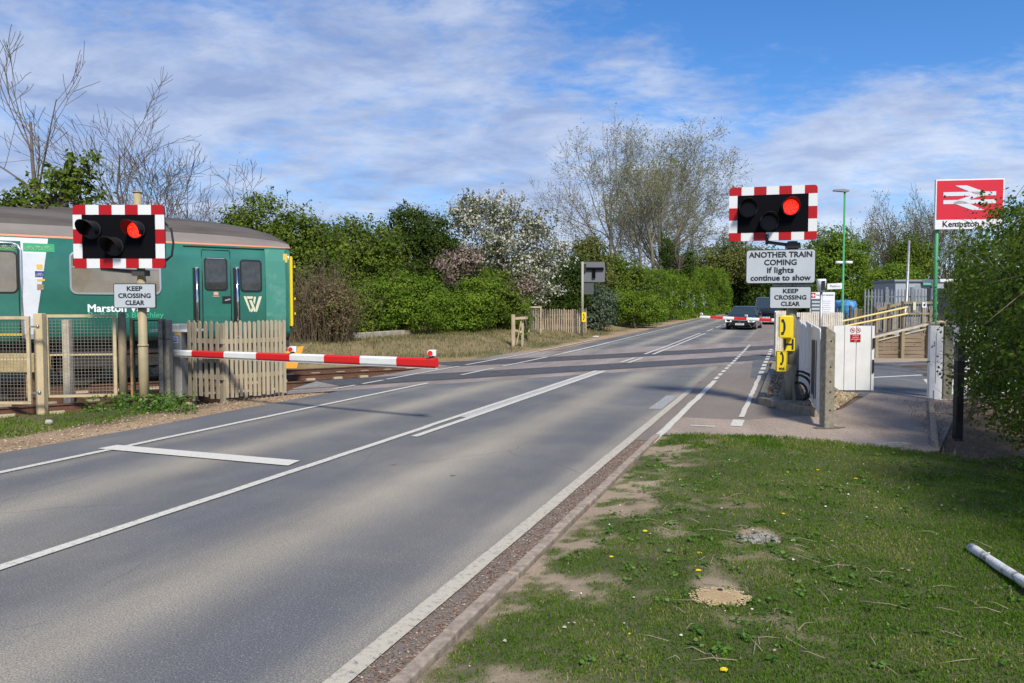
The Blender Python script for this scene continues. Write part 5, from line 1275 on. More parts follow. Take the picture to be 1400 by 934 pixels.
# cycle stickers
u0, z0 = tr_on(30, 343.5); u1, z1 = tr_on(74.5, 334.5)
M_BG = mat('cycle_green', (.015, .33, .12), .5)
side_sheet('cycle_sticker', [(u0 + .02, z0), (u1, z0), (u1, z0 + .165), (u0 + .02, z0 + .165)], M_BG, body, .007)
side_sheet('cycle_sticker', [(d0, ztop - .19), (d1 - .1, ztop - .19), (d1 - .1, ztop - .05), (d0, ztop - .05)], mat('cycle_green_door', (.05, .25, .06), .5), do, .0115)
b = MB()
def bike(uc, zc, s, off=.014):
    m_ = side_m(zc) + off
    for dx in (-.5, .5):
        pts = [(m_, uc + dx * s + .34 * s * math.cos(a * .524), zc + .34 * s * math.sin(a * .524)) for a in range(13)]
        for p_, q_ in zip(pts[:-1], pts[1:]): b.bar(p_, q_, .003, .09 * s, up=(1, 0, 0))
    for (x0_, z0_), (x1_, z1_) in (((-.5, 0), (-.15, .45)), ((-.15, .45), (.35, .45)), ((.35, .45), (.5, 0)), ((-.15, .45), (0, 0)), ((0, 0), (.35, .45)), ((-.5, 0), (0, 0)), ((.35, .45), (.32, .6)), ((-.2, .55), (-.05, .55))):
        b.bar((m_, uc + x0_ * s, zc + z0_ * s), (m_, uc + x1_ * s, zc + z1_ * s), .003, .09 * s, up=(1, 0, 0))
for px in (39.5, 51.5, 64): u_, z_ = tr_on(px, 339.6); bike(u_, z_, .085)
for px in (-6, 5.5, 18): u_, z_ = tr_on(px, 338.0); bike(u_, z_, .082, .022)
b.build('cycle_symbols', mat('symbol_pale', (.70, .88, .70), .5), body)
for px, py, w_, h_, m_ in ((54, 365, .10, .10, M_STY), (54, 375, .15, .12, mat('sticker_indigo', (.06, .07, .26), .4)), (56, 383, .13, .04, M_STY), (55, 392.5, .11, .11, mat('sticker_buff', (.5, .4, .24), .5, vscale=60, col2=(.15, .08, .05)))):
    u_, z_ = tr_on(px, py); b = MB(); b.box((side_m(z_) + .008, u_, z_), (.003, w_, h_)); k_ = b.build('notice_sticker', m_, body)
    if w_ == .15: b = MB(); bike(u_, z_ - .015, .07, .012); b.build('cycle_symbol', M_WTXT, k_)

# ------------------------------------------------------------------ white gate panels on the right
M_WP = mat('white_board', (.70, .70, .69), .45, var=.07, vscale=3, bump=.1, bscale=12); M_OLDW = mat('old_grey_timber', (.20, .185, .14), .9, bump=.8, bscale=30, vscale=8, col2=(.11, .105, .08), stretch=(1, 1, .2))
p1 = G(1131, 585); A = Vector((4.28, 10.62)); Bp = Vector((6.66, 18.0))
t = thing('side_guard', 'long white boarded guard seen edge on behind the phone post', 'guard panel', (A.x, A.y, 0), math.atan2(Bp.y - A.y, Bp.x - A.x), 'white guard panels'); L_ = (Bp - A).length
b = MB(); xs = [0, 1.75, 3.3, 4.8, 6.3, L_]
for i in range(5):
    z1 = 1.34 + .03 * math.sin(i * 2.1); z0 = .16
    b.prism([(xs[i] + .012, z0), (xs[i + 1] - .012, z0), (xs[i + 1] - .012, z1 + (.03 if i < 4 else 0)), (xs[i] + .1, z1), (xs[i] + .012, z1 - .04)], -.02 + .004 * i, .015 + .004 * i)
b.build('boards', M_WP, t)
b = MB(); b.prism(rrect(.62, .30, .82, 1.16, .02), .0352, .042); b.prism(rrect(1.0, .32, 1.35, 1.15, .02), .0352, .042); b.build('dark_slot', mat('slot_dark', (.045, .05, .055), .7), t)
b = MB(); b.box((L_ / 2, -.055, .45), (L_, .06, .09)); b.build('rail', M_OLDW, t); b = MB(); b.box((L_ / 2, -.055, 1.1), (L_, .06, .09)); b.build('rail', M_OLDW, t)
t = thing('gate_post', 'dark grey drilled post at the near end of the white guard', 'post', (G(1130, 585).x, 10.45, 0), R(10))
zt = F(1130, 446, 10.45).z
b = MB(); b.add([(-.07, -.07, -.1), (.07, -.07, -.1), (.07, .07, -.1), (-.07, .07, -.1), (-.07, -.07, zt), (.07, -.07, zt - .09), (.07, .07, zt - .09), (-.07, .07, zt)], [(3, 2, 1, 0), (4, 5, 6, 7), (0, 1, 5, 4), (1, 2, 6, 5), (2, 3, 7, 6), (3, 0, 4, 7)]); b.build('shaft', M_CONCD, t, bevel=.01)
b = MB()
for z in (zt - .2, zt - .55, zt - .75, .5, .25): b.tube([(.0, -.073, z), (.0, -.078, z)], .011, 8)
b.build('bolt_hole', M_SEAL, t)
b = MB(); rr = random.Random(2); b.vprism([(math.cos(i / 12 * 6.283) * .24 * rr.uniform(.8, 1.1), math.sin(i / 12 * 6.283) * .12 * rr.uniform(.8, 1.1) - .05) for i in range(12)], -.01, .012); b.build('footing', mat('dark_patch', (.12, .10, .08), .9), t)
# white gate panel facing the camera
D = 14.95; xa, xb = F(1138, 490, D).x, F(1190, 490, D).x; zt, zb_ = F(1160, 445.5, D).z, .03
t = thing('white_gate', 'white boarded panel with two prohibition symbols above a red notice', 'gate panel', ((xa + xb) / 2, D, 0), 0, 'white guard panels'); w = xb - xa
b = MB(); e = [-w / 2, -w / 2 + w * .30, -w / 2 + w * .61, w / 2]
for i in range(3): b.prism([(e[i] + .006, zb_), (e[i + 1] - .006, zb_), (e[i + 1] - .006, zt), (e[i] + .006, zt)], -.02, .02)
b.build('boards', M_WP, t)
b = MB(); b.box((0, .045, 1.0), (w, .05, .1)); b.box((0, .045, .35), (w, .05, .1)); b.box((w / 2 + .03, .02, (zt + zb_) / 2), (.05, .12, zt - zb_)); b.build('frame', M_WHITE, t)
for z_, h_ in ((.95, .2), (.5, .26)): b = MB(); b.box((w / 2 + .03, -.05, z_), (.03, .03, h_)); b.build('hinge', M_BLACKG, t)
def circ(b, x, z, r, y, k=20): b.prism([(x + r * math.cos(i / k * 6.283), z + r * math.sin(i / k * 6.283)) for i in range(k)], y - .002, y)
sx = F(1169, 450, D).x - (xa + xb) / 2
sn = MB(); zc = F(1170, 462.5, D).z; hh = .075
sn.prism(rrect(sx - .10, zc - .075, sx + .10, zc + .075, .008), -.026, -.0205); so = sn.build('red_notice', M_RED, t)
for i, s in enumerate(('No cycling', 'Pedestrians', 'and wheelchairs', 'only')): text('lettering', s, .026, M_WTXT, so, (sx, -.028, zc + .05 - .034 * i), 0)
for dx in (-.055, .055):
    zc2 = F(1170, 451.5, D).z; b = MB(); circ(b, sx + dx, zc2, .048, -.0205); r_ = b.build('prohibition_ring', M_RED, t)
    b = MB(); circ(b, sx + dx, zc2, .036, -.0227); b.build('ring_field', M_WHITE, r_)
    b = MB(); b.bar((sx + dx - .03, -.0265, zc2 + .028), (sx + dx + .03, -.0265, zc2 - .028), .003, .008, up=(0, 1, 0)); b.build('slash', M_RED, r_)
    b = MB(); b.prism(rrect(sx + dx - .02, zc2 - .012, sx + dx + .02, zc2 + .014, .006), -.0252, -.0249); b.build('pictogram', M_BLACKG, r_)
# narrow white post panel right of the opening
D = 13.6; xa, xb = F(1269, 490, D).x, F(1288, 490, D).x; zt = F(1280, 443.5, D).z
t = thing('white_gate_stub', 'narrow white boarded panel right of the path opening', 'gate panel', ((xa + xb) / 2, D, 0), R(8), 'white guard panels'); w = xb - xa
b = MB(); b.prism([(-w / 2, .03), (w / 2, .0), (w / 2, zt), (-w / 2, zt + .01)], -.03, .03); b.build('board', M_WP, t)
b = MB(); b.box((0, .0, zt + .025), (w + .06, .12, .03)); b.build('cap', mat('cap_timber', (.42, .33, .22), .8), t)
b = MB(); b.box((-.01, -.033, .75), (.008, .006, .9)); b.box((-.04, -.033, .10), (.02, .008, .16)); b.build('joint', mat('joint_grey', (.22, .23, .25), .7), t)
post('fence_post', 'brown weathered post behind the narrow white panel', 1293, 446, 13.8, .16, .16, M_OLDW)
# black bollard in front of the hedge
q = G(1309, 597, .03); t = thing('bollard', 'black square bollard with a grey band half hidden by the hedge', 'bollard', (q.x, q.y, .02)); zt = F(1309, 470, q.y).z - .0
b = MB(); b.box((0, 0, zt / 2 - .05), (.09, .09, zt)); b.build('shaft', mat('bollard_black', (.012, .013, .014), .6, var=.3), t, bevel=.008)
b = MB(); b.box((0, 0, zt - .15), (.094, .094, .16)); b.build('reflective_band', mat('band_grey', (.10, .105, .11), .5), t)
# white railings behind the hedge
A = (F(1296, 500, 14.4).x, 14.4); B2 = (A[0] + 3.2, 13.4)
picket_fence('white_railing', 'white picket railing half hidden behind the right hedge', A, B2, 1.35, 16, M_WP, .12, zb=.0, rails=(.3, 1.15), posts=True, pm=M_WP)
# path edging kerb on the right
b = MB(); a_, c_ = G(1272, 549), G(1279, 612); d = (c_ - a_); n = 4
for i in range(n): b.bar(a_ + d * (i / n + .01) + Vector((0, 0, .02)), a_ + d * ((i + 1) / n - .01) + Vector((0, 0, .02)), .07, .1)
tag(b.build('path_edging', mat('edging_concrete', (.34, .27, .2), .9, var=.3, vscale=20), bevel=.01), kind='structure')

# ------------------------------------------------------------------ station side
def atD(px, py, D): return F(px, py, D)
# ramp: timber retaining wall with a sloping deck
D0 = 24.6
xa, xb = F(1105, 470, D0).x, F(1292, 470, D0).x
def zt_wall(x):
    xx = [F(1105, 470, D0).x, F(1192, 470, D0).x, F(1275, 470, D0).x, F(1292, 470, D0).x]
    zz = [F(1105, 473, D0).z, F(1192, 462.5, D0).z, F(1275, 442, D0).z, F(1292, 440, D0).z]
    return float(np.interp(x, xx, zz))
M_RTIM = mat('ramp_timber', (.28, .21, .14), .9, bump=.6, bscale=25, vscale=5, col2=(.16, .115, .075), stretch=(.15, 1, 1)); M_RDECK = mat('ramp_deck', (.21, .16, .125), .9, var=.25, vscale=8, stretch=(.3, 1, 1)); M_CAPB = mat('ramp_capping', (.50, .43, .31), .85, var=.2, vscale=6)
ramp = thing('access_ramp', 'brown timber platform ramp rising to the right behind the white gate', 'ramp', (0, 0, 0))
b = MB(); z = .02; rr = random.Random(7)
while z < 1.3:
    # board only where below the slope
    x = xa
    xs = [xa + (xb - xa) * i / 40 for i in range(41)]; ok = [x_ for x_ in xs if zt_wall(x_) - .04 > z + .10]
    if ok: b.box(((ok[0] + xb) / 2, D0 + .05 + rr.uniform(-.01, .01), z + .055), (xb - ok[0], .06, .105))
    z += .125
b.build('wall_boards', M_RTIM, ramp)
for px in (1120, 1160, 1196.5, 1232, 1268):
    x = F(px, 480, D0).x; h = max(.3, zt_wall(x)); b = MB(); b.box((x, D0 - .06, h / 2), (.10, .12, h)); b.build('wall_post', M_OAK, ramp)
b = MB(); 
for i in range(20):
    x0, x1 = xa + (xb - xa) * i / 20, xa + (xb - xa) * (i + 1) / 20; b.bar((x0, D0 - .04, zt_wall(x0) + .02), (x1, D0 - .04, zt_wall(x1) + .02), .12, .06); b.bar((x0, D0 + .0, zt_wall(x0) - .12), (x1, D0 + .0, zt_wall(x1) - .12), .05, .04)
b.build('capping', M_CAPB, ramp)
b = MB(); dd = D0 + 2.8
zd = lambda x: zt_wall(x) + .0
for i in range(20):
    x0, x1 = xa + (xb - xa) * i / 20, xa + (xb - xa) * (i + 1) / 20
    b.add([(x0, D0 + .05, zd(x0)), (x1, D0 + .05, zd(x1)), (x1 * 1.11, dd, zd(x1) + .02), (x0 * 1.11, dd, zd(x0) + .02)], [(0, 1, 2, 3)])
b.build('deck', M_RDECK, ramp)
# yellow handrail
M_HR = mat('handrail_yellow', (.62, .48, .16), .5)
hr = thing('handrail', 'double yellow handrail climbing beside the ramp', 'handrail', (0, 0, 0)); DH = 26.2
a0, a1 = F(1128, 444.5, DH), F(1241, 420, DH); c0, c1 = F(1128, 451.5, DH), F(1241, 429, DH)
b = MB(); b.tube([a0, a1, c1, c0], .035, 8, smooth=False); b.build('rails', M_HR, hr)
M_DPOST = mat('dark_timber', (.10, .075, .05), .9, var=.3)
for i in range(6):
    k = .1 + i * .17; q = a0.lerp(a1, k); q2 = c0.lerp(c1, k); b = MB(); b.box((q.x, DH + .06, q2.z - .1), (.06, .06, 1.1)); b.build('post', M_DPOST, hr)
# timber fence behind the ramp
rf_ = thing('timber_fence', 'grey timber post and rail fence with two small notices behind the ramp', 'fence', (0, 0, 0)); DF = 28.5
b = MB()
for px in (1199, 1209, 1221, 1232, 1262, 1272, 1279): q = F(px, 423 if px > 1230 else 430, DF); b.box((q.x, DF, q.z - .75), (.08, .08, 1.5))
b.build('posts', M_OAK, rf_)
b = MB(); b.bar(F(1199, 424, DF), F(1232, 415, DF), .05, .1); b.bar(F(1232, 414, DF), F(1282, 414, DF), .05, .09); b.bar(F(1232, 429, DF), F(1282, 429, DF), .05, .07); b.build('rails', M_OAK, rf_)
b = MB(); n = 24
for i in range(n): q = F(1200 + 82 * i / n, 430, DF); b.box((q.x, DF + .06, F(1240, 432, DF).z), (.05, .02, 1.0))
b.build('slats', mat('grey_slats', (.22, .21, .18), .9, var=.3), rf_)
q = F(1249, 418.5, DF); b = MB(); b.box((q.x, DF - .06, q.z), (.10, .02, .30)); b.build('notice', mat('notice_cream', (.62, .58, .38), .6), rf_)
q = F(1262.5, 417, DF); b = MB(); b.box((q.x, DF - .06, q.z), (.16, .02, .20)); nt_ = b.build('notice', M_WHITE, rf_); b = MB(); b.box((q.x, DF - .073, q.z), (.07, .004, .09)); b.build('notice_picture', M_BLACKG, nt_)
# white picket fence beside the platform entrance
pa_, pb2 = F(1086, 450, 22.5), F(1152, 450, 22.5)
def zt_at(py, D): return F(1100, py, D).z
M_WPK = mat('white_picket', (.62, .56, .46), .8, var=.15, vscale=9)
picket_fence('picket_fence', 'cream picket fence under the timetable board', (pa_.x, 22.5), (pb2.x, 22.5), zt_at(427, 22.5), 26, M_WPK, .042, rails=(.4, 1.2), pm=M_WPK, seed=4)
pa_, pb2 = F(1062, 450, 25), F(1075, 450, 25)
picket_fence('picket_fence', 'short cream picket fence beside the upper yellow phone', (pa_.x - .05, 25), (pb2.x + .05, 25), zt_at(425, 25), 6, M_WPK, .06, rails=(.3, 1.2), pm=M_WPK, seed=5)
# timetable board
D = 25.5; xa_, xb_ = F(1107, 415, D).x, F(1140.5, 415, D).x; zt_, zb_ = F(1120, 399.5, D).z, F(1120, 430, D).z
t = thing('timetable_board', 'white station notice board with a red symbol in its header', 'notice board', ((xa_ + xb_) / 2, D, 0)); w = xb_ - xa_
b = MB(); b.box((-w / 2 + .05, .02, zt_ / 2), (.06, .06, zt_)); b.box((w / 2 - .05, .02, zt_ / 2), (.06, .06, zt_)); b.build('legs', M_GALV, t)
b = MB(); b.prism([(-w / 2, zb_), (w / 2, zb_), (w / 2, zt_), (-w / 2, zt_)], -.04, .0); bd = b.build('panel', mat('board_white', (.70, .72, .76), .4), t)
h3 = (zt_ - zb_)
b = MB(); b.prism([(-w / 2 + .02, zt_ - h3 * .25), (-w / 2 + .17, zt_ - h3 * .25), (-w / 2 + .17, zt_ - .02), (-w / 2 + .02, zt_ - .02)], -.046, -.0405); rs = b.build('red_square', M_RED, bd)
text('lettering', 'Kempston Hardwick', .068, M_TXT, bd, (.08, -.043, zt_ - h3 * .13), .001)
b = MB(); b.prism([(-w / 2 + .02, zb_ + .02), (-w / 2 + .36, zb_ + .02), (-w / 2 + .36, zt_ - h3 * .30), (-w / 2 + .02, zt_ - h3 * .30)], -.046, -.0405); dk = b.build('poster_case', mat('case_grey', (.10, .11, .12), .3), bd)
b = MB()
for i in range(4): b.box((-w / 2 + .19, -.05, zb_ + .07 + i * .115), (.27, .004, .055))
b.build('poster', mat('poster_pale', (.45, .50, .55), .5), dk)
b = MB()
for i in range(6): b.box((.14, -.043, zt_ - h3 * .40 - i * .07), (.28 - .04 * (i % 3), .003, .012))
b.build('printed_lines', mat('faint_text', (.35, .36, .38), .6), bd)
def arrows(b, x0, z0, w, h, y0, y1, mat=0):
    "double arrow emblem: two bars and a zig-zag"
    def P(pts): b.prism([(x0 + a * w, z0 + c * h) for a, c in pts], y0, y1, mat)
    P([(0, .58), (1, .58), (1, .74), (0, .74)]); P([(0, .26), (1, .26), (1, .42), (0, .42)])
    P([(.22, 1.0), (.44, 1.0), (.82, .70), (.70, .60), (.60, .64)]); P([(.52, .58), (.74, .58), (.50, .42), (.28, .42)]); P([(.78, .0), (.56, .0), (.18, .30), (.30, .40), (.40, .36)])
b = MB(); arrows(b, -w / 2 + .035, zt_ - h3 * .21, .12, .10, -.052, -.0465); b.build('symbol', M_WTXT, rs)
# signal/CCTV head behind the sign
D = 20; q = F(1123, 390, D); t = thing('cctv_post', 'white hooded camera head on a thin pole behind the notice plate', 'camera post', (q.x, D, 0))
b = MB(); b.tube([(0, 0, 0), (0, 0, q.z - .1)], .035, 8); b.build('pole', M_GALV, t)
b = MB(); b.tube([(0, 0, q.z - .17), (0, 0, q.z + .10), (0, 0, q.z + .16)], [.09, .12, .11], 12); h_ = b.build('camera_head', M_WHITE, t); b = MB(); b.box((.0, -.12, q.z - .01), (.08, .05, .24)); b.build('lens', M_SEAL, h_)
# green lamp posts
M_GPOLE = mat('lamp_post_green', (.05, .27, .10), .5)
def lamp_post(px, pyt, pyb, D, label):
    q = F(px, pyt, D); base = F(px, pyb, D); hb = Hf(q.x, D)
    t = thing('lamp_post', label, 'lamp post', (q.x, D, hb), 0, 'station lamp posts'); z = q.z - hb
    b = MB(); b.tube([(0, 0, 0), (0, 0, 1.3), (0, 0, 1.32), (0, 0, z)], [.065, .065, .042, .034], 10); b.build('pole', M_GPOLE, t)
    b = MB(); b.prism([(-.45, z + .02), (.0, z - .02), (.14, z - .01), (.14, z + .05), (-.1, z + .09), (-.42, z + .07)], -.1, .1); b.build('lamp_head', mat('lamp_head_grey', (.22, .23, .25), .4), t)
    return t, z
t, z = lamp_post(1155, 262, 440, 30, 'green lamp post with a small sign left of the palisade fence')
for dx in (-.16, .22): b = MB(); zz_ = F(1155, 359, 30).z - t.location.z; b.tube([(dx - .14, 0, zz_), (dx + .12, 0, zz_)], .06, 8); b.build('camera', M_WHITE, t)
b = MB(); zz_ = F(1155, 391.5, 30).z - t.location.z; b.prism([(-.62, zz_ - .12), (-.05, zz_ - .10), (-.05, zz_ + .13), (-.62, zz_ + .10)], -.03, .01); sg = b.build('platform_sign', M_WHITE, t); text('lettering', 'Platform', .12, M_TXT, sg, (-.32, -.033, zz_), 0)
# grey pole
q = F(1243, 330, 29); t = thing('grey_pole', 'slim grey tilting-mast pole before the palisade fence', 'pole', (F(1238, 400, 29).x, 29, Hf(0, 29))); b = MB(); dx = (q.x - t.location.x); b.tube([(0, 0, 0), (0, 0, 1.6), (dx * .5, 0, 1.62), (dx, 0, q.z)], [.075, .07, .055, .045], 10); b.build('mast', M_GALV, t)
t['label'] = 'slim pale grey mast before the palisade fence'
# palisade fence
D = 36; t = thing('palisade_fence', 'grey steel palisade fence in front of the station hut', 'fence', (0, 0, 0)); b = MB(); M_PAL = mat('palisade_steel', (.23, .25, .27), .55, .5, var=.2)
z0 = F(1200, 452, D).z; x = F(1183, 400, D).x; xe = F(1300, 400, D).x; zt_ = F(1200, 395.5, D).z; i = 0
while x < xe:
    b.prism([(x - .035, z0), (x + .035, z0), (x + .035, zt_ - .12), (x + .02, zt_), (x - .02, zt_), (x - .035, zt_ - .12)], D - .01, D + .01); x += .155; i += 1
b.build('pales', M_PAL, t)
b = MB(); xm = (F(1183, 400, D).x + xe) / 2
for zz_ in (zt_ - .35, z0 + .35): b.box((xm, D + .04, zz_), (xe - F(1183, 400, D).x, .05, .06))
b.build('rails', M_PAL, t)
for px in (1211, 1246, 1275): q = F(px, 400, D); b = MB(); b.box((q.x, D - .06, (z0 + zt_) / 2 + .05), (.12, .08, zt_ - z0 + .1)); b.build('post', M_PAL, t)
# station hut
D = 40; xa_, xb_ = F(1224, 400, D).x, F(1290, 400, D).x; zt_ = F(1240, 385, D).z; hb = Hf(0, D)
t = thing('station_hut', 'flat roofed pale grey hut behind the palisade fence', 'hut', ((xa_ + xb_) / 2, D + 1.2, hb)); w = xb_ - xa_; h = zt_ - hb
M_HUT = mat('hut_grey', (.33, .37, .40), .6, var=.05)
b = MB(); b.box((0, 0, h / 2), (w, 2.4, h)); bo = b.build('wall', M_HUT, t); b = MB(); b.box((0, 0, h + .05), (w + .2, 2.6, .1)); b.build('roof', mat('hut_roof', (.24, .26, .28), .6), t)
b = MB(); b.box((-w * .1, -1.21, h / 2 - .1), (.9, .04, h - .4)); b.build('door', mat('hut_door', (.26, .29, .32), .5), bo)
b = MB(); q = F(1267, 388, D); b.box((q.x - (xa_ + xb_) / 2, -1.35, h - .05), (.55, .05, .28)); b.build('green_sign', mat('green_sign', (.1, .45, .28), .5), bo)
b = MB(); b.box((.3, -1.21, h - .25), (w * .4, .02, .12)); b.build('name_strip', mat('strip_grey', (.26, .29, .31), .5), bo)
# white structure right of it, blurred by the hedge
D = 33; q = F(1276, 400, D); t = thing('ticket_shelter', 'white framed station shelter glimpsed beside the hedge', 'shelter', (q.x + .9, D, Hf(0, D)))
b = MB()
for x in (-.9, .9): b.box((x, 0, 1.35), (.14, .14, 2.7))
b.box((0, 0, 2.7), (2.0, 1.4, .12)); b.build('frame', M_WHITE, t); b = MB(); b.box((0, .6, 1.3), (1.7, .03, 2.2)); b.build('glazing', M_GLASSD, t); b = MB(); b.box((0, .3, .5), (1.5, .4, .06)); b.build('bench', M_GPOLE, t)
# blue covered bin
D = 30.5; q = F(1154, 424, D); t = thing('covered_bin', 'grey bin under a crumpled blue tarpaulin beside the green post', 'bin', (q.x, D, Hf(0, D)))
z1 = F(1154, 411, D).z - t.location.z
b = MB(); b.box((0, 0, (z1 - .3) / 2), (.8, .6, z1 - .3)); b.build('body', mat('bin_grey', (.2, .22, .24), .6), t)
bm_v = MB(); rr = random.Random(5); n = 14; rows = []
for j, (rad, zz_) in enumerate(((.34, z1 - .62), (.40, z1 - .38), (.42, z1 - .2), (.34, z1 - .05), (.12, z1))):
    rows.append([(math.cos(k / n * 6.283) * rad * 1.1 * rr.uniform(.8, 1.2), math.sin(k / n * 6.283) * rad * rr.uniform(.85, 1.15), zz_ + rr.uniform(-.06, .06)) for k in range(n)])
vs = [p for r in rows for p in r]; fs = [(j * n + k, j * n + (k + 1) % n, (j + 1) * n + (k + 1) % n, (j + 1) * n + k) for j in range(4) for k in range(n)] + [tuple(range(4 * n, 5 * n))]
bm_v.add(vs, fs); bm_v.build('tarpaulin', mat('tarp_blue', (.06, .22, .42), .5, var=.25, vscale=6), t)
# small timber posts along the yard
for i, (px, pyt) in enumerate(((1163, 418), (1169, 423.5), (1175.5, 423))):
    D = 27.5; q = F(px, pyt, D); b = MB(); b.box((0, 0, (q.z) / 2), (.07 if i == 0 else .12, .09, q.z)); tag(b.build('timber_post', M_DPOST if i == 0 else M_OAK, loc=(q.x, D, 0)), ('thin dark post just right of the blue tarpaulin', 'left one of two short timber posts by the handrail end', 'right one of two short timber posts by the handrail end')[i], 'post', 'yard posts')
# station sign totem
D = 18.6
TL, TR_, BL = F(1279, 246, D), F(1365, 242, D), F(1276.5, 300.5, D)
yaw = R(-8)
t = thing('station_sign', 'large red sign with white double arrow above the hedge', 'station sign', (TL.x, D, 0), yaw)
w = F(1365, 242, D).x - TL.x + .02; zt_, zr, zb_ = TL.z, BL.z, F(1276, 314, D).z
b = MB(); b.prism([(0, zb_), (w, zb_), (w, zt_), (0, zt_)], -.03, .05); pn = b.build('panel', M_WHITE, t, bevel=.006)
b = MB(); b.prism([(.03, zr), (w - .03, zr), (w - .03, zt_ - .03), (.03, zt_ - .03)], -.038, -.0305); rd = b.build('red_field', mat('sign_red', (.60, .012, .03), .4), pn)
b = MB(); hz_ = zt_ - zr; arrows(b, .17, zr + hz_ * .22, w - .36, hz_ * .62, -.046, -.0385); b.build('double_arrow', mat('arrow_white', (.62, .64, .68), .5), rd)
text('lettering', 'Kempston', .20, M_TXT, pn, (.16, -.034, (zb_ + zr) / 2), .004, align='LEFT'); text('lettering', 'Hardwick', .20, M_TXT, pn, (w - .08, -.034, (zb_ + zr) / 2), .004, align='RIGHT') if False else None
for x in (.09, w - .3): b = MB(); b.tube([(x, .09, 0), (x, .09, zt_ - .1)], .045, 10); b.build('leg', M_GPOLE, t)

# ------------------------------------------------------------------ far side of the crossing, left
M_SPLIT = mat('split_timber', (.50, .40, .27), .9, vscale=9, col2=(.25, .18, .12), bump=.5, bscale=30, stretch=(1, 1, .15))
A, B2 = G(726, 459), G(801, 458)
Dp = 41
a_, b2 = F(727, 455, 38.5), F(802, 455, 41.5)
picket_fence('paling_fence', 'rough split timber paling fence beside the far signal', (a_.x, a_.y), (b2.x, b2.y), 1.42, 24, M_SPLIT, .10, jitter=.05, rails=(.4, 1.1), zb=.0, seed=9, pm=M_OLDW)
# old gate post with rails
q = G(707, 475); t = thing('gate_post_pair', 'leaning weathered post with stub rails left of the paling fence', 'gate post', q); h = F(705, 430, q.y).z - q.z
b = MB(); b.box((-.15, 0, h / 2), (.15, .15, h), mat=0); b.box((.22, .2, h / 2 - .05), (.10, .1, h - .1)); b.build('posts', M_SPLIT, t); b = MB(); b.bar((-.1, -.02, h - .16), (.42, .05, h - .13), .05, .10); b.bar((-.1, -.02, h * .52), (.2, .1, h * .46), .05, .09); b.bar((-.02, .0, .1), (.16, .0, h * .8), .05, .05); b.build('rails', M_SPLIT, t)
a_, c_ = F(722, 440, 36.5), F(740, 440, 37)
mesh_panel('mesh_fence_panel', 'narrow buff framed mesh panel beside the leaning gate post', a_.x, c_.x, 36.5, Hf(0, 36.5) + .05, F(730, 419, 36.5).z, cell=.12, fw=.07, wr=.012, yb=37)
# far signals seen from behind
q = G(796, 459.5); D = q.y
t = thing('crossing_signal', 'grey back of a signal board on a post beyond the tracks', 'crossing signal', q, 0, 'level crossing light signals')
def at3(px, py): r = F(px, py, D); return r.x - q.x, r.z - q.z
b = MB(); b.tube([(0, 0, 0), (0, 0, at3(796, 358)[1])], .068, 10); b.build('post', mat('far_post', (.32, .31, .24), .6), t)
x0, z0 = at3(794, 385.5); x1, z1 = at3(827.5, 358); b = MB(); b.prism(rrect(x0, z0, x1, z1, .08), .12, .16); bb = b.build('backboard', mat('board_back_grey', (.13, .135, .145), .6), t)
b = MB(); zz_ = at3(800, 367.5)[1]; b.box(((x0 + x1) / 2 + .1, .06, zz_), ((x1 - x0) * .72, .10, .14)); b.box(((x0 + x1) / 2 + .05, .06, zz_ - .25), (.16, .1, .45)); b.build('lamp_backs', M_BLACK, bb)
b = MB(); b.box((x0 + .15, .06, zz_ + .05), (.25, .12, .4)); b.build('bracket', M_BLACKG, t)
x0, z0 = at3(798, 402.5); x1, z1 = at3(812, 387); b = MB(); b.prism([(x0, z0), (x1, z0), (x1, z1), (x0, z1)], .10, .13); b.build('notice_plate', mat('plate_back', (.06, .07, .075), .6), t)
x0, z0 = at3(793.5, 440); x1, z1 = at3(799.5, 427); b = MB(); b.box((x0 + .16, -.14, (z0 + z1) / 2), (.22, .16, .5)); ph = b.build('phone_box', M_YEL, t); handset(ph, x0 + .16, (z0 + z1) / 2, .3, -.222)
# concrete beam on the bank
a_, c_ = G(478, 461.5, .52), G(557, 456, .52)
t = MB(); t.bar(a_, c_, .35, .30); o = tag(t.build('concrete_beam', mat('beam_concrete', (.36, .32, .24), .9, var=.25, vscale=4, bump=.4), bevel=.02), 'long pale concrete beam lying on the bank beyond the tracks', 'beam')
# timber marker post among the hedge
q = G(857, 447); b = MB(); b.box((0, 0, .8), (.12, .12, 1.7)); tag(b.build('marker_post', M_OLDW, loc=q), 'single dark post standing in front of the clipped hedge', 'post')
# little white things in the verge
for px, py, lb in ((577, 483.5, 'flat white scrap of litter in the rough grass left of the footway'), (814, 460, 'small white scrap of litter on the sandy verge beyond the tracks')):
    q = G(px, py, .03); b = MB(); b.box((0, 0, 0), (.32, .12, .03), .3); b.box((.05, .02, .02), (.12, .1, .02), .9); tag(b.build('litter', M_WHITE, loc=q), lb, 'litter')

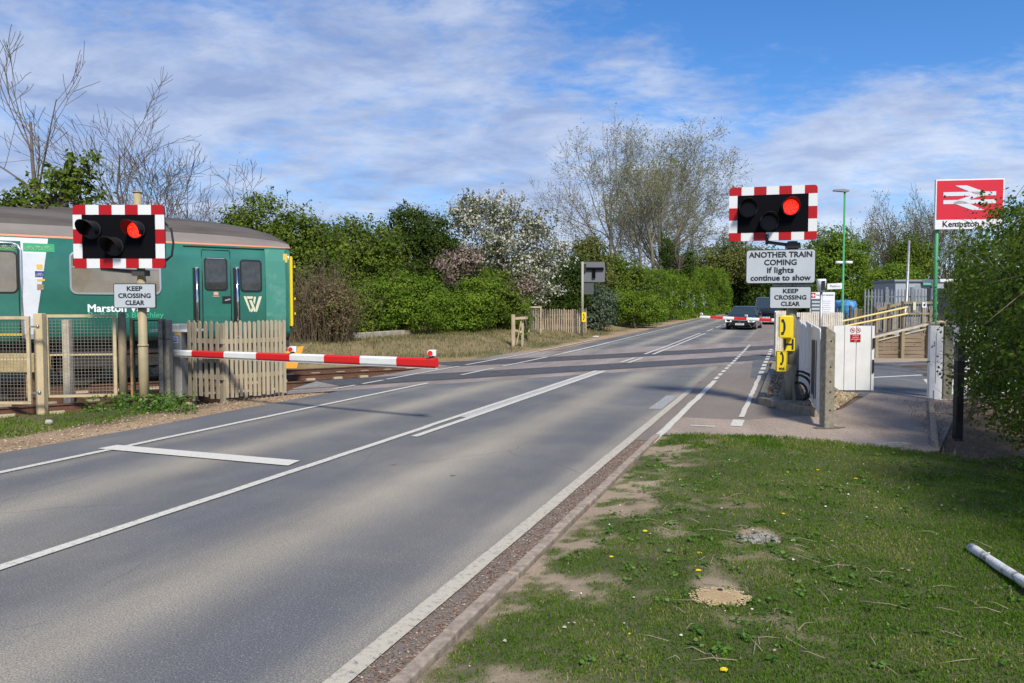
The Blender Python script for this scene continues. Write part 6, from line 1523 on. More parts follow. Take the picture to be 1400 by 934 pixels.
# ------------------------------------------------------------------ cars
def car(name, label, P, rz, L_, W, Hh, style, plate_txt, paint):
    t = thing(name, label, 'car', P, rz, 'cars waiting at the crossing')
    # x across, y along; front at y = 0 facing -y
    b = MB(); suv = style == 'suv'
    if suv: st = [(0, .42, .98, .88), (.10, .32, 1.10, .96), (.5, .28, 1.18, 1.0), (1.15, .28, 1.22, 1.0), (2.4, .28, 1.22, 1.0), (4.0, .28, 1.20, 1.0), (L_ - .12, .34, 1.16, .97), (L_, .42, 1.0, .9)]
    else: st = [(0, .30, .64, .80), (.10, .22, .74, .92), (.45, .20, .82, .985), (1.15, .20, .92, 1.0), (2.3, .20, .95, 1.0), (3.7, .20, .97, 1.0), (L_ - .15, .28, .98, .95), (L_, .36, .86, .86)]
    n = 0; rings = []
    for y, zb, zt, wf in st:
        w = W / 2 * wf; rings.append([(-w * .93, zb), (w * .93, zb), (w, zb + .14), (w, zt - .22), (w * .97, zt - .07), (w * .86, zt), (0, zt + .035), (-w * .86, zt), (-w * .97, zt - .07), (-w, zt - .22), (-w, zb + .14)])
    o = 0; n = 11
    for r_, (y, *_r) in zip(rings, st): b.v.extend([(x, y, z) for x, z in r_])
    for i in range(len(st) - 1):
        for k in range(n): b.f.append([i * n + k, i * n + (k + 1) % n, (i + 1) * n + (k + 1) % n, (i + 1) * n + k]); b.m.append(0); b.sm.append(k > 1)
    b.f.append(list(range(n))[::-1]); b.m.append(0); b.sm.append(False); b.f.append(list(range((len(st) - 1) * n, len(st) * n))); b.m.append(0); b.sm.append(False)
    body = b.build('body', paint, t)
    # greenhouse
    zb = (1.19 if suv else .92); gy = [(.98, 1.45, 4.55, 4.9)] if suv else [(1.12, 1.95, 3.35, 4.15)]; y0, y1, y2, y3 = gy[0]
    wb, wt = W * .46, W * (.40 if suv else .34)
    def gl(inset, up, dz=0): return
    V = [(-wb, y0, zb), (wb, y0, zb), (wb, y3, zb), (-wb, y3, zb), (-wt, y1, Hh), (wt, y1, Hh), (wt, y2, Hh), (-wt, y2, Hh)]
    g = MB(); g.add(V, [(0, 1, 5, 4), (1, 2, 6, 5), (2, 3, 7, 6), (3, 0, 4, 7), (4, 5, 6, 7)]); gh = g.build('greenhouse', M_CARGL, body)
    p_ = MB(); p_.add([(-wt * 1.03, y1 - .03, Hh + .004), (wt * 1.03, y1 - .03, Hh + .004), (wt * 1.03, y2, Hh + .004), (-wt * 1.03, y2, Hh + .004), (-wt * .9, y1 + .25, Hh + .035), (wt * .9, y1 + .25, Hh + .035), (wt * .9, y2 - .2, Hh + .035), (-wt * .9, y2 - .2, Hh + .035)], [(3, 2, 1, 0), (0, 1, 5, 4), (1, 2, 6, 5), (2, 3, 7, 6), (3, 0, 4, 7), (4, 5, 6, 7)]); p_.build('roof', M_CARROOF, gh)
    p_ = MB()
    for sg in (-1, 1):
        p_.bar((sg * wb * 1.005, y0, zb), (sg * wt * 1.01, y1, Hh), .055, .05); p_.bar((sg * wb * 1.0, (y1 + y2) / 2, zb), (sg * wt * 1.01, (y1 + y2) / 2, Hh), .07, .05); p_.bar((sg * wb, y3, zb), (sg * wt * 1.01, y2, Hh), .08, .06); p_.bar((sg * wt * 1.01, y1, Hh), (sg * wt * 1.01, y2, Hh), .05, .04)
    p_.build('pillars', M_CARROOF, gh)
    # front details
    zg = .78 if suv else .53; hg = .24 if suv else .2
    f = MB(); f.prism(rrect(-W * .27, zg - hg / 2, W * .27, zg + hg / 2, .05), -.03, .06); gr = f.build('grille', M_BLACK, body)
    f = MB()
    for k in range(2 if not suv else 3): f.box((0, -.035, zg - .05 + .10 * k - (.03 if suv else 0)), (W * .5, .01, .018))
    f.build('grille_bars', M_CHR, gr)
    if not suv:
        f = MB()
        for k in range(12):
            a = k / 12 * 6.283; a2 = (k + 1) / 12 * 6.283; f.bar((.085 * math.cos(a), -.045, zg + .01 + .085 * math.sin(a)), (.085 * math.cos(a2), -.045, zg + .01 + .085 * math.sin(a2)), .012, .014, up=(0, 1, 0))
        for k in range(3): a = R(90 + 120 * k); f.bar((0, -.045, zg + .01), (.085 * math.cos(a), -.045, zg + .01 + .085 * math.sin(a)), .014, .014, up=(0, 1, 0))
        f.build('round_badge', M_CHR, gr)
    for sg in (-1, 1):
        zl = .92 if suv else .60
        f = MB(); x_ = sg * W * .39
        if suv: f.prism(rrect(x_ - .15, zl - .09, x_ + .15, zl + .09, .03), -.05, .3)
        else: f.add([(sg * W * .27, -.05, zl - .10), (sg * W * .47, .00, zl - .10), (sg * W * .50, .30, zl + .06), (sg * W * .29, -.03, zl + .08), (sg * W * .30, .3, zl - .09), (sg * W * .46, .4, zl - .1), (sg * W * .47, .5, zl + .05), (sg * W * .32, .4, zl + .07)], [(0, 1, 2, 3), (4, 5, 6, 7), (0, 1, 5, 4), (1, 2, 6, 5), (2, 3, 7, 6), (3, 0, 4, 7)])
        hl = f.build('headlight', M_HEADL, body)
        f = MB(); f.box((sg * W * .37, -.02, .34), (W * .16, .06, .12)); f.build('air_intake', M_BLACK, body)
        f = MB(); f.box((sg * (W / 2 + .10), y0 + .42, zb + .07), (.20, .10, .14)); f.build('wing_mirror', paint, body, bevel=.02)
        for yy in (.82 if not suv else .9, L_ - .9):
            rw_ = .33 if not suv else .39
            wv = MB(); wv.tube([(sg * (W / 2 - .23), yy, rw_), (sg * (W / 2 - .01), yy, rw_)], rw_, 24); wh = wv.build('wheel', M_TYRE, t)
            wv = MB(); wv.tube([(sg * (W / 2 - .01), yy, rw_), (sg * (W / 2 + .005), yy, rw_)], rw_ * .66, 20); wv.build('rim', M_GALV, wh)
    f = MB(); f.box((0, -.03, .36 if not suv else .52), (.52, .02, .11)); npl = f.build('number_plate', M_WHITE, body); text('lettering', plate_txt, .095, M_TXT, npl, (0, -.042, .36 if not suv else .52), .001)
    f = MB(); f.box((0, -.02, .22 if not suv else .33), (W * .7, .08, .08)); f.build('lower_grille', M_BLACK, body)
    if not suv:
        for sg in (-1, 1): f = MB(); f.bar((sg * W * .30, -.05, .40), (sg * W * .37, -.05, .28), .02, .03); f.build('bumper_trim', M_CHR, body)
    return t
M_CARGL = mat('car_glass', (.030, .045, .052), .05, spec=.8); M_CARROOF = mat('car_roof_sheen', (.12, .14, .17), .25, .5, coat=.5); M_TYRE = mat('tyre', (.012, .012, .012), .8)
M_CARB = mat('car_black', (.010, .011, .013), .18, coat=.8); M_CARG = mat('car_dark_grey', (.022, .026, .03), .25, .3, coat=.6); M_HEADL = mat('headlight_glass', (.72, .74, .76), .08, .5, emis=(1, 1, 1), estr=.7)
RZ = -RA  # nose towards the camera
q = G(1009, 451.3); yaw = R(-19.5)
q2 = q + Vector((.1, 0, 0))
car('car', 'black saloon car waiting first behind the far barrier', (q2.x, q2.y, q2.z), R(-24), 4.65, 1.82, 1.45, 'saloon', 'LM16 VHT', M_CARB)
dd = Vector((math.sin(R(15.5)), math.cos(R(15.5)), 0))
q3 = F(1047.5, 444.5, 57.5); q3.z = Hf(q3.x, q3.y)
car('car', 'dark tall off-road car waiting behind the black saloon', (q3.x, q3.y, q3.z), R(-22), 4.8, 1.95, 2.02, 'suv', 'AK09 DSB', M_CARG)

# ------------------------------------------------------------------ vegetation
L_GREEN = leaf_mat('leaf_green', [(0, (.045, .080, .010)), (.35, (.095, .150, .016)), (.75, (.165, .225, .028)), (1, (.25, .29, .06))], .55, .42)
L_BRIGHT = leaf_mat('leaf_bright', [(0, (.065, .125, .012)), (.5, (.145, .24, .02)), (1, (.28, .36, .045))], .55, .42)
L_DARK = leaf_mat('leaf_dark', [(0, (.025, .048, .008)), (.6, (.06, .10, .014)), (1, (.11, .155, .03))], .55, .4)
L_OLIVE = leaf_mat('leaf_olive', [(0, (.07, .09, .02)), (.5, (.15, .17, .04)), (1, (.26, .26, .08))])
L_BUD = leaf_mat('leaf_bud', [(0, (.15, .17, .055)), (.5, (.25, .28, .09)), (1, (.36, .37, .15))])
L_WHITE = leaf_mat('blossom_white', [(0, (.10, .13, .04)), (.42, (.16, .18, .07)), (.5, (.52, .50, .42)), (1, (.72, .70, .62))])
L_PINK = leaf_mat('blossom_pink', [(0, (.09, .11, .04)), (.5, (.22, .16, .11)), (.6, (.36, .27, .23)), (1, (.50, .40, .35))])
L_BROWN = leaf_mat('brown_stalks', [(0, (.07, .055, .03)), (.4, (.16, .115, .06)), (.62, (.24, .17, .09)), (.7, (.11, .13, .03)), (1, (.15, .18, .04))], .8, .15)
L_SILV = leaf_mat('leaf_silver', [(0, (.04, .07, .03)), (.6, (.12, .16, .10)), (1, (.26, .30, .22))])
L_HAW = leaf_mat('leaf_hawthorn', [(0, (.04, .075, .008)), (.5, (.09, .15, .015)), (.85, (.16, .22, .03)), (1, (.24, .27, .06))], .42, .45)
M_BARK = mat('bark', (.15, .125, .09), .9, vscale=8, col2=(.08, .065, .045), bump=.5, bscale=30, stretch=(1, 1, .3))
M_BARKG = mat('bark_grey', (.25, .22, .17), .9, vscale=8, col2=(.16, .14, .11)); M_TWG = mat('twig_brown', (.125, .10, .08), .9)
M_BARKL = mat('bark_light', (.26, .235, .17), .9, vscale=8, col2=(.15, .13, .09))

class Tubes:
    "many thin tapered branches gathered into one tree mesh, numpy at the end"
    def __init__(self): self.V = []; self.Q = []; self.n = 0
    def add(self, pts, rad, k):
        P = np.asarray(pts, float); r = np.asarray(rad, float)
        T = np.gradient(P, axis=0); T /= np.linalg.norm(T, axis=1)[:, None] + 1e-9
        a = np.array([.3, .2, .93]) if abs(T[0, 2]) < .8 else np.array([1., .1, 0])
        S = np.cross(T, a); S /= np.linalg.norm(S, axis=1)[:, None] + 1e-9; B = np.cross(T, S)
        an = np.arange(k) * 2 * np.pi / k
        ring = P[:, None, :] + (S[:, None, :] * np.cos(an)[None, :, None] + B[:, None, :] * np.sin(an)[None, :, None]) * r[:, None, None]
        m = len(P); idx = np.arange(m * k).reshape(m, k) + self.n
        q = np.stack([idx[:-1], np.roll(idx[:-1], -1, 1), np.roll(idx[1:], -1, 1), idx[1:]], -1).reshape(-1, 4)
        self.V.append(ring.reshape(-1, 3)); self.Q.append(q); self.n += m * k
    def build(self, name, m, parent=None):
        if not self.V: return None
        return np_mesh(name, np.concatenate(self.V), np.concatenate(self.Q).reshape(-1), 4, m, smooth=True, parent=parent)
def branch(rg, p, d, L_, r, lev, maxlev, out, tips, P):
    n = 5 if lev < 2 else 4 if lev < maxlev else 3
    pts = [p]; q = p.copy(); dd = d.copy(); cur = P.get('wob', .16)
    for i in range(n):
        dd = dd + rg.normal(size=3) * cur + np.array([0, 0, P.get('up', .06)]); dd /= np.linalg.norm(dd)
        q = q + dd * L_ / n; pts.append(q.copy())
    end = P.get('taper', .35) if lev < maxlev else .25
    rad = np.linspace(r, r * end, n + 1)
    out[min(lev, 1) if P.get('split') else (0 if lev < P.get('tw', 2) else 1)].add(pts, np.maximum(rad, P.get('rmin', .006)), 7 if lev == 0 else 5 if lev == 1 else 3)
    if lev >= maxlev - 1:
        for i in range(1, n + 1): tips.append(pts[i])
    if lev < maxlev:
        nc = P['kids'][min(lev, len(P['kids']) - 1)]
        for j in range(nc):
            f = P.get('from', .25) + (1 - P.get('from', .25)) * (j + rg.random()) / nc; f = min(f, .98); k = f * n; i = int(k); bp = pts[i] + (pts[i + 1] - pts[i]) * (k - i)
            ang = R(rg.uniform(*P.get('ang', (25, 55)))); t = pts[i + 1] - pts[i]; t /= np.linalg.norm(t)
            s = np.cross(t, rg.normal(size=3)); s /= np.linalg.norm(s) + 1e-9
            nd = t * math.cos(ang) + s * math.sin(ang)
            branch(rg, bp, nd, L_ * rg.uniform(.42, .68) * (1.15 - .45 * f), max(r * (1 - f * (1 - end)) * .55, P.get('rmin', .006)), lev + 1, maxlev, out, tips, P)
def bare_tree(name, label, loc, h, r, seed, P, maxlev=4, stems=1, spread=.25, bark=M_BARK, twig=M_TWG, leaf=None, leafn=0, leafs=.05, group=None, leafspread=.15, lean=(0, 0), leafz=None, cat='tree', trunk_h=.35):
    rg = np.random.default_rng(seed); t = thing(name, label, cat, loc, 0, group); out = (Tubes(), Tubes()); tips = []
    for i in range(stems):
        d = np.array([lean[0] + rg.normal() * spread * (stems > 1), lean[1] + rg.normal() * spread * (stems > 1), 1.0]); d /= np.linalg.norm(d)
        branch(rg, np.array([rg.normal() * .3 * (stems > 1), rg.normal() * .3 * (stems > 1), -.1]), d, h * rg.uniform(.85, 1.02), r * rg.uniform(.7, 1), 0, maxlev, out, tips, P)
    out[0].build('trunk', bark, t); out[1].build('twigs', twig, t)
    if leaf and leafn:
        T = np.array(tips); T = T[T[:, 2] > (leafz or 0)]
        C = T[rg.integers(0, len(T), leafn)] + rg.normal(size=(leafn, 3)) * leafspread
        leaf_quads('crown', C, leafs, leaf, seed, .6, parent=t)
    return t
def crown_points(rg, blobs, nclump, per, spread, shell=.6):
    B = np.array(blobs, float); vol = (B[:, 3] * B[:, 4] * B[:, 5]) ** (2 / 3); pick = rg.choice(len(B), nclump, p=vol / vol.sum())
    d = rg.normal(size=(nclump, 3)); d /= np.linalg.norm(d, axis=1)[:, None]; rad = 1 - (1 - shell) * rg.random(nclump) ** 1.3
    rad *= 1 + rg.normal(size=nclump) * .10
    K = B[pick, :3] + d * B[pick, 3:6] * rad[:, None]
    sp = spread * (.5 + rg.random((nclump, 1))) 
    off = rg.normal(size=(nclump * per, 3)) * np.repeat(sp, per, 0) * np.array([1, 1, .62]); C = np.repeat(K, per, 0) + off
    tint = np.repeat(rg.random(nclump) * .62, per) + rg.random(nclump * per) * .38
    global FACE
    o1 = off / (np.linalg.norm(off, axis=1)[:, None] + 1e-9); FACE = o1 * .75 + np.repeat(d, per, 0) * .55 + np.array([0, 0, .35])
    return K, C, tint
def leafy_tree(name, label, loc, blobs, leaf, seed, nclump=260, per=26, spread=.28, size=.13, trunk=None, trunk_r=.12, group=None, cat='tree', shell=.55, extra=None, sprigs=0, bark=M_BARK, trunks=1, tintmap=None, trunk_h=.4):
    rg = np.random.default_rng(seed); t = thing(name, label, cat, loc, 0, group)
    K, C, tint = crown_points(rg, blobs, nclump, int(per * 1.55), spread * .80, shell)
    fc = FACE; k = C[:, 2] > .02; C = C[k]; tint = tint[k]; fc = fc[k]; tb = Tubes()
    if sprigs:  # shoots standing out of the outline
        zs = np.percentile(K[:, 2], 60); Kt = K[K[:, 2] > zs]; S = Kt[rg.integers(0, len(Kt), sprigs)]; L2 = rg.uniform(.3, 1.1, sprigs) * spread * 2.6
        dirs = rg.normal(size=(sprigs, 3)) * .5 + np.array([0, 0, 1.0]); dirs /= np.linalg.norm(dirs, axis=1)[:, None]
        f = rg.random((sprigs, 16, 1)) ** 1.2; E = (S[:, None] + dirs[:, None] * L2[:, None, None] * f + rg.normal(size=(sprigs, 16, 3)) * size * .42).reshape(-1, 3)
        fc = np.concatenate([fc, rg.normal(size=E.shape) + np.array([0, 0, .4])])
        for q0_, d0_, l0_ in zip(S, dirs, L2): tb.add([q0_, q0_ + d0_ * l0_ * .5, q0_ + d0_ * l0_ * 1.0], [.016, .012, .006], 3)
        C = np.concatenate([C, E]); tint = np.concatenate([tint, rg.random(len(E)) * .5 + .3])
    if tintmap is not None: tint = tintmap(C, tint, rg)
    leaf_quads('crown', C, size, leaf, seed, .62, parent=t, tint=np.clip(tint, 0, 1), face=fc)
    B = np.array(blobs, float); c = B[:, :3].mean(0); zmin = (B[:, 2] - B[:, 5]).min()
    bases = [np.array([c[0] + rg.normal() * .25 * (trunks > 1), c[1] + rg.normal() * .2 * (trunks > 1), -.2]) for _ in range(trunks)]
    forks = []
    for b0 in bases:
        f0 = b0 + np.array([rg.normal() * .2, rg.normal() * .2, max(.5, zmin + (c[2] - zmin) * trunk_h + .2)]); tb.add([b0, (b0 + f0) / 2 + rg.normal(size=3) * .06, f0], [trunk_r, trunk_r * .8, trunk_r * .65], 8); forks.append(f0)
    for i in rg.choice(len(K), min(len(K), 46), replace=False):
        f0 = forks[rg.integers(0, len(forks))]; e = K[i]; mid = (f0 + e) / 2 + rg.normal(size=3) * .12 * np.linalg.norm(e - f0) + np.array([0, 0, .08 * np.linalg.norm(e - f0)])
        tb.add([f0, f0 * .5 + mid * .5 + rg.normal(size=3) * .04, mid, mid * .45 + e * .55, e], np.array([.42, .33, .24, .15, .06]) * trunk_r, 5)
    tb.build('trunk', bark, t)
    return t
def px_blobs(D, lst, base, depth=.8):
    "ellipses given where they appear at distance D, as blobs relative to the tree base"
    out = []; s = D / 1050
    for px, py, rx, rz in lst:
        q = F(px, py, D); out.append((q.x - base.x, 0, q.z - base.z, rx * s, max(rx, rz) * s * depth, rz * s))
    return out
def spot(px, D):
    q = F(px, 450, D); return Vector((q.x, D, float(ground_z(q.x, D))))
# --- left, behind the train
s = spot(-10, 33)
# tall dead tree
bt_ = bare_tree('dead_tree', 'tall bare grey tree rising highest at the left edge', spot(55, 30), 10.2, .17, 77, dict(kids=(6, 4, 3), ang=(20, 40), up=.10, wob=.10, rmin=.012, **{'from': .42}), maxlev=3, bark=M_TWG, twig=M_TWG)
blobs = px_blobs(28, [(95, 250, 42, 34), (60, 280, 40, 30), (25, 275, 26, 28), (125, 275, 22, 22), (5, 285, 20, 16), (110, 230, 22, 18)], spot(70, 28))
leafy_tree('leafy_tree', 'sparse fresh green tree above the train roof at the left', spot(70, 28), blobs, L_GREEN, 3, 105, 15, .24, .17, trunk_r=.1, shell=.2, sprigs=30)
PB = dict(kids=(8, 5, 4), ang=(25, 50), up=.08, wob=.13, rmin=.009, **{'from': .3})
bare_tree('bare_tree', 'leafless twiggy tree right behind the left signal post', spot(188, 34), 8.2, .09, 5, PB, maxlev=3, bark=M_TWG, stems=2, spread=.12, twig=M_TWG)
bare_tree('bare_tree', 'small leafless tree between the signal post and the dense bush', spot(250, 34), 6.0, .06, 6, PB, maxlev=3, bark=M_TWG, stems=3, spread=.28)
bare_tree('bare_tree', 'leafless thin tree with one tall budding shoot left of the dense bush', spot(306, 32), 6.0, .06, 8, PB, maxlev=3, bark=M_TWG, stems=3, spread=.3, leaf=L_BUD, leafn=600, leafs=.05)
bare_tree('bare_tree', 'tangled leafless tree at the far left edge', spot(-8, 31), 4.6, .07, 9, PB, maxlev=3, bark=M_TWG, stems=3, spread=.3)
# backdrop hedge behind the train
s = spot(150, 36)
leafy_tree('hedgerow', 'low dark hedgerow glimpsed behind the train roof', s, px_blobs(36, [(0, 320, 60, 34), (90, 330, 60, 30), (180, 335, 60, 28), (260, 335, 50, 26)], s), L_GREEN, 13, 420, 20, .4, .16, cat='hedge')
# dense bush right of the train
def bush(name, label, px, D, lst, leaf, seed, **k):
    s = spot(px, D); return leafy_tree(name, label, s, px_blobs(D, lst, s), leaf, seed, **k)
bush('hawthorn_tree', 'dense dark green bush rising right behind the train cab', 370, 29, [(355, 310, 46, 42), (405, 330, 44, 36), (440, 345, 36, 40), (330, 330, 34, 34), (390, 370, 56, 56), (440, 400, 40, 50)], L_GREEN, 14, nclump=760, per=26, spread=.26, size=.11, sprigs=110, group='trees beyond the tracks')
bush('brown_thicket', 'brown leggy thicket of dead stalks beside the train cab', 440, 26.5, [(430, 420, 34, 40), (460, 425, 30, 40)], L_BROWN, 15, nclump=620, per=18, spread=.24, size=.075, cat='thicket', shell=.0) 
# stalks of the thicket
rg = np.random.default_rng(44); tb = Tubes(); s = spot(440, 26.5)
for i in range(230):
    x, y = rg.normal() * .62, rg.uniform(-1.1, .9); h = rg.uniform(.8, 3.2) * (1 - .25 * abs(x)); p0 = np.array([s.x + x, s.y + y, float(ground_z(s.x + x, s.y + y))]); d = np.array([rg.normal() * .24, rg.normal() * .2, 1]); e = p0 + d * h + rg.normal(size=3) * .25
    tb.add([p0, p0 + d * h * .5 + rg.normal(size=3) * .06, e], [.011, .008, .004], 3)
    for _k in range(2): tb.add([p0 + d * h * .55, p0 + d * h * .75 + rg.normal(size=3) * .16, p0 + d * h * .9 + rg.normal(size=3) * .3], [.006, .004, .003], 3)
o = tb.build('dead_stalks', mat('dead_stem', (.17, .125, .075), .9, vscale=3, col2=(.09, .065, .04))); tag(o, 'upright dead brown stems standing in the thicket by the cab', 'stalks', kind='stuff')
bush('shrub', 'mid green tree with small pale blossoms between bush and dark tree', 500, 36, [(480, 330, 34, 32), (520, 345, 40, 40), (500, 380, 50, 40), (465, 370, 36, 44)], L_GREEN, 16, nclump=560, per=24, spread=.33, size=.12, sprigs=90, group='trees beyond the tracks', shell=.4)
bush('shrub', 'dark rounded tree left of the white blossom tree', 570, 38, [(562, 315, 36, 30), (590, 325, 30, 34), (550, 350, 44, 40), (600, 360, 36, 40)], L_DARK, 17, nclump=560, per=28, spread=.3, size=.12, sprigs=60, group='trees beyond the tracks')
bush('shrub', 'bright lime green bush in front of the dark tree', 530, 31.5, [(505, 420, 36, 30), (540, 405, 40, 34), (575, 415, 34, 36), (500, 440, 30, 16), (545, 435, 40, 20)], L_BRIGHT, 18, nclump=560, per=30, spread=.24, size=.10, group='bushes beyond the tracks', sprigs=60)
bush('shrub', 'fresh green bush below the white blossom tree', 625, 34, [(610, 425, 36, 30), (640, 425, 30, 30), (655, 405, 30, 26), (630, 440, 34, 14)], L_BRIGHT, 19, nclump=460, per=30, spread=.22, size=.10, group='bushes beyond the tracks', sprigs=60)
bush('shrub', 'deep green bush beside the leaning gate post', 680, 37, [(675, 410, 34, 40), (700, 420, 26, 36), (650, 385, 30, 26)], L_GREEN, 20, nclump=420, per=28, spread=.26, size=.11, group='bushes beyond the tracks')
bush('ivy_bush', 'small bright bush growing against the leaning gate post', 715, 33.5, [(716, 450, 8, 24), (720, 430, 7, 18), (712, 468, 10, 8)], L_BRIGHT, 21, nclump=70, per=30, spread=.12, size=.07, cat='bush')
# blossom trees
def tm_w(C, t, rg): return np.clip(rg.random(len(C)) ** .9, 0, 1)
bush('blossom_tree', 'spreading tree covered in white blossom', 690, 39, [(640, 300, 34, 26), (690, 300, 42, 34), (730, 320, 36, 34), (670, 340, 54, 40), (720, 365, 46, 40), (760, 345, 26, 26), (650, 280, 24, 16), (740, 390, 30, 26), (690, 390, 40, 30)], L_WHITE, 22, nclump=620, per=20, spread=.30, size=.13, sprigs=150, shell=.15, tintmap=lambda C, t, rg: np.where(np.repeat(rg.random(len(C) // 10 + 1), 10)[:len(C)] < .50, rg.random(len(C)) * .42, .5 + rg.random(len(C)) * .5), trunks=2, cat='tree')
bush('blossom_tree', 'small tree with pinkish brown blossom left of the white one', 625, 36, [(620, 365, 24, 26), (640, 355, 18, 20)], L_PINK, 23, nclump=130, per=20, spread=.25, size=.12, cat='tree', shell=.3)
bush('blossom_tree', 'low pink blossom branches under the white blossom tree', 712, 37, [(705, 400, 18, 20), (722, 390, 16, 16)], L_PINK, 24, nclump=80, per=18, spread=.2, size=.11, cat='tree', shell=.3)
bush('shrub', 'dark leafy shrub behind the paling fence', 755, 44, [(760, 400, 38, 36), (735, 410, 26, 34), (785, 390, 28, 40)], L_DARK, 25, nclump=480, per=26, spread=.3, size=.13, group='bushes beyond the tracks')
bush('willow_shrub', 'light feathery tree rising behind the far signal post', 805, 48, [(805, 350, 26, 30), (790, 370, 28, 30), (820, 375, 26, 30)], L_OLIVE, 26, nclump=300, per=22, spread=.34, size=.13, sprigs=110, shell=.2, cat='tree')
bush('shrub', 'silvery leafed shrub right of the far signal post', 825, 45, [(822, 420, 20, 28), (812, 435, 16, 22)], L_SILV, 27, nclump=200, per=24, spread=.22, size=.12, group='bushes beyond the tracks')
bush('shrub', 'rounded mid green bush before the clipped hedge', 865, 54, [(850, 385, 30, 34), (880, 400, 30, 30), (860, 420, 36, 22), (835, 375, 26, 26)], L_GREEN, 28, nclump=460, per=30, spread=.34, size=.14, group='bushes beyond the tracks', sprigs=40)
bush('shrub', 'bright bush at the left end of the clipped hedge', 870, 51, [(855, 415, 22, 20), (885, 420, 24, 20)], L_BRIGHT, 29, nclump=260, per=30, spread=.26, size=.12, group='bushes beyond the tracks')
# filler wood behind everything so that no bare horizon shows
for i, (px, D, lst, lf, lb) in enumerate([(470, 52, [(430, 380, 60, 40), (520, 380, 60, 40), (600, 385, 50, 40)], L_DARK, 'dark tree belt in the gaps behind the middle bushes'), (700, 56, [(660, 385, 50, 40), (740, 385, 50, 40), (800, 390, 40, 40)], L_DARK, 'dark tree belt in the gaps behind the blossom tree')]):
    tag(bush('tree_belt', lb, px, D, lst, lf, 90 + i, nclump=620, per=26, spread=.5, size=.22, cat='trees'), kind='stuff')
# clipped hedge along the road
A, B2 = G(862, 452), G(996, 436.5)
A = Vector((F(866, 440, 56).x, 56)); B2 = Vector((F(997, 436, 100).x, 100))
t = thing('hedge', 'bright green clipped roadside hedge receding to the cars', 'hedge', (A.x, A.y, Hf(A.x, A.y)))
rg = np.random.default_rng(60); n = 62000; f = rg.random(n) ** 1.0; side = rg.random(n)
cx = A.x + (B2.x - A.x) * f; cy = A.y + (B2.y - A.y) * f; d = (B2 - A).normalized(); nx_, ny_ = d.y, -d.x
hh = 3.7 + 1.3 * f + 2.2 * (fbm(f * 9 + 3, f * 0) - .5) + .9 * (fbm(f * 40, f * 0) - .5)
depth = np.where(side < .62, rg.random(n) ** 2 * .8, rg.random(n) * 3.2); z = np.where(side < .62, rg.random(n) * hh, hh + rg.normal(size=n) * .18)
bul = (fbm(f * 12 + 7, z * .35) - .5) * 2.4 + (fbm(f * 45, z * .9) - .5) * .9
X = cx + nx_ * (.2 - depth + bul); Y = cy + ny_ * (.2 - depth + bul); Z = z
k = rg.random(n) < .35 + fbm(f * 60, z * 1.5) * .9
C = np.stack([X - A.x, Y - A.y, Z + H(X, Y) - Hf(A.x, A.y)], -1)[k]; ti = (fbm(f * 40, z * 1.2) * .7 + rg.random(n) * .45 - .05)[k]
# end cap facing the cars
n2 = 5000; w_ = rg.random(n2) * 3.0; zz = rg.random(n2) * 5.3; E = np.stack([B2.x - nx_ * w_ + rg.normal(size=n2) * .15 - A.x, B2.y - ny_ * w_ - A.y + rg.normal(size=n2) * .15, zz + Hf(B2.x, B2.y) - Hf(A.x, A.y)], -1)
fch = np.concatenate([np.stack([np.full(len(C), nx_), np.full(len(C), ny_), .45 + (fbm(f * 70, z * 1.8) - .5)[k] * 3.2], -1) * .8, rg.normal(size=E.shape)])
leaf_quads('foliage', np.concatenate([C, E]), .19, L_BRIGHT, 61, .7, parent=t, face=fch, tint=np.clip(np.concatenate([ti, rg.random(n2)]), 0, 1))
b = MB(); 
for i in range(24):
    ff = (i + .5) / 24; q = A.lerp(B2, ff); b.tube([(q.x - nx_ * 1.2 - A.x, q.y - ny_ * 1.2 - A.y, Hf(q.x, q.y) - Hf(A.x, A.y)), (q.x - nx_ * 1.3 - A.x, q.y - ny_ * 1.3 - A.y, 3.5 + Hf(q.x, q.y) - Hf(A.x, A.y))], .06, 5)
b.build('stems', M_BARK, t)
# dark core volume of twigs inside hedge, as leaves
# poplars / willows
PP = dict(kids=(8, 7, 5, 3), ang=(24, 55), up=.06, wob=.13, rmin=.013, taper=.3, **{'from': .30})
for i, (px, D, h, lean, lb) in enumerate([(866, 74, 14.4, (-.42, 0), 'budding willow with the most leaning trunk, left of the clump'), (885, 76, 13.0, (-.12, 0), 'budding willow second from the left in the tall clump'), (898, 80, 15.0, (.02, 0), 'budding willow in the middle of the tall clump'), (903, 84, 13.0, (.02, 0), 'budding willow with ivy at its foot in the tall clump'), (918, 88, 9.6, (-.06, 0), 'budding willow at the right end of the tall clump')]):
    bare_tree('willow_tree', lb, spot(px, D), h, .26, 100 + i, PP, maxlev=4, stems=2, spread=.07, bark=M_BARKL, twig=M_BARKG, leaf=L_BUD, leafn=6200 if i else 2600, leafs=.16, leafspread=.35, lean=lean, group='tall willows beyond the tracks', leafz=3.5)
bush('ivy_bush', 'dark ivy clump round the willow trunks', 915, 73, [(912, 345, 9, 24), (940, 360, 6, 18)], L_DARK, 70, nclump=120, per=24, spread=.3, size=.16, cat='ivy')
bush('thicket', 'pale olive thicket behind the clipped hedge', 960, 112, [(930, 372, 40, 26), (975, 365, 36, 34), (1005, 350, 30, 30), (1030, 365, 26, 30)], L_OLIVE, 71, nclump=560, per=24, spread=.8, size=.30, sprigs=120, cat='thicket', shell=.2)
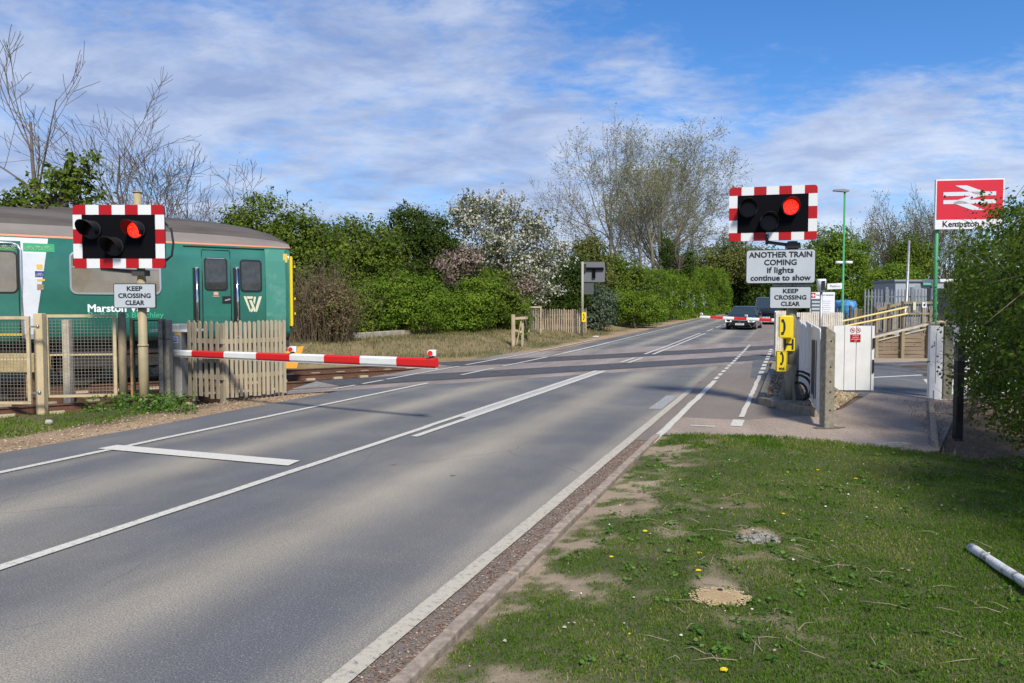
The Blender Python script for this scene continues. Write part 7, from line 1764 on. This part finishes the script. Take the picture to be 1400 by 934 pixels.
# dark trees behind the cars
for i, (px, D, lst, lf, lb) in enumerate([(1010, 118, [(1010, 395, 34, 36), (1040, 380, 36, 40), (1025, 415, 40, 24)], L_DARK, 'dark shaded trees where the road vanishes behind the cars'), (1090, 110, [(1080, 395, 36, 40), (1120, 390, 36, 44), (1060, 415, 40, 20)], L_DARK, 'dark shaded trees behind the lower notice plate')]):
    tag(bush('tree_belt', lb, px, D, lst, lf, 80 + i, nclump=620, per=26, spread=.9, size=.42, cat='trees'), kind='stuff')
# trees right of the signs
bush('shrub', 'bushy green tree right of the red light board', 1140, 66, [(1135, 345, 30, 34), (1150, 375, 38, 36), (1120, 370, 30, 40), (1165, 350, 24, 26), (1150, 405, 44, 24)], L_BRIGHT, 30, nclump=620, per=26, spread=.5, size=.20, sprigs=60, group='trees behind the station')
bush('shrub', 'yellow green bush behind the palisade fence', 1218, 60, [(1212, 385, 28, 24), (1235, 385, 24, 22), (1200, 400, 26, 20)], L_BRIGHT, 34, nclump=360, per=26, spread=.4, size=.16, group='trees behind the station')
bush('shrub', 'olive tree behind the slim grey mast', 1245, 66, [(1240, 350, 22, 26), (1258, 360, 20, 30), (1235, 375, 22, 22)], L_GREEN, 35, nclump=260, per=24, spread=.5, size=.18, sprigs=60, shell=.25, group='trees behind the station')
PT = dict(kids=(9, 6, 4, 3), ang=(18, 40), up=.10, wob=.10, rmin=.014, **{'from': .25})
for i, (px, D, h, lb) in enumerate([(1185, 78, 7.2, 'thin budding tree left of the slim grey mast'), (1205, 74, 7.2, 'thin budding tree over the palisade fence left end'), (1232, 80, 8.8, 'budding tree with the fullest top behind the grey mast'), (1268, 70, 7.8, 'bare thin tree just left of the station sign'), (1130, 90, 7.2, 'thin budding tree behind the green lamp post'), (1300, 72, 7.4, 'bare thin tree under the station sign')]):
    bare_tree('budding_tree', lb, spot(px, D), h, .14, 120 + i, PT, maxlev=3, stems=3, spread=.12, bark=M_BARK, twig=M_TWG, leaf=L_BUD, leafn=1800, leafs=.16, leafspread=.3, group='thin trees behind the station', leafz=4)
bush('tree_belt', 'distant low green trees behind the station hut', 1290, 95, [(1200, 405, 50, 20), (1290, 400, 60, 24), (1380, 395, 60, 30)], L_GREEN, 82, nclump=420, per=24, spread=.8, size=.34, cat='trees')['kind'] = 'stuff'
# ---- hawthorn hedge on the right, close by
rg = np.random.default_rng(200)
hb = Vector((7.2, 9.6, 0)); t = thing('hawthorn_hedge', 'large dark green hawthorn hedge filling the right edge', 'hedge', hb)
blobs = []
def hb_add(px, py, D, r, rz=None):
    q = F(px, py, D); blobs.append((q.x - hb.x, q.y - hb.y, q.z, r, r * .9, rz or r))
hb_add(1392, 342, 10.6, .72); hb_add(1400, 380, 9.6, .8); hb_add(1360, 370, 12.0, .70); hb_add(1358, 430, 11.8, .66); hb_add(1385, 460, 9.8, .8); hb_add(1400, 520, 9.0, .62); hb_add(1370, 520, 11.0, .62); hb_add(1352, 490, 12.0, .50)
hb_add(1440, 425, 8.6, .85); hb_add(1450, 500, 8.2, .8); hb_add(1400, 585, 8.6, .38); hb_add(1440, 580, 7.4, .5); hb_add(1388, 600, 9.4, .30); hb_add(1338, 395, 13.6, .48); hb_add(1334, 420, 13.6, .42); hb_add(1350, 358, 13.0, .42); hb_add(1332, 372, 13.4, .32); hb_add(1402, 305, 9.8, .33)
hb_add(1520, 430, 7.0, 1.0); hb_add(1540, 530, 6.2, .8); hb_add(1620, 430, 5.4, 1.0); hb_add(1700, 520, 4.6, .8); hb_add(1485, 372, 8.4, .8); hb_add(1600, 300, 6.6, .9)
for (x, y) in ((6.8, 4.6), (7.0, 3.2), (7.2, 1.6), (7.4, 0)): blobs.append((x - hb.x, y - hb.y, 1.4, .9, 1.0, 1.3)); blobs.append((x + .8 - hb.x, y + .3 - hb.y, 2.2, .9, 1.0, .9))
K, C, tint = crown_points(rg, blobs, 4300, 22, .12, .55)
n = 420
zs = K[:, 2] > 1.9; Kt = K[zs]; S = Kt[rg.integers(0, len(Kt), n)]; dirs = rg.normal(size=(n, 3)) * .55 + np.array([-.15, -.1, .75]); dirs /= np.linalg.norm(dirs, axis=1)[:, None]; L2 = rg.uniform(.12, .5, n)
f = rg.random((n, 26, 1)); E = (S[:, None] + dirs[:, None] * L2[:, None, None] * f + rg.normal(size=(n, 26, 3)) * .022).reshape(-1, 3)
fcs = np.concatenate([FACE, rg.normal(size=E.shape) + np.array([0, 0, .4])]); allC = np.concatenate([C, E]); tt = np.concatenate([tint * .9, rg.random(len(E)) * .4 + .45]); k = allC[:, 2] > .25; 
leaf_quads('foliage', allC[k], .048, L_HAW, 201, .75, parent=t, tint=np.clip(tt[k], 0, 1), face=fcs[k])
tb = Tubes()
for i in range(26):
    b0 = np.array([rg.uniform(-1.6, 1.6), 0, -.1]); yy = rg.uniform(-2.6, 1.6); b0 = np.array([-.2 + yy * .35 * .9 + rg.normal() * .35, yy, -.05])
    e = b0 + np.array([rg.normal() * .35, rg.normal() * .3, rg.uniform(1.2, 2.2)]); mid = (b0 + e) / 2 + rg.normal(size=3) * .09
    tb.add([b0, mid, e], [.035, .026, .014], 6)
for i in range(900):
    a = K[rg.integers(0, len(K))]; e = a + rg.normal(size=3) * .22; m0 = a * np.array([.8, .9, .9]); tb.add([m0 * .3 + a * .7, a, e], [.008, .006, .0025], 3)
for i in range(90):  # bare twigs hanging out at the lower left of the hedge
    q = F(rg.uniform(1300, 1365), rg.uniform(480, 600), rg.uniform(10.5, 12.5)); a = np.array([q.x - hb.x, q.y - hb.y, max(.15, q.z)]); e = a + np.array([-rg.uniform(.05, .35), rg.normal() * .12, rg.normal() * .12]); tb.add([a + np.array([.25, 0, .05]), a, e], [.007, .005, .002], 3)
tb.build('branches', M_BARK, t)

# ------------------------------------------------------------------ lettering curves become meshes
bpy.context.view_layer.update(); _dg = bpy.context.evaluated_depsgraph_get()
for o in [o for o in bpy.data.objects if o.type == 'FONT']:
    me = bpy.data.meshes.new_from_object(o.evaluated_get(_dg)); me.name = 'lettering'
    n = bpy.data.objects.new('lettering', me); COL.objects.link(n); n.parent = o.parent; n.location = o.location.copy(); n.rotation_euler = o.rotation_euler.copy()
    if 'fit' in o.keys():
        xs = [v.co.x for v in me.vertices]; k = o['fit'] / (max(xs) - min(xs)); me.transform(Matrix.Diagonal((k, 1, 1, 1)))
    bd = o['bd'] if 'bd' in o.keys() else 0
    if bd:      # heavier strokes: the glyphs swollen by thin shifted layers
        V = [tuple(v.co) for v in me.vertices]; Fc = [tuple(p.vertices) for p in me.polygons]; nv = len(V); VV = []; FF = []
        for i, (dx, dy) in enumerate(((0, 0), (1, 0), (-1, 0), (0, 1), (0, -1), (.7, .7), (-.7, .7), (.7, -.7), (-.7, -.7))):
            VV += [(x + dx * bd, y + dy * bd, z + i * .00012) for x, y, z in V]; FF += [tuple(a + i * nv for a in f) for f in Fc]
        m2 = bpy.data.meshes.new('lettering'); m2.from_pydata(VV, [], FF)
        for mt_ in me.materials: m2.materials.append(mt_)
        n.data = m2
    bpy.data.objects.remove(o, do_unlink=True)
